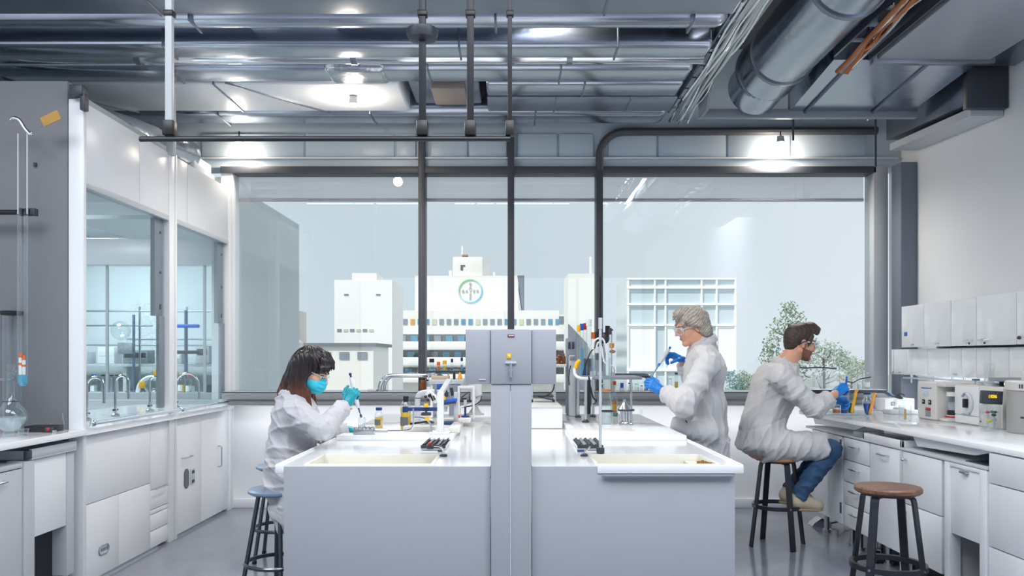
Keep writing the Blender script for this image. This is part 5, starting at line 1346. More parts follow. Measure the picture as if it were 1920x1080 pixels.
# ------------------------------------------------ man sitting at the right bench, facing right
def seated_man():
    d0 = 6.0
    p = lambda x, y, d=d0: np3(P(x, y, d))
    base = (2.0, d0, .68)
    hc = p(1500, 643); M = frame((math.cos(-.18), .14, math.sin(-.18)), (0,0,1)); sh = 1.06
    neck = p(1474, 683)
    Rs, Re, Rw = p(1470, 712, 5.76), p(1528, 766, 5.70), p(1567, 738, 5.86)
    Ls, Le, Lw = p(1474, 712, 6.20), p(1520, 762, 6.26), p(1560, 746, 6.08)
    chest, waist, hip = p(1452, 735), p(1432, 790), p(1424, 832)
    kR, kL = p(1560, 842, 5.86), p(1548, 846, 6.14); aR, aL = p(1496, 930, 5.90), p(1478, 918, 6.10)
    B = Field((1.66, 5.45, .30), (2.62, 6.45, 1.72), .0055)
    W = head_field(B, hc, M, sh)
    B.cap(W(-.035,0,-.06), neck, .056, .066, .03); B.cap(neck, chest, .07, .12, .05); B.cap(chest, waist, .115, .11, .05); B.cap(waist, hip, .11, .12, .05); B.cap(Rs, Ls, .06, .06, .04)
    for a, e, w_ in ((Rs,Re,Rw),(Ls,Le,Lw)): B.cap(a, e, .048, .040, .02); B.cap(e, w_, .040, .029, .012)
    for k_, a_, sg in ((kR,aR,-1),(kL,aL,1)):
        h_ = hip+np3((.02,sg*.09,-.02)); B.cap(h_, k_, .08, .056, .03); B.cap(k_, a_, .052, .036, .02); B.cap(a_, a_+np3((.12,0,-.05)), .032, .026, .015)
    o = B.build('person', SKIN, None, loc=base)
    tag(o, 'dark-haired man in a white coat and jeans sitting at the right bench', 'person')
    BR = mat('short_brown_hair', rgb(62,48,42), .55, var=.3, vscale=40)
    face_bits(o, W, sh, M, None, IRIS, BR)
    C = Field((1.60, 5.42, .52), (2.62, 6.5, 1.46), .006)
    C.ell(p(1456,722), (.15,.205,.17), None, .05); C.cap(p(1450,735), p(1430,790), .165, .16, .06); C.ell(p(1428,815), (.16,.20,.13), None, .06); C.ell(p(1424,832), (.165,.205,.09), None, .05)
    C.cap(p(1466,706,5.80), p(1468,706,6.18), .078, .078, .05); C.cap(neck+np3((-.01,0,-.02)), chest, .085, .13, .05)
    C.cap(Rs, Re, .082, .074, .04, fold=(.0045, 50, 2.8)); C.cap(Re, Re+(Rw-Re)*.66, .074, .056, .03, fold=(.007, 80, 1.2), cut=2)
    C.cap(Ls, Le, .076, .066, .035, fold=(.006, 55, 1.8)); C.cap(Le, Le+(Lw-Le)*.86, .066, .055, .02, fold=(.006, 75, .2), cut=2)
    C.cap(p(1432,836,5.92), p(1548,836,5.86), .118, .098, .05, cut=2); C.cap(p(1432,838,6.09), p(1520,840,6.13), .112, .095, .05, cut=2)
    C.warp(lambda q: crease(q, 24, .011, 17, main=(.5,.3,-.6)) + crease(q, 28, .0045, 40))
    C.warp(lambda q: .005*np.exp(-(((q[...,2]-(.93+.35*(q[...,0]-1.9))))/.008)**2))
    C.cap(W(-.03,0,-.05), neck+np3((0,0,-.012)), .063, .070, .008, op='sub')
    ct = C.build('lab_coat', COAT, o)
    K = Field(neck-.17, neck+.17, .004); pts = []
    for i in range(15):
        a = R(55+i*250/14); pts.append(neck+np3((.085*math.cos(a), .09*math.sin(a), .026-.038*math.cos(a))))
    for off_, rr in ((np3((0,0,-.014)),.0055),(np3((-.004,0,-.030)),.007),(np3((-.009,0,-.046)),.0065)): K.chain([q+off_ for q in pts], [rr]*15, .02)
    K.build('collar', COAT, ct)
    T = Field((1.80, 5.6, .28), (2.55, 6.4, .86), .006)
    for k_, a_, sg in ((kR,aR,-1),(kL,aL,1)):
        h_ = hip+np3((.02,sg*.09,-.02)); T.cap(h_, k_, .072, .072, .03); T.cap(k_, a_+np3((0,0,-.005)), .074, .056, .025, fold=(.004, 60, 1+sg), cut=2)
    T.warp(lambda q: crease(q, 31, .006, 24))
    T.build('jeans', JEAN, o, smooth=1)
    for a_ in (aR, aL):
        S = Field(a_-np3((.14,.09,.14)), a_+np3((.26,.09,.08)), .0045)
        S.cap(a_+np3((-.02,0,-.040)), a_+np3((.13,0,-.066)), .050, .044, .02); S.cap(a_+np3((.14,0,-.070)), a_+np3((.15,0,-.072)), .040, .038, .02); S.cap(a_+np3((0,0,.008)), a_+np3((-.01,0,-.05)), .044, .048, .02); S.cap(a_+np3((.03,0,-.005)), a_+np3((.09,0,-.035)), .030, .030, .02)
        S.half(a_+np3((0,0,-.098)), (-.04,0,-1)); sh_ = S.build('shoe', SHOE, o, smooth=1)
        S = Field(a_-np3((.16,.1,.16)), a_+np3((.28,.1,.02)), .0045)
        S.cap(a_+np3((-.024,0,-.096)), a_+np3((.138,0,-.100)), .050, .044, .01, flat=((0,0,1),3.6)); S.build('sole', SOLE, sh_)
        b = MB()
        for i in range(4):
            q = a_+np3((.040+.022*i, 0, .016-.012*i)); b.tube(smooth_path([q+np3((-.005,-.026,-.012)), q+np3((0,0,.0)), q+np3((.006,.026,-.012))],3), .003, 6)
        b.build('laces', mat('grey_lace', rgb(150,142,130), .8), sh_)
        b = MB(); b.cyl(a_+np3((.004,0,.03)), a_+np3((.0,0,-.02)), .045, .043, n=16); b.build('sock', mat('brown_sock', rgb(70,46,40), .9), sh_)
    H = Field(hc-.19, hc+.20, .003)
    H.ell(W(-.020,0,.044), np3((.104,.083,.088))*sh, M, .01); H.ell(W(-.070,0,-.010), np3((.040,.066,.065))*sh, M, .03)
    H.chain([W(.0,0,.118), W(.06,0,.126), W(.104,0,.112), W(.116,0,.092)], [.030,.032,.026,.012], .03)
    for yy in (-.04,.04): H.chain([W(.0,yy,.110), W(.055,yy,.116), W(.094,yy,.102)], [.028,.028,.016], .03)
    for sg in (1,-1): H.chain([W(.045,sg*.070,.05), W(.032,sg*.076,.012), W(.028,sg*.073,-.02)], [.016,.012,.005], .01)
    H.ell(W(.118,0,-.045), np3((.070,.10,.112))*sh, M, .006, 'sub')
    for sg in (1,-1): H.ell(W(-.002,sg*.088,-.022), np3((.026,.022,.042))*sh, M, .006, 'sub')
    H.warp(lambda q: .0010*np.sin((q@M[0])*190+2*np.sin((q@M[2])*50)+(q@M[1])*80) + .0007*np.sin((q@M[2])*240+(q@M[0])*120))
    H.build('hair', BR, o)
    # short beard
    Bd = Field(hc-.16, hc+.14, .003); head_field(Bd, hc, M, sh)
    sl, q = Bd.block(Bd.lo, Bd.lo+Bd.h*(Bd.n-1)); l = (q-hc)@M.T/sh
    reg = np.maximum(l[...,2]+.040+.10*np.clip(l[...,0],0,.2)-.030*(l[...,0]<.016), np.maximum(-.006-l[...,0], -.122-l[...,2]))
    reg = np.minimum(reg, np.maximum(np.abs(l[...,2]+.046)-.006, .080-l[...,0]))
    lipz = np.maximum(np.abs(l[...,2]+.061)-.009, np.maximum(np.abs(l[...,1])-.024, .07-l[...,0]))
    Bd.f[sl] = np.maximum(Bd.f[sl]-.0021+.0009*np.sin(q[...,0]*420)*np.sin(q[...,2]*390+q[...,1]*310), np.maximum(reg, -lipz))
    Bd.build('beard', mat('brown_stubble', rgb(128,88,70), .8, var=.3, vscale=80), o)
    t_ = MB(); fr = [W(.086,-.064,.016), W(.112,-.045,.018), W(.121,0,.014), W(.112,.045,.018), W(.086,.064,.016)]
    t_.tube(smooth_path(fr,4), .0045*sh, 8)
    for sg in (1,-1): t_.tube([W(.086,sg*.064,.014), W(.03,sg*.083,.010), W(-.018,sg*.088,.004), W(-.035,sg*.086,-.012)], .0042*sh, 8)
    g = t_.build('safety_glasses', mat('white_blue_glasses_frame', rgb(214,222,236), .3), o)
    for sg in (1,-1):
        b = MB(); b.tube([W(.004,sg*.086,.008), W(-.020,sg*.0885,.004), W(-.036,sg*.0865,-.013)], .0048*sh, 8); b.build('temple_tip', NAVY, g)
    L_ = MB(); top = smooth_path(fr, 2); bot = [q + Vector(-.036*np3(M[2])*sh - .008*np3(M[0])*sh) for q in top]
    vs = [[L_.bm.verts.new(q) for q in top],[L_.bm.verts.new(q) for q in bot]]
    for i in range(len(top)-1): L_.bm.faces.new((vs[0][i],vs[0][i+1],vs[1][i+1],vs[1][i]))
    L_.build('lens', glass('blue_tint_lens', (.75,.82,.95), .10, .6, 2.5), g)
    b = MB(); b.tube(smooth_path([W(.0955,-.017,-.061), W(.0995,0,-.0605), W(.0955,.017,-.061)],4), .0032*sh, 6); b.build('lips', LIPM, o)
    glove(o, BLUEG, Rw, (.74,.12,.50), (-.35,-.75,.55), 1, [(.75,.95,.6),(.95,1.1,.7),(1.05,1.15,.7),(1.1,1.1,.7)], (.55,.6), 1.04)
    glove(o, BLUEG, Lw, (.80,-.25,-.30), (.1,.75,.6), -1, [(.8,.9,.6)]*4, (.5,.5), 1.04)
    return o
seated_man()
# ================================================================== things on the benches
def on(px, py, z):
    d = F*(CH-z)/(py-HY); return (px-960)*d/F, d
def liq(name, c, a=0.88): return mat(name, c, 0.06, alpha=a, var=0.03)
LYEL = liq('yellow_liquid', rgb(235,190,40)); LBLU = liq('blue_liquid', rgb(20,95,185)); LLBL = liq('light_blue_liquid', rgb(90,180,215), .7)
LGRN = liq('green_liquid', rgb(70,120,20)); LORG = liq('orange_liquid', rgb(235,130,20)); LCLR = liq('clear_liquid', rgb(215,228,232), .35); LTEAL = liq('teal_liquid', rgb(20,140,110))
AMBER = mat('amber_glass', rgb(120,66,20), 0.12, alpha=.92, var=.1)
LABEL = mat('grey_print_label', rgb(96,98,100), 0.6, var=.25, vscale=60)
WLAB = mat('white_paper_label', rgb(232,232,230), 0.6, var=.06, vscale=90)
def ring_band(c, r, z0, z1, n=28):
    b = MB(); b.lathe((c[0],c[1],c[2]), [(r,z0),(r,z1)], n); return b
def bottle(label, x, y, z, r, h, capm=None, liqm=None, fill=.5, lab=None, neck=.45, shoulder=.72, cap_h=.11, name='bottle', cat='bottle', group=None, bodym=None, parent_only=False):
    t = thing(name, label, cat, (x,y,z), group)
    nr = r*neck
    b = MB(); b.lathe((x,y,z), [(0.0005,.001),(r*.9,.001),(r,.005),(r,h*(shoulder-.12)),(r*.93,h*(shoulder-.05)),(nr,h*(shoulder+.05)),(nr,h*(1-cap_h))], 28); b.build('glass_body', bodym or GLASS, t)
    if liqm:
        f = min(fill, shoulder-.10)
        b = MB(); b.lathe((x,y,z), [(0.0005,.003),(r*.90,.003),(r*.955,.006),(r*.955,h*f),(0.0005,h*f)], 28); b.build('liquid', liqm, t)
    if capm:
        b = MB(); b.lathe((x,y,z), [(nr*1.0,h*(1-cap_h)-.001),(nr*1.22,h*(1-cap_h)),(nr*1.22,h-.002),(nr*1.12,h),(0.0005,h)], 24); b.build('cap', capm, t)
    if lab:
        b = MB(); n = 12; a0, a1 = R(190), R(300)
        u = [(x+(r+.0008)*math.cos(a0+(a1-a0)*i/n), y+(r+.0008)*math.sin(a0+(a1-a0)*i/n)) for i in range(n+1)]
        lo = [b.bm.verts.new((q[0],q[1],z+h*.14)) for q in u]; hi = [b.bm.verts.new((q[0],q[1],z+h*.42)) for q in u]
        for i in range(n): b.bm.faces.new((lo[i],lo[i+1],hi[i+1],hi[i]))
        b.build('paper_label', lab, t)
    return t
def tube_glass(label, x, y, z, r, h, capm=None, liqm=None, fill=.4, name='glass_tube', cat='glass tube', group=None, lip=True, foot=False, caph=.03):
    t = thing(name, label, cat, (x,y,z), group)
    b = MB(); p = [(0.0005,.001),(r*.85,.001),(r,r*.5),(r,h-.004)] + ([(r*1.15,h-.002),(r*1.15,h)] if lip else [(r,h)])
    if foot: p = [(0.0005,.0005),(r*1.6,.0005),(r*1.6,.006),(r*.9,.010),(r,.02),(r,h-.003),(r*1.15,h)]
    b.lathe((x,y,z), p, 24); b.build('glass_body', GLASS, t)
    if liqm: b = MB(); b.lathe((x,y,z), [(0.0005,.004),(r*.8,.004),(r*.94,r*.5+.004),(r*.94,h*fill),(0.0005,h*fill)], 20); b.build('liquid', liqm, t)
    if capm: b = MB(); b.lathe((x,y,z), [(r*1.05,h-caph*.6),(r*1.12,h-caph*.6),(r*1.12,h+caph*.4),(0.0005,h+caph*.4)], 18); b.build('cap', capm, t)
    return t
def beaker(label, x, y, z, r, h, layers=(), name='beaker', group=None, lipw=1.08):
    t = thing(name, label, 'beaker', (x,y,z), group)
    b = MB(); b.lathe((x,y,z), [(0.0005,.001),(r*.93,.001),(r,.006),(r,h-.004),(r*lipw,h)], 28); b.build('glass_body', GLASS, t)
    z0 = .003
    for (m, z1) in layers:
        b = MB(); b.lathe((x,y,z), [(0.0005,z0),(r*.95,z0),(r*.95,z1),(0.0005,z1)], 24); b.build('liquid', m, t); z0 = z1
    return t
ZB, ZR, ZC, ZS = 0.9325, 0.9025, 0.9585, 1.1005      # raised surface, lower bench top, right counter, window sill
# ---------------- left bench
x0, d = on(662, 815, ZB); x1 = on(700, 815, ZB)[0]
t = thing('vial_block', 'steel vial block with round wells in front of the woman', 'vial rack', ((x0+x1)/2, d+.03, ZB))
b = MB(); b.box(x0, x1, d, d+.075, ZB, ZB+.034, .003); b.build('block', STEEL, t)
for i in range(5):
    for j in range(2):
        if j == 1 and i in (0,1): continue
        cx_ = x0+.012+i*(x1-x0-.024)/4; b = MB(); b.lathe((cx_, d+.018+j*.034, ZB+.034), [(.0085,0),(.0105,.0),(.0105,.010),(.0085,.010),(.0085,.0)], 14); b.build('well', CHROME, t)
bottle('small clear square-shouldered vial in the steel block under the pipette tip', x0+.045, d+.052, ZB+.0345, .023, .072, None, LCLR, .3, neck=.8, shoulder=.9, name='vial', cat='vial')
pa, pb, pc = Vector(P(658,707,4.775)), Vector(P(672,765,4.80)), Vector(P(676.5,779,4.86))
t = thing('pipette', 'white hand pipette with dark tip held upright in the woman\'s teal glove', 'pipette', pa)
ax = (pb-pa).normalized()
b = MB(); b.tube([pa, pa+ax*.02, pa+ax*.03, pa+(pb-pa)*.75, pb-ax*.012, pb], [.010,.011,.014,.013,.011,.006], 16); b.build('grip_body', WHITE, t)
b = MB(); b.tube([pb, pb+(pc-pb)*.5, pc], [.0055,.004,.0022], 10); b.build('dark_tip', DGREY, t)
b = MB(); b.cyl(pc-(pc-pb).normalized()*.004, pc+(pc-pb).normalized()*.014, .007, n=12); b.build('blue_collar', NAVY, t)
b = MB(); b.cyl(pa-ax*.016, pa, .006, n=12); b.ball(pa-ax*.018, .009, n=12, m=8); b.build('plunger', NAVY, t)
x, d = on(710.5, 802, ZB); bottle('small square bottle of yellow liquid with a navy cap in front of the woman', x, d, ZB, .028, .138, NAVY, LYEL, .52, LABEL, neck=.62, shoulder=.74, cap_h=.14)
x, d = on(761, 806, ZB); bottle('tall jar of yellow liquid with a grey label behind the blue clamp bar', x, d, ZB, .036, .205, None, LYEL, .70, LABEL, neck=.62, shoulder=.86)
t = thing('glass_stopper_tube', 'black stopper with a thin level tube over the tall yellow jar', 'stopper', (x, d, ZB+.19))
b = MB(); b.cyl((x,d,ZB+.185),(x,d,ZB+.222),.016,.019,n=16); b.build('stopper', BLACK, t)
b = MB(); b.tube([(x,d,ZB+.21),(x+.01,d,ZB+.212),(x+.15,d,ZB+.205)],.0035,8); b.build('thin_tube', DGREY, t)
d = 4.962
b = MB(); b.tube(smooth_path([P(702,808,d),P(730,808,d),P(762,807,d),P(772,803,d),P(775,792,d),P(775,766,d)],5),.0055,10)
t = solo(b, 'bent_rod', CHROME, 'bent chrome rod lying along the bench edge and rising to the blue clamp', 'rod', loc=P(740,808,d))
b = MB(); b.tube([P(704,808,d),P(727,808,d)],.010,12); b.build('rod_handle', STEEL, t)
# stand with navy clamp bar
d = 5.02; xs_ = (826-960)*d/F
t = thing('clamp_stand', 'white column stand holding a navy clamp bar, left of the service column', 'stand', (xs_, d, ZB))
b = MB(); b.box(xs_-.020, xs_+.020, d-.018, d+.018, ZB+.012, P(0,735,d).z, .004); b.box(xs_-.006,xs_+.006,d-.022,d-.017,ZB+.012,P(0,735,d).z); b.build('column', WHITE, t)
b = MB(); b.box(xs_-.07, xs_+.06, d-.06, d+.10, ZB, ZB+.012, .003); b.build('base_plate', WHITE, t)
b = MB(); q0, q1 = P(824,742,d), P(842,713,d+.35); b.obox((q0+q1)/2, (q1-q0), (1,0,0), (q1-q0).cross(Vector((1,0,0))), (q1-q0).length, .036, .024, .005); b.build('tilted_arm', LGREY, t)
zc_ = P(0,767,d).z
b = MB(); b.box((760-960)*d/F, xs_-.018, d-.014, d+.012, zc_-.012, zc_+.012, .005); b.cyl(((760-960)*d/F,d,zc_-.02),((760-960)*d/F,d,zc_+.016),.018,n=16); cb = b.build('clamp_bar', NAVY, t)
for px, py in ((799,760),(801,785)):
    b = MB(); q = P(px,py,d-.03); b.obox(q,(1,0,0),(0,1,0),(0,0,1),.026,.004,.024,.001); b.build('yellow_tag', YELLOW, cb)
b = MB(); q = P(799,776,d-.01); b.cyl(q-Vector((0,0,.009)), q+Vector((0,0,.009)), .032, n=20); b.cyl(q, q+Vector((0,0,.03)), .006, n=8); b.build('black_disc', DGREY, cb)
b = MB(); b.tube(smooth_path([P(776,783,d-.02),P(792,784,d-.02),P(803,789,d-.02),P(808,800,d-.02),P(809,822,d-.02)],5),.006,10); b.build('drain_tube', STEEL, cb)
# bent white pipe with a tilted head
d = 5.55; q = P(783,797,d)
t = thing('bent_pipe_stand', 'white bent-pipe microscope stand with a tilted head behind the clamp bar', 'microscope', (q.x, d, ZB))
b = MB(); b.tube(smooth_path([(q.x,d,ZB+.01), P(783,760,d), P(784,744,d), P(792,737,d), P(815,735,d)],5), .020, 14); b.build('bent_pipe', LGREY, t)
b = MB(); b.cyl((q.x,d,ZB),(q.x,d,ZB+.012),.05,n=24); b.build('round_base', LGREY, t)
b = MB(); q1 = P(811,744,d-.05); b.obox(q1, (.75,0,-.6), (0,1,0), (.6,0,.75), .10, .05, .05, .012); hd_ = b.build('tilted_head', WHITE, t)
for px, py in ((798,744),(802,750),(805,742)):
    b = MB(); q2 = P(px,py,d-.08); b.ball(q2, .011, n=12, m=8); b.build('knob', BLACK, hd_)
b = MB(); b.tube([P(806,738,d-.09), P(812,752,d-.09)], .006, 8); b.tube([P(812,742,d-.09), P(816,750,d-.09)], .005, 8); b.build('strap', BLACK, hd_)
# slotted vents and taps beside the two sinks
def vent_block(label, pxa, pxb):
    xa, xb = (pxa-960)*4.4/F, (pxb-960)*4.4/F
    t = thing('vent_block', label, 'vent', ((xa+xb)/2, 4.5, ZR), 'slotted vents by the sinks')
    b = MB(); b.box(xa, xb, 4.38, 4.72, ZR, ZR+.022, .003); b.build('base', WHITE, t)
    b = MB(); b.box(xa, xb, 4.372, 4.38, ZR+.010, ZR+.028, .001); b.box(xa, xb, 4.38, 4.72, ZR+.022, ZR+.024); b.build('grille_back', DGREY, t)
    for i in range(5):
        x = xa+(xb-xa)*(i+.5)/5; b = MB(); b.obox((x, 4.55, ZR+.030), (1,0,.5), (0,1,0), (-.5,0,1), .017, .33, .004); b.build('slat', STEEL if i % 2 else BLACK, t)
vent_block('white block with a dark slotted vent on the left bench beside the column', 790, 836)
vent_block('white block with a dark slotted vent on the right bench beside the rod stand', 1082, 1130)
def tap(label, x, y, sgn, red):
    t = thing('sink_tap', label, 'tap', (x,y,ZR), 'small bench taps')
    b = MB(); b.lathe((x,y,ZR), [(.0005,0),(.020,0),(.020,.006),(.012,.012),(.0005,.012)], 20); b.build('base', DGREY, t)
    b = MB(); b.tube(smooth_path([(x,y,ZR+.01),(x-.003*sgn,y,ZR+.035),(x-.02*sgn,y,ZR+.05),(x-.055*sgn,y,ZR+.053)] if red else [(x,y,ZR+.01),(x+.012,y,ZR+.03),(x+.03,y,ZR+.05)],5), .0055, 10); b.build('spout', CHROME, t)
    if red:
        b = MB(); b.box(x-.085, x-.05, y-.012, y+.012, ZR+.036, ZR+.056, .004); b.build('valve_block', DGREY, t)
        b = MB(); b.ball((x-.072,y,ZR+.062),.010,n=12,m=8); b.build('red_button', RED, t)
tap('small chrome tap with a red button beside the left sink', -.352, 4.11, 1, True)
tap('small curved chrome tap without a button beside the right sink', .372, 4.12, -1, False)
b = MB(); b.box(-.40,-.37,4.3,4.33,ZR,ZR+.008,.002); solo(b, 'small_plate', DGREY, 'small dark flat plate on the left bench near the vent', 'plate', loc=(-.385,4.31,ZR))
b = MB(); b.box(.352,.388,4.3,4.33,ZR,ZR+.008,.002); solo(b, 'small_plate', NAVY, 'small navy flat plate on the right bench near the vent', 'plate', loc=(.37,4.31,ZR))
# white trays stepping back on the left bench
def tray(label, x0, x1, y0, y1, z, h):
    t = thing('bench_tray', label, 'tray', ((x0+x1)/2, (y0+y1)/2, z), 'white bench trays')
    b = MB(); b.box(x0, x1, y0, y1, z, z+h, .004); b.build('tray_body', WHITEG, t)
    b = MB(); b.box(x0+.004, x1-.004, y0-.002, y0, z+.004, z+h-.003, .001); b.build('front_edge', CREAM, t)
    return t
tray('white tray with a cream front edge right of the clamp stand', -.40, -.335, 5.06, 5.5, ZB, .036)
tray('low white tray behind the clamp stand carrying black cables', -.70, -.49, 5.14, 5.42, ZB, .034)
tray('small white tray far back on the left bench under the microscope', -.50, -.305, 5.84, 6.12, ZB, .03)
b = MB(); b.tube(smooth_path([(-.66,5.2,ZB+.045),(-.6,5.25,ZB+.05),(-.54,5.2,ZB+.06),(-.52,5.3,ZB+.045),(-.58,5.35,ZB+.042)],6), .007, 8)
solo(b, 'black_cable', BLACK, 'loose black cable looped on the low white tray', 'cable', loc=(-.6,5.25,ZB+.036))
d = 5.72; q = P(843,790,d)
t = thing('stage_microscope', 'white microscope with a bright blue stage and yellow knob', 'microscope', (q.x,d,ZB))
b = MB(); b.box(q.x-.07,q.x+.06,d-.06,d+.08,ZB,ZB+.018,.005); b.build('base', NAVY, t)
b = MB(); b.box(q.x+.03,q.x+.06,d-.015,d+.04,ZB+.018,P(0,735,d).z,.006); b.build('arm', LGREY, t)
b = MB(); b.obox(P(842,751,d-.02),(1,0,.12),(0,1,0),(-.12,0,1),.115,.09,.022,.004); sg_ = b.build('blue_stage', BLUE, t)
b = MB(); b.obox(P(842,756,d-.02),(1,0,.12),(0,1,0),(-.12,0,1),.10,.085,.012,.003); b.build('stage_underside', DGREY, sg_)
b = MB(); b.ball(P(832,747,d-.07),.016,n=14,m=8); b.build('yellow_knob', YELLOW, t)
b = MB(); b.tube([P(835,731,d),P(838,744,d)],.013,12); b.tube([P(846,727,d+.02),P(849,742,d+.02)],.012,12); b.build('eyepiece', DGREY, t)
b = MB(); b.cyl(P(836,762,d),P(836,772,d),.014,.010,n=14); b.build('lens_barrel', LGREY, t)
# grey workstation and white changer
d = 6.3
X0, X1 = (842-960)*d/F, (872-960)*d/F
t = thing('grey_workstation', 'grey boxy workstation with a pale top, left of the service column', 'instrument', ((X0+X1)/2,d+.2,ZB))
b = MB(); b.box(X0, X1-.06, d, d+.36, ZB, 1.20, .005); b.build('case', MGREY, t)
b = MB(); b.box(X0-.16, X1-.01, d-.01, d+.40, 1.20, 1.235, .005); b.build('top_plate', LGREY, t)
b = MB(); b.box(X0-.15, X0-.13, d+.02, d+.36, ZB, 1.20, .003); b.build('side_leg', WHITE, t)
d = 6.15
X0 = (860-960)*d/F
t = thing('sample_changer', 'white open frame sample changer with a black tray inside', 'instrument', (X0+.05,d+.1,ZB))
b = MB()
for x, z in ((X0,0),(X0+.115,0)): b.box(x-.008,x+.008,d,d+.05,ZB,1.19,.003)
b.box(X0,X0+.115,d,d+.05,1.17,1.19,.003); b.build('frame', WHITE, t)
b = MB(); b.box(X0+.014,X0+.10,d-.01,d+.06,1.065,1.08,.003); b.box(X0+.02,X0+.06,d-.01,d+.05,1.085,1.098,.003); b.build('black_tray', BLACK, t)
b = MB(); b.obox((X0+.055,d+.02,1.04),(1,0,.3),(0,1,0),(-.3,0,1),.10,.05,.012,.003); b.build('slanted_plate', WHITE, t)
b = MB(); b.tube([(X0+.02,d-.005,1.10),(X0+.08,d-.005,1.145),(X0+.085,d-.005,1.08)],.005,8); b.build('bracket_bar', BLACK, t)
d = 6.55
q = P(890,770,d)
t = thing('overhead_mixer', 'tall white overhead mixer with a flared beige foot beside the service column', 'instrument', (q.x,d,ZB))
b = MB(); b.prism([P(877,712,d),P(903,712,d),P(903,742,d),P(899,752,d),P(893,757,d),P(882,757,d),P(884,740,d)], (0,.16,0)); b.build('mixer_body', WHITE, t)
b = MB(); b.lathe((q.x,d+.08,ZB), [(.0005,0),(.075,0),(.075,.012),(.05,.022),(.026,.06),(.022,.09),(.0005,.09)], 28); b.build('flared_foot', CREAM, t)
b = MB(); b.tube(smooth_path([P(903,742,d-.01),P(900,752,d-.01),P(888,760,d-.01),P(865,764,d-.01)],5),.004,8); b.build('black_cord', BLACK, t)
b = MB(); b.obox(P(898,744,d-.004),(1,0,.6),(0,1,0),(-.6,0,1),.05,.006,.02,.002); b.build('steel_panel', STEEL, t)
x, d = on(863, 786, ZB+.03); b = MB(); b.lathe((-.40,5.92,ZB+.0305),[(.0005,0),(.016,0),(.016,.016),(.008,.024),(.0005,.024)],16); solo(b,'orange_stopper',mat('red_orange_rubber',rgb(235,85,30),.5),'red-orange stopper on the small far tray','stopper',loc=(-.40,5.92,ZB+.0305))
t = thing('small_stand','small stand with a blue round foot on the far tray','stand',(-.35,5.99,ZB+.0305))
b = MB(); b.lathe((-.35,5.99,ZB+.0305),[(.0005,0),(.032,0),(.032,.008),(.008,.014),(.008,.08),(.0005,.08)],20); b.build('foot',NAVY,t)
b = MB(); b.cyl((-.35,5.99,ZB+.11),(-.35,5.99,ZB+.16),.012,n=12); b.build('vial_holder',LGREY,t)
# things on the workstation top
zt = 1.2355; g = 'glassware on the grey workstation'
t = thing('tube_rack', 'low dark-edged tube rack on the grey workstation', 'rack', (-.55,6.5,zt))
b = MB(); b.box(-.70,-.36,6.50,6.56,zt+.05,zt+.066,.002); b.build('rail', DGREY, t)
for x in (-.68,-.52,-.38):
    b = MB(); b.box(x-.006,x+.006,6.52,6.54,zt,zt+.05); b.build('leg', LGREY, t)
tube_glass('clear tube with a black cap beside the window mullion', -.655, 6.53, zt+.0665, .018, .085, BLACK, None, group=g)
tube_glass('short amber-filled tube on the rack', -.60, 6.53, zt+.0665, .013, .06, ORANGE, LORG, .6, group=g)
tube_glass('clear tube with a golden filling on the rack', -.55, 6.53, zt+.0665, .015, .07, YELLOW, LYEL, .5, group=g)
tube_glass('thin blue-capped tube on a small foot on the rack', -.49, 6.53, zt+.0665, .009, .085, NAVY, LBLU, .25, group=g, foot=True)
tube_glass('tall tube with a navy stopper at the right end of the rack', -.41, 6.53, zt+.0665, .009, .095, NAVY, LLBL, .5, group=g)
b = MB(); b.lathe((-.415,6.38,zt),[(.0005,0),(.018,0),(.016,.02),(.006,.055),(.0005,.055)],16); solo(b,'orange_cone',mat('orange_yellow_cone',rgb(245,160,20),.4),'small orange cone standing on the front edge of the grey workstation','cone',loc=(-.415,6.38,zt))
b = MB(); b.box(-.47,-.45,6.36,6.38,zt,zt+.06,.003); solo(b,'black_probe',BLACK,'upright black probe beside the small orange cone','probe',loc=(-.46,6.37,zt))
b = MB(); b.box(-.64,-.5,6.34,6.44,zt,zt+.028,.004); t=solo(b,'shallow_box',mat('tan_tray_liner',rgb(196,176,150),.7),'shallow tan box on the grey workstation','box',loc=(-.57,6.39,zt))
# window sill, left part: chrome rail, jars, blue device
def sill_rail(label, px_end, px_mid, px_far):
    d = 7.32
    t = thing('sill_rail', label, 'rail', (P(px_mid,0,d).x, d, ZS), 'chrome rails on the window sill')
    z1 = P(0,704,d).z
    sg = 1 if px_far > px_end else -1
    xe = P(px_end,0,d).x
    for off in (0.0, .10):
        b = MB(); b.tube([(xe+off*sg*.25, d+off, ZS+.004),(xe+off*sg*.25, d+off, z1-.14)] + arc((xe+.12*sg+off*sg*.25, d+off, z1-.12), .12, PI if sg > 0 else 0, PI/2, (1,0,0),(0,0,1), 8) + [(P(px_far,0,d).x, d+off, z1)], .020 if off == 0 else .014, 14); b.build('bent_tube', CHROME if sg > 0 else mat('dark_satin_steel', rgb(120,124,132), .25, .95), t)
        b = MB(); b.cyl((xe+off*sg*.25,d+off,ZS),(xe+off*sg*.25,d+off,ZS+.008),.034,n=20); b.build('floor_flange', STEEL, t)
    b = MB(); xf = P(px_far,0,d).x; b.box(xf-.012,xf+.012,d-.025,d+.12,ZS,z1+.03,.003); b.build('end_post', LGREY, t)
sill_rail('double chrome rail bent down to the sill, left of the left mullion', 712, 750, 812)
sill_rail('dark steel rail curving down to the sill in front of the standing man', 1232, 1190, 1150)
g = 'jars by the left mullion'
x = P(797,0,7.28).x; bottle('gold-brown bottle on the sill at the foot of the left mullion', P(793,0,7.22).x, 7.22, ZS, .026, .12, BLACK, LYEL, .5, None, .6, .85, name='jar', cat='jar', group=g, bodym=AMBER)
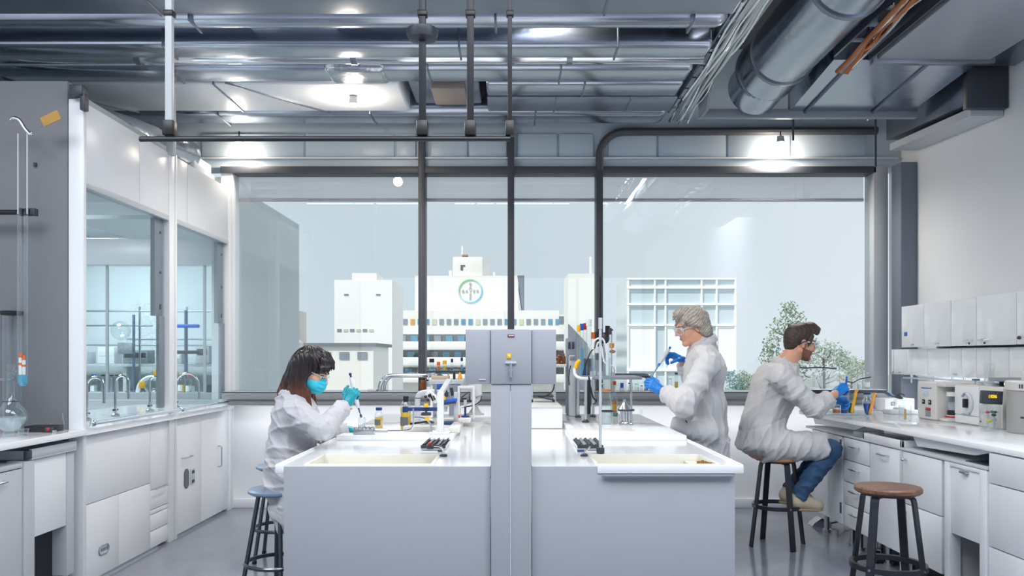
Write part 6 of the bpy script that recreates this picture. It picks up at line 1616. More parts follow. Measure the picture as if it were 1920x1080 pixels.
bottle('clear jar with black lid on the sill beside the gold-brown bottle', P(806,0,7.22).x, 7.22, ZS, .03, .11, BLACK, LCLR, .4, WLAB, .9, .92, name='jar', cat='jar', group=g)
t = thing('blue_pump', 'bright blue pump with a black cable arching to the right', 'pump', (P(822,0,7.2).x,7.2,ZS))
x = P(822,0,7.2).x
b = MB(); b.box(x-.05,x+.05,7.17,7.25,ZS+.005,ZS+.10,.02); b.build('pump_body', BLUE, t)
b = MB(); b.box(x-.055,x+.07,7.165,7.255,ZS,ZS+.02,.004); b.build('foot', WHITE, t)
b = MB(); b.tube(smooth_path([(x-.05,7.2,ZS+.12),(x,7.2,ZS+.15),(x+.06,7.19,ZS+.13),(x+.12,7.18,ZS+.03)],6),.007,8); b.build('cable', BLACK, t)
b = MB(); b.box(P(691,0,7.3).x,P(707,0,7.3).x,7.25,7.35,ZS,ZS+.02,.004); solo(b,'flat_box',LGREY,'flat pale box on the sill behind the woman\'s glove','box',loc=(P(699,0,7.3).x,7.3,ZS))
# ---------------- right bench
x, y = .468, 4.24
t = thing('rod_stand', 'tall thin rod stand with a black foot beside the right sink', 'stand', (x,y,ZR))
b = MB(); b.box(x-.02,x+.02,y-.02,y+.02,ZR,ZR+.03,.004); b.build('foot', DGREY, t)
b = MB(); b.cyl((x,y,ZR+.03),(x,y,1.60),.0075,n=12); b.build('clear_rod', LGREY, t)
b = MB(); b.cyl((x,y,1.60),(x,y,1.84),.0045,n=10); b.build('black_rod', BLACK, t)
b = MB(); b.cyl((x,y,1.56),(x,y,1.62),.011,n=12); b.build('coupling', LGREY, t)
# rig shelf on posts
zs_ = 1.265
t = thing('rig_shelf', 'grey shelf on chrome posts crowded with glass columns, right of the service column', 'shelf', (.62,6.2,ZB))
b = MB(); b.box(.50,.98,6.02,6.42,zs_-.022,zs_,.004); b.build('shelf_plate', MGREY, t)
for px, py in ((1084,783),(1098,792),(1112,782)):
    xx, dd = on(px, py, ZB); dd = min(dd, 6.4); 
    b = MB(); b.cyl((xx,dd,ZB+.01),(xx,dd,zs_-.022),.012,n=14); pst = b.build('post', CHROME, t)
    b = MB(); b.lathe((xx,dd,ZB),[(.0005,0),(.026,0),(.026,.01),(.014,.022),(.0005,.022)],16); b.build('post_foot', DGREY, pst)
for x in (.95,):
    b = MB(); b.cyl((x,6.38,ZB),(x,6.38,zs_-.022),.010,n=12); b.build('post', CHROME, t)
b = MB(); b.tube(smooth_path([(.50,6.06,zs_+.10),(.475,6.05,zs_+.06),(.48,6.03,zs_+.01),(.52,6.0,zs_-.012),(.60,6.0,zs_-.012)],6),.012,10); hs = b.build('white_hose', WHITE, t)
b = MB(); b.tube(smooth_path([(.515,6.06,zs_+.12),(.492,6.055,zs_+.10),(.48,6.05,zs_+.06)],5),.016,12); b.build('yellow_grip', YELLOW, hs)
g = 'glass columns of the rig'
for i, (px, top, r, capm, lq, fl, lab) in enumerate((
    (1085,615,.012,YELLOW,None,.3,'slim glass column with a yellow cap at the left end of the rig'),
    (1091,612,.014,BLUE,LLBL,.55,'glass column with a blue cap and pale blue filling on the rig'),
    (1097,611,.012,RED,LBLU,.2,'glass column with a red cap on the rig'),
    (1104,604,.019,WHITE,None,.3,'wide white-topped column standing tallest among the left rig columns'),
    (1112,628,.013,ORANGE,LCLR,.5,'glass column with an orange cap in the middle of the rig'),
    (1119,655,.018,WHITE,LCLR,.6,'short thick clear column on the rig shelf'),
    (1144,620,.012,DGREY,LCLR,.4,'slim clear column right of the black valve'))):
    d = 6.10+.05*(i%3); x = (px-960)*d/F; h = P(0,top,d).z-zs_
    tube_glass(lab, x, d, zs_+.0005, r, h, capm, lq, fl, name='glass_column', cat='glass column', group=g, caph=.05)
for i,(px,h) in enumerate(((1108,.075),(1115,.09),(1122,.07),(1128,.08))):
    d = 6.04; tube_glass('short clear vial on the front edge of the rig shelf, %s from its left' % ('first','second','third','fourth')[i], (px-960)*d/F, d, zs_+.0005, .010, h, None, LCLR, .5, name='vial', cat='vial', group='vials along the rig shelf')
d = 6.2; x = (1133-960)*d/F
t = thing('valve_column', 'black valve head on a steel column with a side arm, top of the rig', 'valve', (x,d,zs_))
b = MB(); b.cyl((x,d,zs_+.0005),(x,d,P(0,640,d).z),.012,n=14); b.build('column', STEEL, t)
b = MB(); b.ball((x,d,P(0,634,d).z),.042,.035,.045,n=18,m=12); b.build('valve_body', DGREY, t)
b = MB(); b.cyl((x+.02,d-.02,P(0,632,d).z),(x+.024,d-.02,P(0,611,d).z),.016,.019,n=14); b.box(x+.005,x+.065,d-.03,d-.01,P(0,619,d).z-.006,P(0,619,d).z+.006,.003); b.build('valve_handle', BLACK, t)
b = MB(); b.cyl((x-.035,d,P(0,640,d).z),(x-.035,d,P(0,618,d).z),.014,n=12); b.build('black_stub', BLACK, t)
b = MB(); b.cyl((x-.06,d+.01,P(0,640,d).z),(x-.06,d+.01,P(0,622,d).z),.012,n=12); b.build('dark_stub', DGREY, t)
d = 6.16; x = (1147-960)*d/F
t = thing('bulb_stopcock', 'amber bulb over a tan bulb on a thin stem right of the black valve', 'stopcock', (x,d,zs_))
b = MB(); b.cyl((x,d,zs_+.0005),(x,d,P(0,625,d).z),.005,n=10); b.build('stem', STEEL, t)
b = MB(); b.lathe((x,d,P(0,653,d).z),[(.0005,0),(.016,.002),(.02,.02),(.018,.038),(.0005,.042)],18); b.build('amber_bulb', mat('amber_bulb', rgb(225,150,30),.3), t)
b = MB(); b.ball((x+.006,d,P(0,659,d).z),.024,.016,.014); b.build('tan_bulb', mat('tan_rubber', rgb(170,135,95),.5), t)
d = 6.0
for i, (pts, m, r, lab) in enumerate((
    ([(1093,704),(1098,685),(1106,663),(1117,650),(1128,644)], BLACK, .005, 'thin black cable arching up across the front of the rig'),
    ([(1112,655),(1114,640),(1124,634),(1132,638),(1136,655),(1140,675)], WHITE, .007, 'white hose looping over the middle of the rig'),
    ([(1118,652),(1122,642),(1128,650),(1131,672),(1136,682)], WHITE, .006, 'second shorter white hose hanging inside the rig'),
    ([(1140,683),(1148,686),(1152,694),(1151,704)], STEEL, .004, 'thin grey tube bending down at the right end of the rig'),
    ([(1104,706),(1107,725),(1112,745),(1118,752),(1112,758)], BLACK, .006, 'black cable hanging below the rig shelf'))):
    b = MB(); b.tube(smooth_path([P(a,c,d-.01*i) for a,c in pts],6), r, 8); solo(b, 'hose' if m is WHITE else 'cable', m, lab, 'hose' if m is WHITE else 'cable', loc=P(pts[0][0],pts[0][1],d))
# tall flask in front of the rig
x, d = on(1137, 795, ZB)
t = thing('tall_flask', 'tall clear flask with a long wide neck standing before the rig', 'flask', (x,d,ZB))
b = MB(); b.lathe((x,d,ZB),[(.0005,.001),(.044,.001),(.048,.008),(.046,.09),(.040,.14),(.029,.21),(.027,.24),(.027,.45),(.032,.455)],32); b.build('glass_body', GLASS, t)
b = MB(); b.lathe((x,d,ZB),[(.0005,.003),(.044,.003),(.043,.09),(.0005,.09)],28); b.build('liquid', LCLR, t)
b = MB(); b.lathe((x,d,ZB),[(.0285,.235),(.031,.237),(.031,.246),(.0285,.248)],28); b.build('amber_band', mat('amber_band',rgb(190,120,50),.4), t)
b = MB(); b.lathe((x,d,ZB),[(.0465,.086),(.052,.087),(.052,.097),(.0465,.098)],28); b.build('dark_collar', DGREY, t)
x, d = on(1152, 781, ZB)
t = thing('layered_flask', 'flask with orange, yellow and green layers right of the tall clear flask', 'flask', (x,d,ZB))
b = MB(); b.lathe((x,d,ZB),[(.0005,.001),(.028,.001),(.030,.006),(.030,.11),(.024,.145),(.012,.18),(.011,.26),(.014,.265)],26); b.build('glass_body', GLASS, t)
for m, z0, z1, r in ((LTEAL,.003,.032,.028),(LORG,.033,.05,.020),(LYEL,.05,.10,.020),(LORG,.10,.12,.020)):
    b = MB(); b.lathe((x,d,ZB),[(.0005,z0),(r,z0),(r,z1),(.0005,z1)],22); b.build('layer', m, t)
b = MB(); b.cyl((x,d,ZB+.255),(x,d,ZB+.285),.014,n=14); b.build('stopper', mat('red_brown_stopper',rgb(190,90,40),.5), t)
x, d = on(1174, 796, ZB)
t = thing('vacuum_pot', 'round steel pot with a dark flange and a cone top on the right bench', 'instrument', (x,d,ZB))
b = MB(); b.lathe((x,d,ZB),[(.0005,0),(.050,0),(.050,.010),(.042,.016),(.040,.022)],32); b.build('base_flange', STEEL, t)
b = MB(); b.cyl((x,d,ZB+.02),(x,d,ZB+.098),.020,n=24); b.build('core', CHROME, t)
for i in range(6):
    a = i*PI/3; b = MB(); b.cyl((x+.036*math.cos(a),d+.036*math.sin(a),ZB+.016),(x+.036*math.cos(a),d+.036*math.sin(a),ZB+.098),.008,n=12); b.build('pillar', CHROME, t)
b = MB(); b.lathe((x,d,ZB),[(.0005,.098),(.058,.098),(.060,.103),(.058,.110),(.0005,.110)],32); b.build('top_flange', DGREY, t)
b = MB(); b.lathe((x-.012,d,ZB),[(.048,.110),(.042,.120),(.018,.150),(.012,.158),(.012,.178),(.0005,.178)],28); b.build('cone_top', STEEL, t)
x, d = on(1202, 795, ZB); tube_glass('small clear tube standing alone near the right edge of the island', x, d, ZB, .010, .105, None, None, name='glass_tube', foot=True)
x, d = on(1187, 768, ZB+.0); 
# corks in the right sink
b = MB(); b.box(.895,.972,3.815,4.165,.862,.872,.002); ledge = b.build('cork_ledge', CREAM, RI)
CORK = mat('brown_cork', rgb(160,112,52), .7, var=.25, vscale=60)
rc = random.Random(4)
for i in range(11):
    x = .905+.055*(i%4)/3+rc.uniform(-.004,.004); y = 3.835+.03*(i//4)+rc.uniform(-.005,.005); h = rc.uniform(.022,.040)
    b = MB(); b.cyl((x,y,.8722),(x+rc.uniform(-.003,.003),y,.8722+h),.0062,.0072,n=12)
    solo(b, 'cork', CORK, 'brown cork standing among others in the corner of the right sink', 'cork', 'corks in the right sink', loc=(x,y,.8722))
b = MB(); b.obox((.137,3.772,.856),(.6,0,-.8),(0,1,0),(.8,0,.6),.03,.006,.008,.002); b.build('small_hook', mat('worn_brass',rgb(150,130,100),.5,.5), RI)
# sill bottles by the standing man
g = 'small bottles on the right window sill'; d = 7.36
for px, r, h, cm, lq, lab in ((1130,.018,.07,WHITE,LCLR,'clear bottle at the left end of the right sill'),(1166,.0,.0,None,None,''),(1182,.026,.075,NAVY,LCLR,'wide clear jar with a navy lid behind the steel rail'),(1194,.022,.07,WHITE,LCLR,'clear jar with a white lid behind the steel rail'),(1203,.012,.05,BLACK,LCLR,'tiny black-capped vial left of the curved rail end'),(1210,.012,.05,BLACK,LORG,'tiny black-capped vial with orange filling by the curved rail end'),(1244,.02,.06,None,LCLR,'open clear jar between the rail and the standing man'),(1256,.022,.12,WHITE,LCLR,'tall white-capped bottle behind the man\'s near glove'),(1268,.017,.17,NAVY,LYEL,'tall navy-capped bottle with a yellow band behind the man\'s sleeve')):
    if r == 0:
        x = P(px,0,d).x; t = thing('blue_box','bright blue small box on the right sill','box',(x,d,ZS)); b = MB(); b.box(x-.014,x+.014,d-.02,d+.02,ZS+.03,ZS+.075,.003); b.build('blue_lid',BLUE,t); b = MB(); b.box(x-.02,x+.02,d-.024,d+.024,ZS,ZS+.03,.003); b.build('base',WHITE,t); continue
    bottle(lab, P(px,0,d).x, d, ZS, r, h, cm, lq, .5, WLAB if r > .02 else None, .7, .85, group=g)
# ---------------- centre back: riser with a small table, trolley and instruments
t = thing('bench_riser', 'long white riser box on the back of the right bench beside the column', 'riser', (.25,6.3,ZR))
b = MB(); b.box(.115,.36,5.7,6.88,ZR,1.05,.005); b.build('riser_body', WHITEG, t)
b = MB(); b.box(.113,.362,5.695,6.885,1.05,1.056,.002); b.build('riser_top', mat('pale_grey_riser_top', rgb(205,206,206), .5), t)
zq = 1.0565
t = thing('small_table', 'small white table standing on the riser behind the column', 'table', (.25,6.65,zq))
b = MB(); b.box(.12,.445,6.52,6.86,1.335,1.355,.003); b.build('table_top', WHITE, t)
for x, y in ((.13,6.54),(.35,6.54),(.13,6.84),(.35,6.84)):
    b = MB(); b.box(x-.008,x+.008,y-.008,y+.008,zq,1.335); b.build('leg', LGREY, t)
b = MB(); b.box(.13,.35,6.54,6.84,1.26,1.27,.002); b.build('lower_shelf', LGREY, t)
t = thing('wheeled_frame', 'thin black-wheeled frame with cables under the small white table', 'trolley', (.25,6.35,zq))
for x, y in ((.16,6.3),(.33,6.3),(.16,6.45),(.33,6.45)):
    b = MB(); b.cyl((x,y,zq+.02),(x,y,1.27 if x > .3 else 1.22),.006,n=8); lg = b.build('leg', LGREY, t)
    b = MB(); b.cyl((x-.006,y,zq+.012),(x+.006,y,zq+.012),.012,n=14); b.build('wheel', BLACK, lg)
b = MB(); b.box(.155,.335,6.295,6.455,1.10,1.11,.002); b.build('shelf', DGREY, t)
b = MB(); b.tube(smooth_path([(.33,6.29,1.26),(.325,6.28,1.16),(.27,6.27,1.11),(.2,6.27,1.105),(.33,6.27,1.075)],6),.005,8); b.build('cable', BLACK, t)
for i, (x, r, h, cm, bm, lab) in enumerate(((.385,.016,.075,ORANGE,AMBER,'small brown bottle with an orange cap, left on the little white table'),(.405,.014,.06,BLACK,AMBER,'smallest brown bottle with a black cap on the little white table'),(.425,.015,.085,RED,AMBER,'brown bottle with a red cap on the little white table'),(.36,.015,.065,WHITE,AMBER,'brown bottle with a white cap on the little white table'))):
    bottle(lab, x, 6.56+.03*(i%2), 1.3555, r, h, cm, None, .5, WLAB if i%2 else None, .5, .75, bodym=bm, group='brown bottles on the small white table')
d = 6.62; X0, X1 = (1063-960)*d/F, (1081-960)*d/F
t = thing('instrument_tower', 'slate-blue instrument tower with two dark windows behind the rig', 'instrument', ((X0+X1)/2,d,ZB))
b = MB(); b.box(X0,X1,d,d+.2,ZB,P(0,634,d).z,.006); b.build('case', mat('slate_blue_case', rgb(134,144,160), .4), t)
for px in (1067.5,1074.5):
    b = MB(); b.box((px-2.4-960)*d/F,(px+2.4-960)*d/F,d-.004,d,P(0,654,d).z,P(0,641,d).z,.001); b.build('dark_window', DGREY, t)
d = 6.5; X0, X1 = (1067-960)*d/F, (1079-960)*d/F
t = thing('slim_tower', 'slim grey tower with rounded top in front of the slate-blue instrument', 'instrument', ((X0+X1)/2,d,ZB))
b = MB(); b.box(X0,X1,d-.02,d+.08,ZB,P(0,666,d).z,.012,3); b.build('case', LGREY, t)
b = MB(); b.box(X0+.004,X1-.004,d-.024,d-.02,P(0,676,d).z,P(0,668,d).z,.001); b.build('top_panel', MGREY, t)
b = MB(); b.tube(smooth_path([(X0+.01,d-.03,P(0,685,d).z),(X0-.004,d-.03,P(0,705,d).z),(X0,d-.03,P(0,722,d).z)],4),.004,8); b.build('cord', BLACK, t)
d = 6.7; X0, X1 = (1094-960)*d/F, (1113-960)*d/F
b = MB(); b.box(X0,X1,d,d+.04,1.30,P(0,672,d).z,.004); t=solo(b,'dark_monitor',DGREY,'small dark monitor seen through the glass columns','monitor',loc=((X0+X1)/2,d,1.3))
b = MB(); b.box((X0+X1)/2-.02,(X0+X1)/2+.02,d+.005,d+.03,ZB,1.30,.003); b.build('stand', DGREY, t)
# ---------------- right counter
x, d = on(1583, 778, ZC)
t = thing('glass_tray', 'shallow clear tray under the coloured flasks on the right worktop', 'tray', (x,d,ZC))
b = MB(); b.box(x-.13,x+.15,d-.03,d+.16,ZC,ZC+.006,.002); b.box(x-.13,x+.15,d-.03,d-.026,ZC+.006,ZC+.018); b.box(x-.13,x-.126,d-.03,d+.16,ZC+.006,ZC+.018); b.box(x+.146,x+.15,d-.03,d+.16,ZC+.006,ZC+.018); b.build('tray_body', glass('tray_glass',(.92,.95,.96),.12,.7,2.0), t)
zt = ZC+.0065; d1 = d+.03
beaker('clear beaker with orange and blue layers, leftmost of the coloured glassware', P(1568,0,d1).x, d1, zt, .030, .125, ((LCLR,.01),(LORG,.035),(LCLR,.05),(LBLU,.062)))
bottle('bottle of bright blue liquid with a navy cap under the seated man\'s hands', P(1583.5,0,d1).x, d1, zt, .028, .165, NAVY, LBLU, .5, None, .7, .8)
tube_glass('clear cylinder with green liquid in the glass tray', P(1596,0,d1+.03).x, d1+.03, zt, .024, .165, None, LGRN, .5, name='measuring_cylinder', cat='cylinder')
def rod(label, a, b_, m, r=.011):
    b = MB(); b.tube([a, a+(b_-a)*.94, a+(b_-a)*.95, b_],[r,r*.9,r*1.3,r*1.35],12); solo(b,'stirring_paddle',m,label,'paddle',loc=a)
rod('yellow paddle leaning over the green cylinder', Vector((P(1597,0,d1-.035).x,d1-.035,zt+.012)), P(1606,731,d1-.02), YELLOW)
x2 = P(1626,0,d1).x
t = thing('blue_flask', 'round-shouldered flask of deep blue liquid with a navy lid', 'flask', (x2,d1,ZC))
b = MB(); b.lathe((x2,d1,ZC),[(.0005,.001),(.012,.001),(.02,.02),(.038,.09),(.036,.11),(.020,.14),(.019,.165)],28); b.build('glass_body', GLASS, t)
b = MB(); b.lathe((x2,d1,ZC),[(.0005,.004),(.011,.004),(.0185,.02),(.0355,.088),(.0005,.088)],26); b.build('liquid', LBLU, t)
b = MB(); b.cyl((x2,d1,ZC+.158),(x2,d1,ZC+.175),.027,n=20); b.build('lid', NAVY, t)
b = MB(); b.lathe((x2,d1,ZC),[(.0005,.0),(.03,.0),(.03,.004),(.0005,.004)],22); b.build('foot', GLASS, t)
rod('orange paddle leaning beside the deep blue flask', Vector((P(1631,0,d1-.05).x,d1-.05,ZC+.012)), P(1640,737,d1-.03), mat('orange_yellow_paddle', rgb(240,160,20), .4))
x, d = on(1647, 776, ZC)
b = MB(); b.lathe((x,d,ZC),[(.0005,.001),(.035,.001),(.036,.016),(.033,.018)],28); solo(b,'petri_dish',GLASS,'small clear dish right of the orange paddle','dish',loc=(x,d,ZC))
b = MB(); b.tube(smooth_path([P(1579,722,5.9),P(1590,716,5.9),P(1600,717,5.9),P(1612,711,5.9),P(1633,707,5.9)],6),.004,8)
t = solo(b,'probe_wire',BLACK,'black probe wire held out to the right by the seated man','wire',loc=P(1600,716,5.9))
b = MB(); b.cyl(P(1586,722,5.88),P(1588,706,5.88),.007,n=10); b.build('blue_probe_tip',BLUE,t)
# low black shelf by the window on the right
zsh = 1.125; ya = 6.95
t = thing('low_shelf', 'low black-edged shelf at the window end of the right worktop', 'shelf', (3.0,7.05,ZC))
b = MB(); b.box(2.45,3.26,ya,ya+.2,zsh-.012,zsh,.004); b.box(2.45,3.26,ya-.006,ya,zsh-.016,zsh+.002,.002); b.build('shelf_plate', BLACK, t)
b = MB(); b.box(2.45,3.26,ya,ya+.2,zsh,zsh+.004,.002); b.build('white_top', WHITE, t)
b = MB(); b.obox((3.285,ya+.04,zsh-.03),(.8,0,-.6),(0,1,0),(.6,0,.8),.08,.1,.012,.003); b.build('blue_end', mat('steel_blue_end',rgb(90,120,150),.3), t)
for x in (2.6,3.2):
    b = MB(); b.box(x-.01,x+.01,ya+.09,ya+.11,.0 if x < 2.45 else ZC,zsh-.012); b.build('leg', LGREY, t)
zsh += .0045
t = thing('clear_chamber', 'clear box chamber with a dark wavy rim behind the seated man\'s arm', 'chamber', (2.66,7.05,zsh))
b = MB(); b.box(2.49,2.83,6.98,7.13,zsh,zsh+.19); b.build('chamber_walls', glass('chamber_glass',(.95,.97,.97),.08,.5,2.0), t, flat=True)
b = MB(); b.tube(smooth_path([(2.49,6.975,zsh+.195),(2.56,6.975,zsh+.188),(2.66,6.975,zsh+.192),(2.76,6.975,zsh+.188),(2.83,6.975,zsh+.18)],5),.006,8); b.build('dark_rim', DGREY, t)
b = MB(); b.tube(smooth_path([(2.55,7.0,zsh+.15),(2.57,7.0,zsh+.115),(2.61,7.0,zsh+.105)],5),.004,8); b.build('hook_tube', DGREY, t)
for x in (2.66,2.72,2.75):
    tube_glass('slim clear tube standing inside the clear chamber, %s' % {2.66:'left one',2.72:'middle one',2.75:'right one'}[x], x, 7.05, zsh+.0005, .012, .14, None, None, group='tubes in the clear chamber')
b = MB(); b.tube([(2.865,7.0,zsh+.001),(2.865,7.0,zsh+.33)],.003,8); solo(b,'glass_rod',LGREY,'thin upright rod at the window right of the clear chamber','rod',loc=(2.865,7.0,zsh))
d = 7.03
bottle('white wash bottle with a thin tall nozzle at the window jamb', P(1626,0,d).x, d, zsh, .028, .15, LGREY, LCLR, .5, WLAB, .35, .62)
t = thing('nozzle_top', 'thin pale tap with a small green top above the wash bottle', 'tap', (P(1618,0,d).x,d,zsh))
x = P(1618,0,d).x
b = MB(); b.cyl((x,d,zsh+.0005),(x,d,zsh+.22),.006,n=10); b.box(x-.02,x+.012,d-.005,d+.005,zsh+.14,zsh+.148); b.build('stem', LGREY, t)
b = MB(); b.ball((x,d,zsh+.225),.013,n=12,m=8); b.build('green_top', mat('lime_knob',rgb(150,190,90),.4), t)
for i,px in enumerate((1600,1609)):
    beaker('small white-filled beaker on the low shelf, %s of two' % ('left','right')[i], P(px,0,d).x, d-.03, zsh, .020, .06, ((liq('milky_liquid',rgb(235,238,240),.85),.05),), group='white-filled beakers')
# white box, balance, tray, beaker
x0, d = on(1640, 766, ZC); x0 = P(1638,0,6.93).x; x1 = P(1692,0,6.93).x
t = thing('white_box_instrument', 'long low white instrument with a small square mark, by the window end', 'instrument', ((x0+x1)/2, 6.93, ZC))
b = MB(); b.box(x0,x1,6.72,6.90,ZC,ZC+.105,.006); b.build('case', WHITE, t)
b = MB(); q = x0+.05; b.box(q,q+.034,6.717,6.72,ZC+.045,ZC+.079,.001); mk_ = b.build('square_mark', mat('grey_mark',rgb(130,134,138),.5), t)
b = MB(); b.box(q+.008,q+.026,6.7155,6.717,ZC+.053,ZC+.071,.001); b.build('mark_centre', LGREY, mk_)
x, d = 3.13, 6.42
t = thing('flat_tray', 'flat pale grey tray beside the small balance', 'tray', (x,d,ZC))
b = MB(); b.box(x-.12,x+.11,d-.06,d+.08,ZC,ZC+.03,.004); b.build('tray_body', LGREY, t)
b = MB(); b.box(x-.11,x+.10,d-.05,d+.07,ZC+.03,ZC+.033,.002); b.build('tray_top', WHITE, t)
x, d = 3.12, 6.44
t = thing('small_balance', 'small balance with a clear hood and a black curved handle', 'balance', (x,d,ZC+.0335))
b = MB(); b.box(x-.035,x+.035,d-.03,d+.04,ZC+.0335,ZC+.0465,.003); b.build('base', LGREY, t)
b = MB(); b.box(x-.033,x+.033,d-.028,d+.038,ZC+.0465,ZC+.115,.002); b.build('clear_hood', GLASS, t, flat=True)
b = MB(); b.prism([(x-.035,d,ZC+.128),(x+.005,d,ZC+.115),(x+.035,d,ZC+.118),(x+.0,d,ZC+.146),(x-.02,d,ZC+.143)],(0,.03,0)); b.tube(smooth_path([(x-.02,d+.015,ZC+.14),(x+.01,d+.015,ZC+.155),(x+.04,d+.015,ZC+.15),(x+.042,d+.015,ZC+.138)],4),.005,8); b.build('black_handle', BLACK, t)
x, d = on(1697, 790, ZC); beaker('empty clear beaker standing alone on the right worktop', x, d, ZC, .040, .115, ((LCLR,.012),))
b = MB(); b.lathe((x,d,ZC+.0125),[(.0005,.0),(.008,.0),(.008,.075),(.0005,.075)],12); solo(b,'amber_stick',mat('amber_stick',rgb(205,160,70),.4),'amber stick standing in the empty beaker','stick',loc=(x,d,ZC+.0125))
# instruments in a row
y0, y1 = 5.60, 5.98; xf_ = 3.03; zt = 1.232
t = thing('heating_unit', 'warm grey instrument with dark switches and an open bay', 'instrument', (xf_+.2,(y0+y1)/2,ZC))
ym = 5.72
b = MB(); b.box(xf_,3.40,ym,y1,ZC,zt,.012,3); b.box(xf_+.25,3.40,y0,ym,ZC,zt,.004); b.box(xf_+.006,3.40,y0,ym,zt-.03,zt,.006); b.box(xf_+.02,3.40,y0,ym,ZC,ZC+.02,.003); b.build('case', BEIGE, t)
b = MB(); b.box(xf_-.003,xf_,ym+.06,ym+.20,zt-.05,zt-.043); b.build('blue_line', BLUE, t)
b = MB(); b.box(xf_-.003,xf_,ym+.11,ym+.17,zt-.105,zt-.065,.002); b.build('display', mat('pale_blue_display',rgb(190,208,220),.2), t)
for yy in (ym+.06, ym+.15):
    b = MB(); b.box(xf_-.006,xf_,yy,yy+.035,zt-.165,zt-.13,.004); sw = b.build('switch', BLACK, t)
    b = MB(); b.box(xf_-.008,xf_-.006,yy+.008,yy+.022,zt-.150,zt-.140,.001); b.build('switch_mark', LGREY, sw)
b = MB(); b.box(xf_-.004,xf_,ym+.07,ym+.14,zt-.21,zt-.188,.002); b.build('red_display', mat('red_readout',rgb(150,50,40),.3), t)
b = MB(); b.box(xf_-.004,xf_,ym+.07,ym+.14,zt-.252,zt-.214,.002); b.build('grey_display', MGREY, t)
b = MB(); b.box(xf_+.22,xf_+.249,y0+.004,ym-.004,zt-.09,zt-.032); b.build('bay_panel', NAVY, t)
tube_glass('wide glass jar standing in the open bay of the warm grey instrument', xf_+.10, 5.66, ZC+.075, .045, .12, WHITE, LCLR, .5, name='glass_jar', cat='jar')
t = thing('stirrer_motor', 'black and white motor base with a red rim below the bay jar', 'motor', (xf_+.1,5.66,ZC+.0205))
b = MB(); b.cyl((xf_+.1,5.66,ZC+.045),(xf_+.1,5.66,ZC+.0745),.046,n=24); b.build('motor', BLACK, t)
b = MB(); b.lathe((xf_+.1,5.66,ZC+.0205),[(.0005,0),(.052,0),(.052,.022),(.0005,.024)],24); b.build('white_foot', WHITE, t)
b = MB(); b.tube([(xf_+.1+.054*math.cos(2*PI*i/32),5.66+.054*math.sin(2*PI*i/32),ZC+.032) for i in range(32)],.006,8,closed=True); b.build('red_rim', RED, t)
y0, y1 = 5.02, 5.56; xf2 = 3.08
t = thing('oven_unit', 'square warm grey oven with a round latch dial and a side handle', 'instrument', (xf2+.2,(y0+y1)/2,ZC))
b = MB(); b.box(xf2,3.41,y0,y1,ZC,1.222,.006); b.build('case', BEIGE, t)
b = MB(); b.box(xf2-.006,xf2,5.27,y1-.004,ZC+.062,1.214,.003); dr = b.build('door', mat('lit_face_panel', rgb(214,216,220), .4), t)
b = MB(); b.box(xf2-.005,xf2,5.27,y1-.004,ZC+.006,ZC+.056,.003); b.build('lower_strip', mat('lit_face_panel', rgb(214,216,220), .4), t)
c_ = Vector((xf2-.008,5.40,1.10))
b = MB(); b.tube([c_+Vector((-.004,.062*math.cos(a),.062*math.sin(a))) for a in [R(100+i*160/14) for i in range(15)]],.014,10); b.build('dial_arc', LGREY, dr)
b = MB(); b.box(c_.x-.022,c_.x+.002,c_.y-.012,c_.y+.022,c_.z-.030,c_.z+.030,.004); b.build('latch', BLACK, dr)
b = MB(); b.tube(smooth_path([c_+Vector((-.005,-.03,.06)),c_+Vector((-.005,.02,.068)),c_+Vector((-.005,.05,.045))],4),.007,8); b.build('blue_grey_trim', mat('blue_grey_trim',rgb(140,156,178),.3), dr)
b = MB(); b.tube([c_+Vector((-.005,-.04,-.072)),c_+Vector((-.005,.05,-.072))],.005,8); b.build('blue_grey_trim', mat('blue_grey_trim',rgb(140,156,178),.3), dr)
b = MB(); b.tube([(xf2,5.17,1.18)]+smooth_path([(xf2-.03,5.165,1.18),(xf2-.035,5.15,1.10),(xf2-.035,5.12,1.03),(xf2-.02,5.09,1.015)],5)+[(xf2,5.09,1.015)],.010,10); b.build('side_handle', LGREY, t)
b = MB(); b.cyl((xf2-.004,5.255,ZC+.03),(xf2,5.255,ZC+.03),.006,n=10); b.build('screw', BLACK, t)
# glass jar and discs on top
x, d = 3.2, 5.36; tube_glass('tall glass jar with a flared rim on top of the oven', x, d, 1.2225, .034, .15, None, LCLR, .3, name='glass_jar', cat='jar')
b = MB(); b.lathe((3.22,5.36,1.2225),[(.05,0),(.054,0),(.054,.012),(.05,.014)],24); b.box(3.12,3.17,5.355,5.365,1.2225,1.23); solo(b,'clamp_ring',LGREY,'grey clamp ring round the foot of the tall glass jar','ring',loc=(3.22,5.36,1.2225))
t = thing('disc_cover', 'grey round disc cover resting on black feet on top of the oven', 'cover', (3.24,5.16,1.2225))
for a in (0,2.1,4.2):
    b = MB(); b.cyl((3.24+.08*math.cos(a),5.16+.08*math.sin(a),1.2225),(3.24+.08*math.cos(a),5.16+.08*math.sin(a),1.255),.014,n=10); b.build('foot', BLACK, t)
b = MB(); b.lathe((3.24,5.16,1.255),[(.0005,0),(.14,0),(.145,.006),(.145,.022),(.0005,.026)],36); b.build('disc', MGREY, t)
t = thing('teal_valve','small teal valve standing on the oven beside the jar','valve',(3.2,5.52,1.2225))
b = MB(); b.cyl((3.2,5.52,1.2225),(3.2,5.52,1.25),.008,n=10); b.build('stem', STEEL, t)
b = MB(); b.box(3.18,3.22,5.50,5.54,1.25,1.262,.004); b.build('handle', mat('teal_handle',rgb(60,120,140),.4), t)
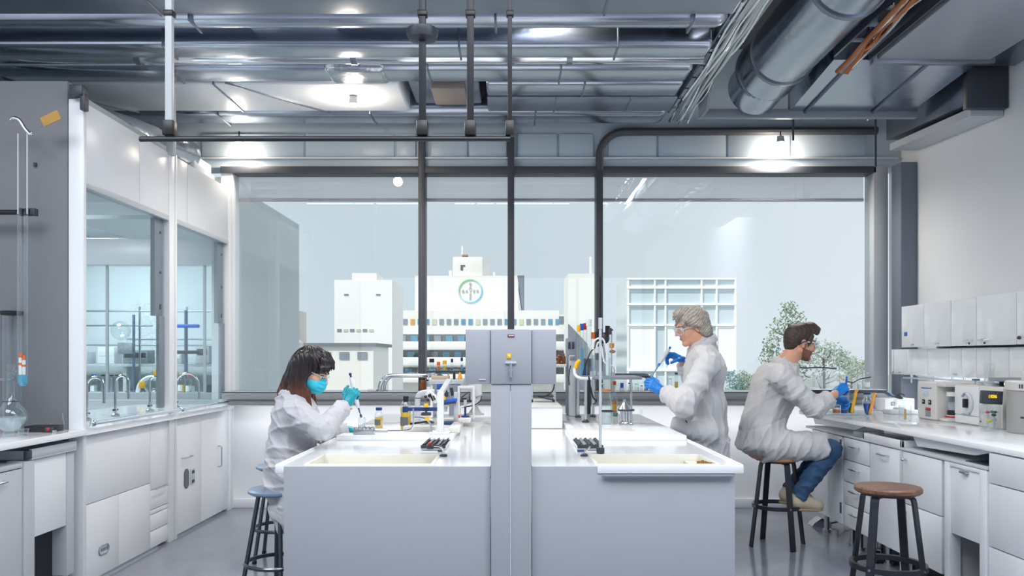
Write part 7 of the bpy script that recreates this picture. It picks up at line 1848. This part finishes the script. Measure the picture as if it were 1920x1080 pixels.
# drum
x, y = 3.20, 4.76
t = thing('drum_canister', 'big grey drum canister with a rounded lid at the right edge', 'canister', (x,y,ZC))
DRM = mat('grey_drum_paint', rgb(158,158,156), .45, var=.03)
b = MB(); b.lathe((x,y,ZC),[(.0005,0),(.215,0),(.22,.006),(.22,.255),(.0005,.255)],56); b.build('drum', DRM, t)
b = MB(); b.lathe((x,y,ZC),[(.0005,.256),(.226,.256),(.228,.26),(.228,.305),(.222,.312),(.0005,.312)],56); lb = b.build('collar', BEIGE, t)
for i in range(5):
    a = R(196+i*4); b = MB(); q = Vector((x+.229*math.cos(a),y+.229*math.sin(a),ZC+.281)); b.obox(q,(-math.sin(a),math.cos(a),0),(math.cos(a),math.sin(a),0),(0,0,1),.007,.003,.024); b.build('dark_mark', DGREY, lb)
b = MB(); b.lathe((x+.02,y-.02,ZC),[(.0005,.3125),(.17,.3125),(.172,.32),(.172,.36),(.166,.37),(.0005,.372)],56); ld = b.build('lid', BEIGE, t)
b = MB(); q = Vector((x+.02+.172*math.cos(R(205)),y-.02+.172*math.sin(R(205)),ZC+.34)); b.ball(q,.008,.008,.014,n=10,m=8); b.build('oval_button', BLACK, ld)
b = MB(); b.tube([(x-.222,y-.09,ZC+.10),(x-.235,y-.10,ZC+.10),(x-.20,y-.16,ZC+.10)],.006,8); b.build('side_latch', DGREY, t)
bottle('white bottle with blue and red labels on the drum lid at the right edge', x-.03, y-.06, ZC+.3725, .03, .09, BLACK, None, .5, None, .5, .7, bodym=WHITE)
bt = [o for o in bpy.data.objects if o.get('label','').startswith('white bottle with blue')][0]
b = ring_band((x-.03,y-.06,ZC+.3725),.0305,.03,.055); b.build('blue_label', BLUE, bt)
b = ring_band((x-.03,y-.06,ZC+.3725),.0305,.006,.026); b.build('red_label', RED, bt)
# clear bottle with dark display
x, d = on(1858, 808, ZC)
t = thing('display_bottle', 'clear square bottle topped by a dark display with amber digits', 'instrument', (x,d,ZC))
b = MB(); b.box(x-.046,x+.046,d-.03,d+.05,ZC,ZC+.165,.008,3); b.build('clear_case', GLASS, t)
b = MB(); b.box(x-.040,x+.040,d-.024,d+.044,ZC+.002,ZC+.02,.004); b.build('glass_foot', glass('thick_glass',(.85,.88,.9),.12,.8,1.6), t)
b = MB(); b.obox((x+.008,d+.01,ZC+.205),(1,-.12,-.06),(.12,1,0),(.06,0,1),.116,.05,.082,.005); dp = b.build('display_box', DGREY, t)
AMB = mat('lit_amber_digits', rgb(255,190,30), .4, emit=rgb(255,180,20), estr=1.6)
for i, ch in enumerate('11016'):
    b_ = letter(ch, x-.022+i*.0105, ZC+.213, d-.0185, .021, AMB, t, 'digit', dep=.0006)
for i, (dx, dz, m, sz) in enumerate(((-.02,.115,RED,.010),(.006,.118,mat('teal_valve_knob',rgb(50,120,130),.4),.010),(.026,.116,DGREY,.009),(.018,.098,BLACK,.012),(-.012,.062,mat('yellow_float',rgb(200,185,20),.4),.014))):
    b = MB(); b.ball((x+dx,d,ZC+dz),sz*1.3,sz*.8,sz*.8,n=12,m=8); b.build('valve', m, t)
b = MB(); b.cyl((x-.05,d,ZC+.116),(x+.05,d,ZC+.116),.004,n=8); b.cyl((x-.02,d,ZC+.02),(x-.02,d,ZC+.115),.004,n=8); b.cyl((x+.022,d,ZC+.02),(x+.022,d,ZC+.115),.004,n=8); b.build('inner_pipes', STEEL, t)
# foot switch with cables on the floor
t = thing('foot_switch', 'chrome foot switch with black cables on the floor beyond the seated man\'s shoe', 'foot switch', (2.58,6.72,0))
b = MB(); b.prism([(2.50,6.66,0.002),(2.66,6.66,0.002),(2.66,6.66,.035),(2.58,6.66,.07),(2.52,6.66,.03)],(0,.11,0)); b.build('pedal', CHROME, t)
b = MB(); b.tube(smooth_path([(2.66,6.70,.02),(2.72,6.68,.04),(2.70,6.64,.09),(2.76,6.62,.03),(2.84,6.6,.012)],6),.008,8); b.build('cable', BLACK, t)
# ---------------- left counter near the camera
ZL = .9725
x, d = -2.92, 4.66
t = thing('round_bottom_flask', 'large clear round-bottomed flask with a long neck on the left worktop', 'flask', (x,d,ZL))
prof = [(.0005,.001)] + [(.088*math.sin(a), .088-.088*math.cos(a)) for a in [R(15+i*10) for i in range(14)]] + [(.045,.175),(.026,.20),(.022,.23),(.022,.345),(.03,.35),(.03,.36),(.022,.365),(.022,.40)]
b = MB(); b.lathe((x,d,ZL),prof,40); b.build('glass_body', GLASS, t)
b = MB(); b.lathe((x,d,ZL),[(.0005,.002),(.05,.02),(.0865,.075),(.087,.09),(.0005,.09)],32); b.build('liquid', LCLR, t)
b = MB(); b.lathe((x,d,ZL),[(.04,.178),(.043,.178),(.043,.182),(.04,.182)],28); b.build('graduation_ring', DGREY, t)
x, d = -3.00, 4.80
t = thing('glass_cylinder', 'tall clear cylinder with a black lid at the left edge behind the flask', 'cylinder', (x,d,ZL))
b = MB(); b.lathe((x,d,ZL),[(.0005,.001),(.055,.001),(.055,.30),(.055,.70)],32); b.build('glass_body', GLASS, t)
b = MB(); b.lathe((x,d,ZL),[(.057,.69),(.062,.70),(.062,.715),(.0005,.72)],32); b.build('lid', BLACK, t)
b = MB(); b.lathe((x,d,ZL),[(.055,.298),(.066,.30),(.066,.315),(.055,.318)],32); b.build('joint_flange', glass('thick_glass',(.85,.88,.9),.12,.8,1.6), t)
for i,(x,d) in enumerate(((-2.94,4.45),(-2.86,4.40),(-2.78,4.42),(-2.75,4.50))):
    b = MB(); b.lathe((x,d,ZL),[(.0005,.001),(.028,.001),(.030,.034),(.034,.036)],24); solo(b,'glass_dish',GLASS,'small clear glass dish on the left worktop, %s from the left edge' % ('first','second','third','fourth')[i],'dish','small glass dishes on the left worktop',loc=(x,d,ZL))
x, d = -2.755, 4.73
t = thing('black_tray', 'low black tray with a small red knob beside the round flask', 'tray', (x,d,ZL))
b = MB(); b.box(x-.10,x+.07,d-.05,d+.06,ZL,ZL+.035,.004); b.build('tray_body', BLACK, t)
b = MB(); b.box(x+.03,x+.075,d-.07,d-.05,ZL,ZL+.03,.003); b.build('front_block', DGREY, t)
b = MB(); b.ball((x+.055,d-.075,ZL+.02),.009,n=10,m=8); b.build('red_knob', RED, t)
b = MB(); b.cyl((x+.083,d-.06,ZL),(x+.083,d-.06,ZL+.012),.012,n=14); b.build('silver_knob', STEEL, t)
b = MB(); b.tube([(-2.70,4.82,ZL),(-2.70,4.82,ZL+.06),(-2.705,4.82,ZL+.062),(-2.707,4.82,ZL+.10)],.0025,8); solo(b,'thin_wire_rod',STEEL,'thin wire rod standing on the left worktop by the hood','rod',loc=(-2.70,4.82,ZL))
# hanging tube on a wall arm
xh, d = (52-960)*4.74/F, 4.74
za = P(0,398,d).z
t = thing('lab_clamp', 'black clamp arm reaching from the left to hold the hanging glass tube', 'clamp', (xh-.1,d,za))
b = MB(); b.tube([(xh-.45,d,za),(xh-.06,d,za)],.015,12); b.tube([(xh-.40,d,za),(xh-.40,4.858,za)],.015,12); b.build('arm', BLACK, t)
for dx in (-.035,.005,.038):
    b = MB(); b.box(xh+dx-.014,xh+dx+.014,d-.022,d+.022,za-.020,za+.022,.004); b.build('jaw', DGREY, t)
zb = P(0,725,d).z
t = thing('hanging_tube', 'long glass tube hanging against the grey end wall, coloured vials in its foot', 'glass tube', (xh,d-.03,zb))
yt = d-.05
b = MB(); b.lathe((xh,yt,zb),[(.0005,0),(.018,.003),(.029,.025),(.030,.05),(.030,za-zb-.01)],28); b.build('glass_body', GLASS, t)
b = MB(); b.lathe((xh,yt,zb),[(.0005,.003),(.016,.006),(.027,.026),(.027,.07),(.0005,.07)],24); b.build('teal_liquid', LLBL, t)
for dx, dz, h, m in ((-.010,.072,.10,WLAB),(.010,.072,.085,WHITE)):
    b = MB(); b.cyl((xh+dx,yt-.004,zb+dz),(xh+dx,yt-.004,zb+dz+h),.010,n=14); v_ = b.build('inner_vial', m, t)
    b = MB(); b.cyl((xh+dx,yt-.004,zb+dz+h),(xh+dx,yt-.004,zb+dz+h+.03),.008,n=12); b.build('orange_cap', ORANGE, v_)
    b = MB(); b.cyl((xh+dx,yt-.004,zb+dz+h*.55),(xh+dx,yt-.004,zb+dz+h*.7),.0106,n=14); b.build('orange_band', ORANGE, v_)
for dx in (-.027,.027):
    b = MB(); b.tube([(xh+dx,yt,za-.02),(xh+dx,yt,P(0,255,d).z)],.004,8); b.build('hanging_cord', LGREY, t)
t = thing('hook_lamp', 'small chrome hook with a tan paper tag above the hanging tube', 'hook', (xh,yt,P(0,255,d).z))
b = MB(); b.tube(smooth_path([P(20,226,yt),P(27,221,yt),P(37,226,yt),P(46,240,yt),P(56,251,yt),P(62,249,yt)],5),.011,12); b.build('hook', CHROME, t)
b = MB(); b.tube([P(58,250,yt),P(82,235,yt)],.003,8); sk_ = b.build('tag_stem', STEEL, t)
b = MB(); q = P(95,222,yt); b.obox(q,(.88,0,.42),(0,1,0),(-.42,0,.88),.112,.006,.058,.002); b.build('tan_tag', mat('tan_card',rgb(178,138,70),.7,var=.08), sk_)
b = MB(); b.box(xh-.03,xh-.015,4.845,4.86,P(0,300,d).z-.012,P(0,300,d).z+.012,.002); solo(b,'wall_clip',DGREY,'small dark clip on the grey end wall behind the hanging cords','clip',loc=(xh-.02,4.85,P(0,300,d).z))
# ================================================================== what shows through the hood glass
TB = mat('pale_bench_beyond', rgb(206,212,216), .4)
t = thing('far_bench', 'pale lab bench beyond the fume hoods, seen through the glass', 'lab bench', (-4.4,9.2,0))
b = MB(); b.box(-6.6,-2.85,8.8,9.6,.96,1.0,.004); b.build('bench_top', WHITE, t)
b = MB(); b.box(-6.55,-2.9,8.95,9.5,0,.08); b.build('plinth', DGREY, t)
for i in range(7):
    x = -6.5+i*.52
    b = MB(); b.box(x,x+.51,8.86,8.9,.08,.94,.003); dr = b.build('door', TB, t)
    b = MB(); b.ball((x+(.07 if i%2 else .44),8.85,.86),.014,n=10,m=8); b.build('knob', BLACK, dr)
t = thing('far_shelf', 'long pale shelf above the bench beyond the hoods', 'shelf', (-4.4,9.6,1.28))
b = MB(); b.box(-6.6,-2.85,9.45,9.9,1.30,1.335,.003); b.build('shelf_board', LGREY, t)
for x in (-6.3,-4.6,-3.1):
    b = MB(); b.box(x-.02,x+.02,9.5,9.85,1.0005,1.30); b.build('bracket', LGREY, t)
g = 'boxes on the shelf beyond the hoods'
for i,(x,w,h,m,lab) in enumerate(((-5.6,.17,.12,MGREY,'grey'),(-5.2,.26,.14,LGREY,'wide pale'),(-4.85,.2,.2,WHITE,'tall white'),(-4.5,.3,.16,MGREY,'wide grey'),(-4.05,.2,.13,LGREY,'small pale'),(-3.7,.16,.22,LGREY,'tall pale'),(-3.35,.2,.14,MGREY,'rightmost grey'))):
    t = thing('storage_box', lab+' box on the shelf beyond the fume hoods', 'box', (x,9.65,1.3355), g)
    b = MB(); b.box(x-w/2,x+w/2,9.55,9.75,1.3355,1.3355+h,.006); b.build('box_body', m, t)
    b = MB(); b.box(x-w/2+.02,x+w/2-.02,9.545,9.55,1.3355+h*.45,1.3355+h*.8,.002); b.build('front_label', DGREY if i%2 else WHITE, t)
t = thing('pipe_lattice', 'steel lattice of crossed pipes standing on the bench beyond the hoods', 'rack', (-4.4,9.3,1.0))
for x in (-5.75,-5.05,-4.35,-3.8,-3.3):
    b = MB(); b.cyl((x,9.35,1.0005),(x,9.35,2.0),.013,n=10); b.build('upright', STEEL, t)
for z,xa,xb in ((1.55,-5.9,-3.2),(1.78,-5.9,-4.2),(1.95,-5.75,-3.2),(1.62,-4.5,-3.2)):
    b = MB(); b.cyl((xa,9.35,z),(xb,9.35,z),.011,n=10); b.build('crossbar', STEEL, t)
b = MB(); b.lathe((-4.35,9.2,1.0),[(.0005,0),(.09,0),(.09,.02),(.015,.03),(.015,.9),(.0005,.9)],20)
t = solo(b,'distillation_stand',mat('blue_grey_steel',rgb(96,112,136),.35,.4),'blue-grey distillation stand with a glass globe beyond the hoods','stand',loc=(-4.35,9.2,1.0))
b = MB(); b.ball((-4.5,9.2,1.72),.11,n=20,m=14); b.build('glass_globe', GLASS, t)
b = MB(); b.box(-4.52,-4.35,9.16,9.24,1.45,1.58,.01); b.build('control_box', MGREY, t)
t = thing('clamp_tower','blue clamp tower beyond the far hood','stand',(-3.75,9.2,1.0))
b = MB(); b.cyl((-3.75,9.2,1.0005),(-3.75,9.2,1.95),.018,n=12); b.build('column', mat('blue_grey_steel',rgb(96,112,136),.35,.4), t)
for z in (1.45,1.75):
    b = MB(); b.box(-3.95,-3.6,9.17,9.23,z,z+.04,.006); b.build('clamp', BLUE if z>1.6 else DGREY, t)
g = 'bottles on the bench beyond the hoods'
def far_bottle(px, r, h, cm, lq, lab, name='bottle'):
    x = (px-960)*8.95/F; return bottle(lab, x, 8.95, 1.0005, r, h, cm, lq, .45, WLAB if lq else None, .5, .75, name=name, cat='bottle', group=g)
far_bottle(176,.035,.22,BLUE,LCLR,'clear bottle with a blue cap, leftmost beyond the near hood')
for i,px in enumerate((193,201,209,219)):
    x = (px-960)*8.95/F; b = MB(); b.lathe((x,8.95,1.0005),[(.0005,0),(.022,0),(.022,.17),(.014,.175),(.014,.20),(.0005,.2)],18); t = solo(b,'steel_canister',STEEL,'slim steel canister beyond the near hood, %s in its row' % ('first','second','third','fourth')[i],'canister','steel canisters beyond the near hood',loc=(x,8.95,1.0005))
    b = MB(); b.cyl((x,8.95,1.2005),(x,8.95,1.215),.02,n=12); b.build('lid', BLACK, t)
far_bottle(341,.04,.24,YELLOW,LYEL,'bottle with yellow filling beyond the far hood')
far_bottle(354,.035,.22,ORANGE,LCLR,'clear bottle with an orange cap beyond the far hood')
far_bottle(331,.03,.2,WHITE,LCLR,'white-capped bottle at the near edge of the far hood')
x = (285-960)*8.95/F
t = thing('rotary_flask','round white apparatus with yellow tags beyond the near hood','apparatus',(x,8.95,1.0005))
b = MB(); b.tube([(x+.16*math.cos(a),8.95,1.02+.17*math.sin(a)) for a in [R(i*180/16) for i in range(17)]],.022,12); b.build('white_arch', WHITE, t)
b = MB(); b.ball((x,8.95,1.085),.08,n=18,m=12); b.build('flask_bulb', GLASS, t)
for dx,dz in ((-.07,.07),(.09,.20)):
    b = MB(); b.box(x+dx-.035,x+dx+.035,8.86,8.865,1.0+dz,1.07+dz,.002); b.build('yellow_tag', YELLOW, t)
b = MB(); b.box(x+.22,x+.40,9.04,9.15,1.0005,1.08,.006); solo(b,'low_white_box',WHITE,'low white box beside the round white apparatus','box',loc=(x+.31,9.13,1.0005))
for i,(x,m) in enumerate(((-3.35,DGREY),(-3.2,MGREY))):
    b = MB(); b.box(x-.05,x+.05,8.9,9.02,1.0005,1.11,.006); solo(b,'dark_box',m,('dark grey','mid grey')[i]+' box at the right end of the bench beyond the far hood','box',loc=(x,8.95,1.0005))
# taps inside the hoods
def gooseneck(label, x, y, h, r, sg=1):
    t = thing('gooseneck_tap', label, 'tap', (x,y,.9725), 'chrome taps inside the fume hoods')
    b = MB(); b.tube([(x,y,.985),(x,y,.9725+h-r)]+arc((x+sg*r,y,.9725+h-r),r,PI if sg>0 else 0,0 if sg>0 else PI,(1,0,0),(0,0,1),10)+[(x+sg*2*r,y,.9725+h-r-.12)],.0095,12); b.build('spout', CHROME, t)
    b = MB(); b.lathe((x,y,.9725),[(.0005,0),(.03,0),(.03,.012),(.018,.02),(.0005,.02)],18); b.build('base', STEEL, t)
    b = MB(); b.cyl((x,y-.03,1.02),(x,y+.03,1.02),.008,n=10); b.build('cross_handle', BLACK, t)
gooseneck('chrome gooseneck tap nearest the front post of the near hood', -2.95, 5.55, .30, .06)
gooseneck('second chrome gooseneck tap in the near hood, by its middle', -2.95, 5.95, .30, .05)
gooseneck('chrome gooseneck tap inside the far hood by the dividing post', -2.92, 6.45, .28, .04)
gooseneck('wide curved chrome tap at the far end of the far hood', -2.92, 6.95, .30, .10)
# glass partition between the hoods and the room beyond
t = thing('glass_partition', 'tall glass partition with slim steel edges behind the hood worktops', 'partition', (-4,8.0,0))
b = MB(); b.box(-6.9,-2.75,8.2,8.206,1.05,2.35); b.build('glass_sheet', glass('partition_glass',(.92,.95,.955),.02,.2,3.0), t, flat=True)
for x in (-5.2,-4.75,-4.15,-3.6,-3.15):
    b = MB(); b.box(x-.012,x+.012,8.19,8.215,.98,2.35); b.build('slim_edge', LGREY, t)
b = MB(); b.box(-6.9,-2.75,8.12,8.28,2.35,2.62,.006); b.build('white_beam', WHITE, t)
b = MB(); b.box(-6.9,-2.75,8.17,8.24,.98,1.05,.004); b.build('bottom_rail', LGREY, t)
b = MB(); b.box(-6.9,-2.75,8.1,8.3,0,.98,.004); b.build('low_wall', TB, t)
# ================================================================== light, sky, camera
w = bpy.data.worlds.new('sky'); SC.world = w; w.use_nodes = True
nt = w.node_tree; N = nt.nodes; L = nt.links
bg = N['Background']
bg.inputs[1].default_value = SKY
tcw = N.new('ShaderNodeTexCoord'); nw = N.new('ShaderNodeTexNoise'); nw.inputs['Scale'].default_value = 2.2; nw.inputs['Detail'].default_value = 4
sw_ = N.new('ShaderNodeSeparateXYZ'); L.new(tcw.outputs['Generated'], nw.inputs['Vector']); L.new(tcw.outputs['Generated'], sw_.inputs[0])
mw = N.new('ShaderNodeMath'); mw.operation = 'MULTIPLY_ADD'; mw.inputs[1].default_value = 1.1; L.new(sw_.outputs[0], mw.inputs[0]); L.new(nw.outputs['Fac'], mw.inputs[2])
rw = N.new('ShaderNodeValToRGB'); rw.color_ramp.elements[0].position = 0.3; rw.color_ramp.elements[0].color = rgb(204,217,225)+(1,); rw.color_ramp.elements[1].position = 1.0; rw.color_ramp.elements[1].color = rgb(224,230,236)+(1,)
L.new(mw.outputs[0], rw.inputs[0]); L.new(rw.outputs[0], bg.inputs[0])
def portal(name, loc, rot, sx, sy):
    l = bpy.data.lights.new(name, 'AREA'); l.shape = 'RECTANGLE'; l.size = sx; l.size_y = sy; l.cycles.is_portal = True
    o = bpy.data.objects.new(name, l); COL.objects.link(o); o.location = loc; o.rotation_euler = rot
portal('window_portal', (0.4, YB+0.2, 2.1), (R(-90),0,0), 6.2, 2.1)
portal('rear_portal', (-0.3, -6.95, 1.9), (R(90),0,0), 8.2, 3.6)
sl = bpy.data.lights.new('sun', 'SUN'); sl.energy = SUN; sl.angle = R(1.0); sl.color = (1.0, 0.95, 0.88)
so = bpy.data.objects.new('sun', sl); COL.objects.link(so)
so.rotation_euler = Vector((0.45, 0.62, -0.72)).to_track_quat('-Z', 'Y').to_euler()
cam = bpy.data.cameras.new('camera'); co = bpy.data.objects.new('camera', cam); COL.objects.link(co)
co.location = (0, 0, CH); co.rotation_euler = (R(90), 0, 0)
cam.sensor_width = 36; cam.lens = F/1920*36; cam.shift_y = (HY-540)/1920; cam.clip_end = 1000
SC.camera = co
SC.view_settings.view_transform = 'Standard'; SC.view_settings.look = 'None'
SC.view_settings.exposure = 0.0; SC.view_settings.gamma = 1.0
SC.cycles.use_denoising = True
SC.cycles.max_bounces = 10; SC.cycles.diffuse_bounces = 5; SC.cycles.glossy_bounces = 4; SC.cycles.transparent_max_bounces = 24
SC.cycles.sample_clamp_indirect = 6.0
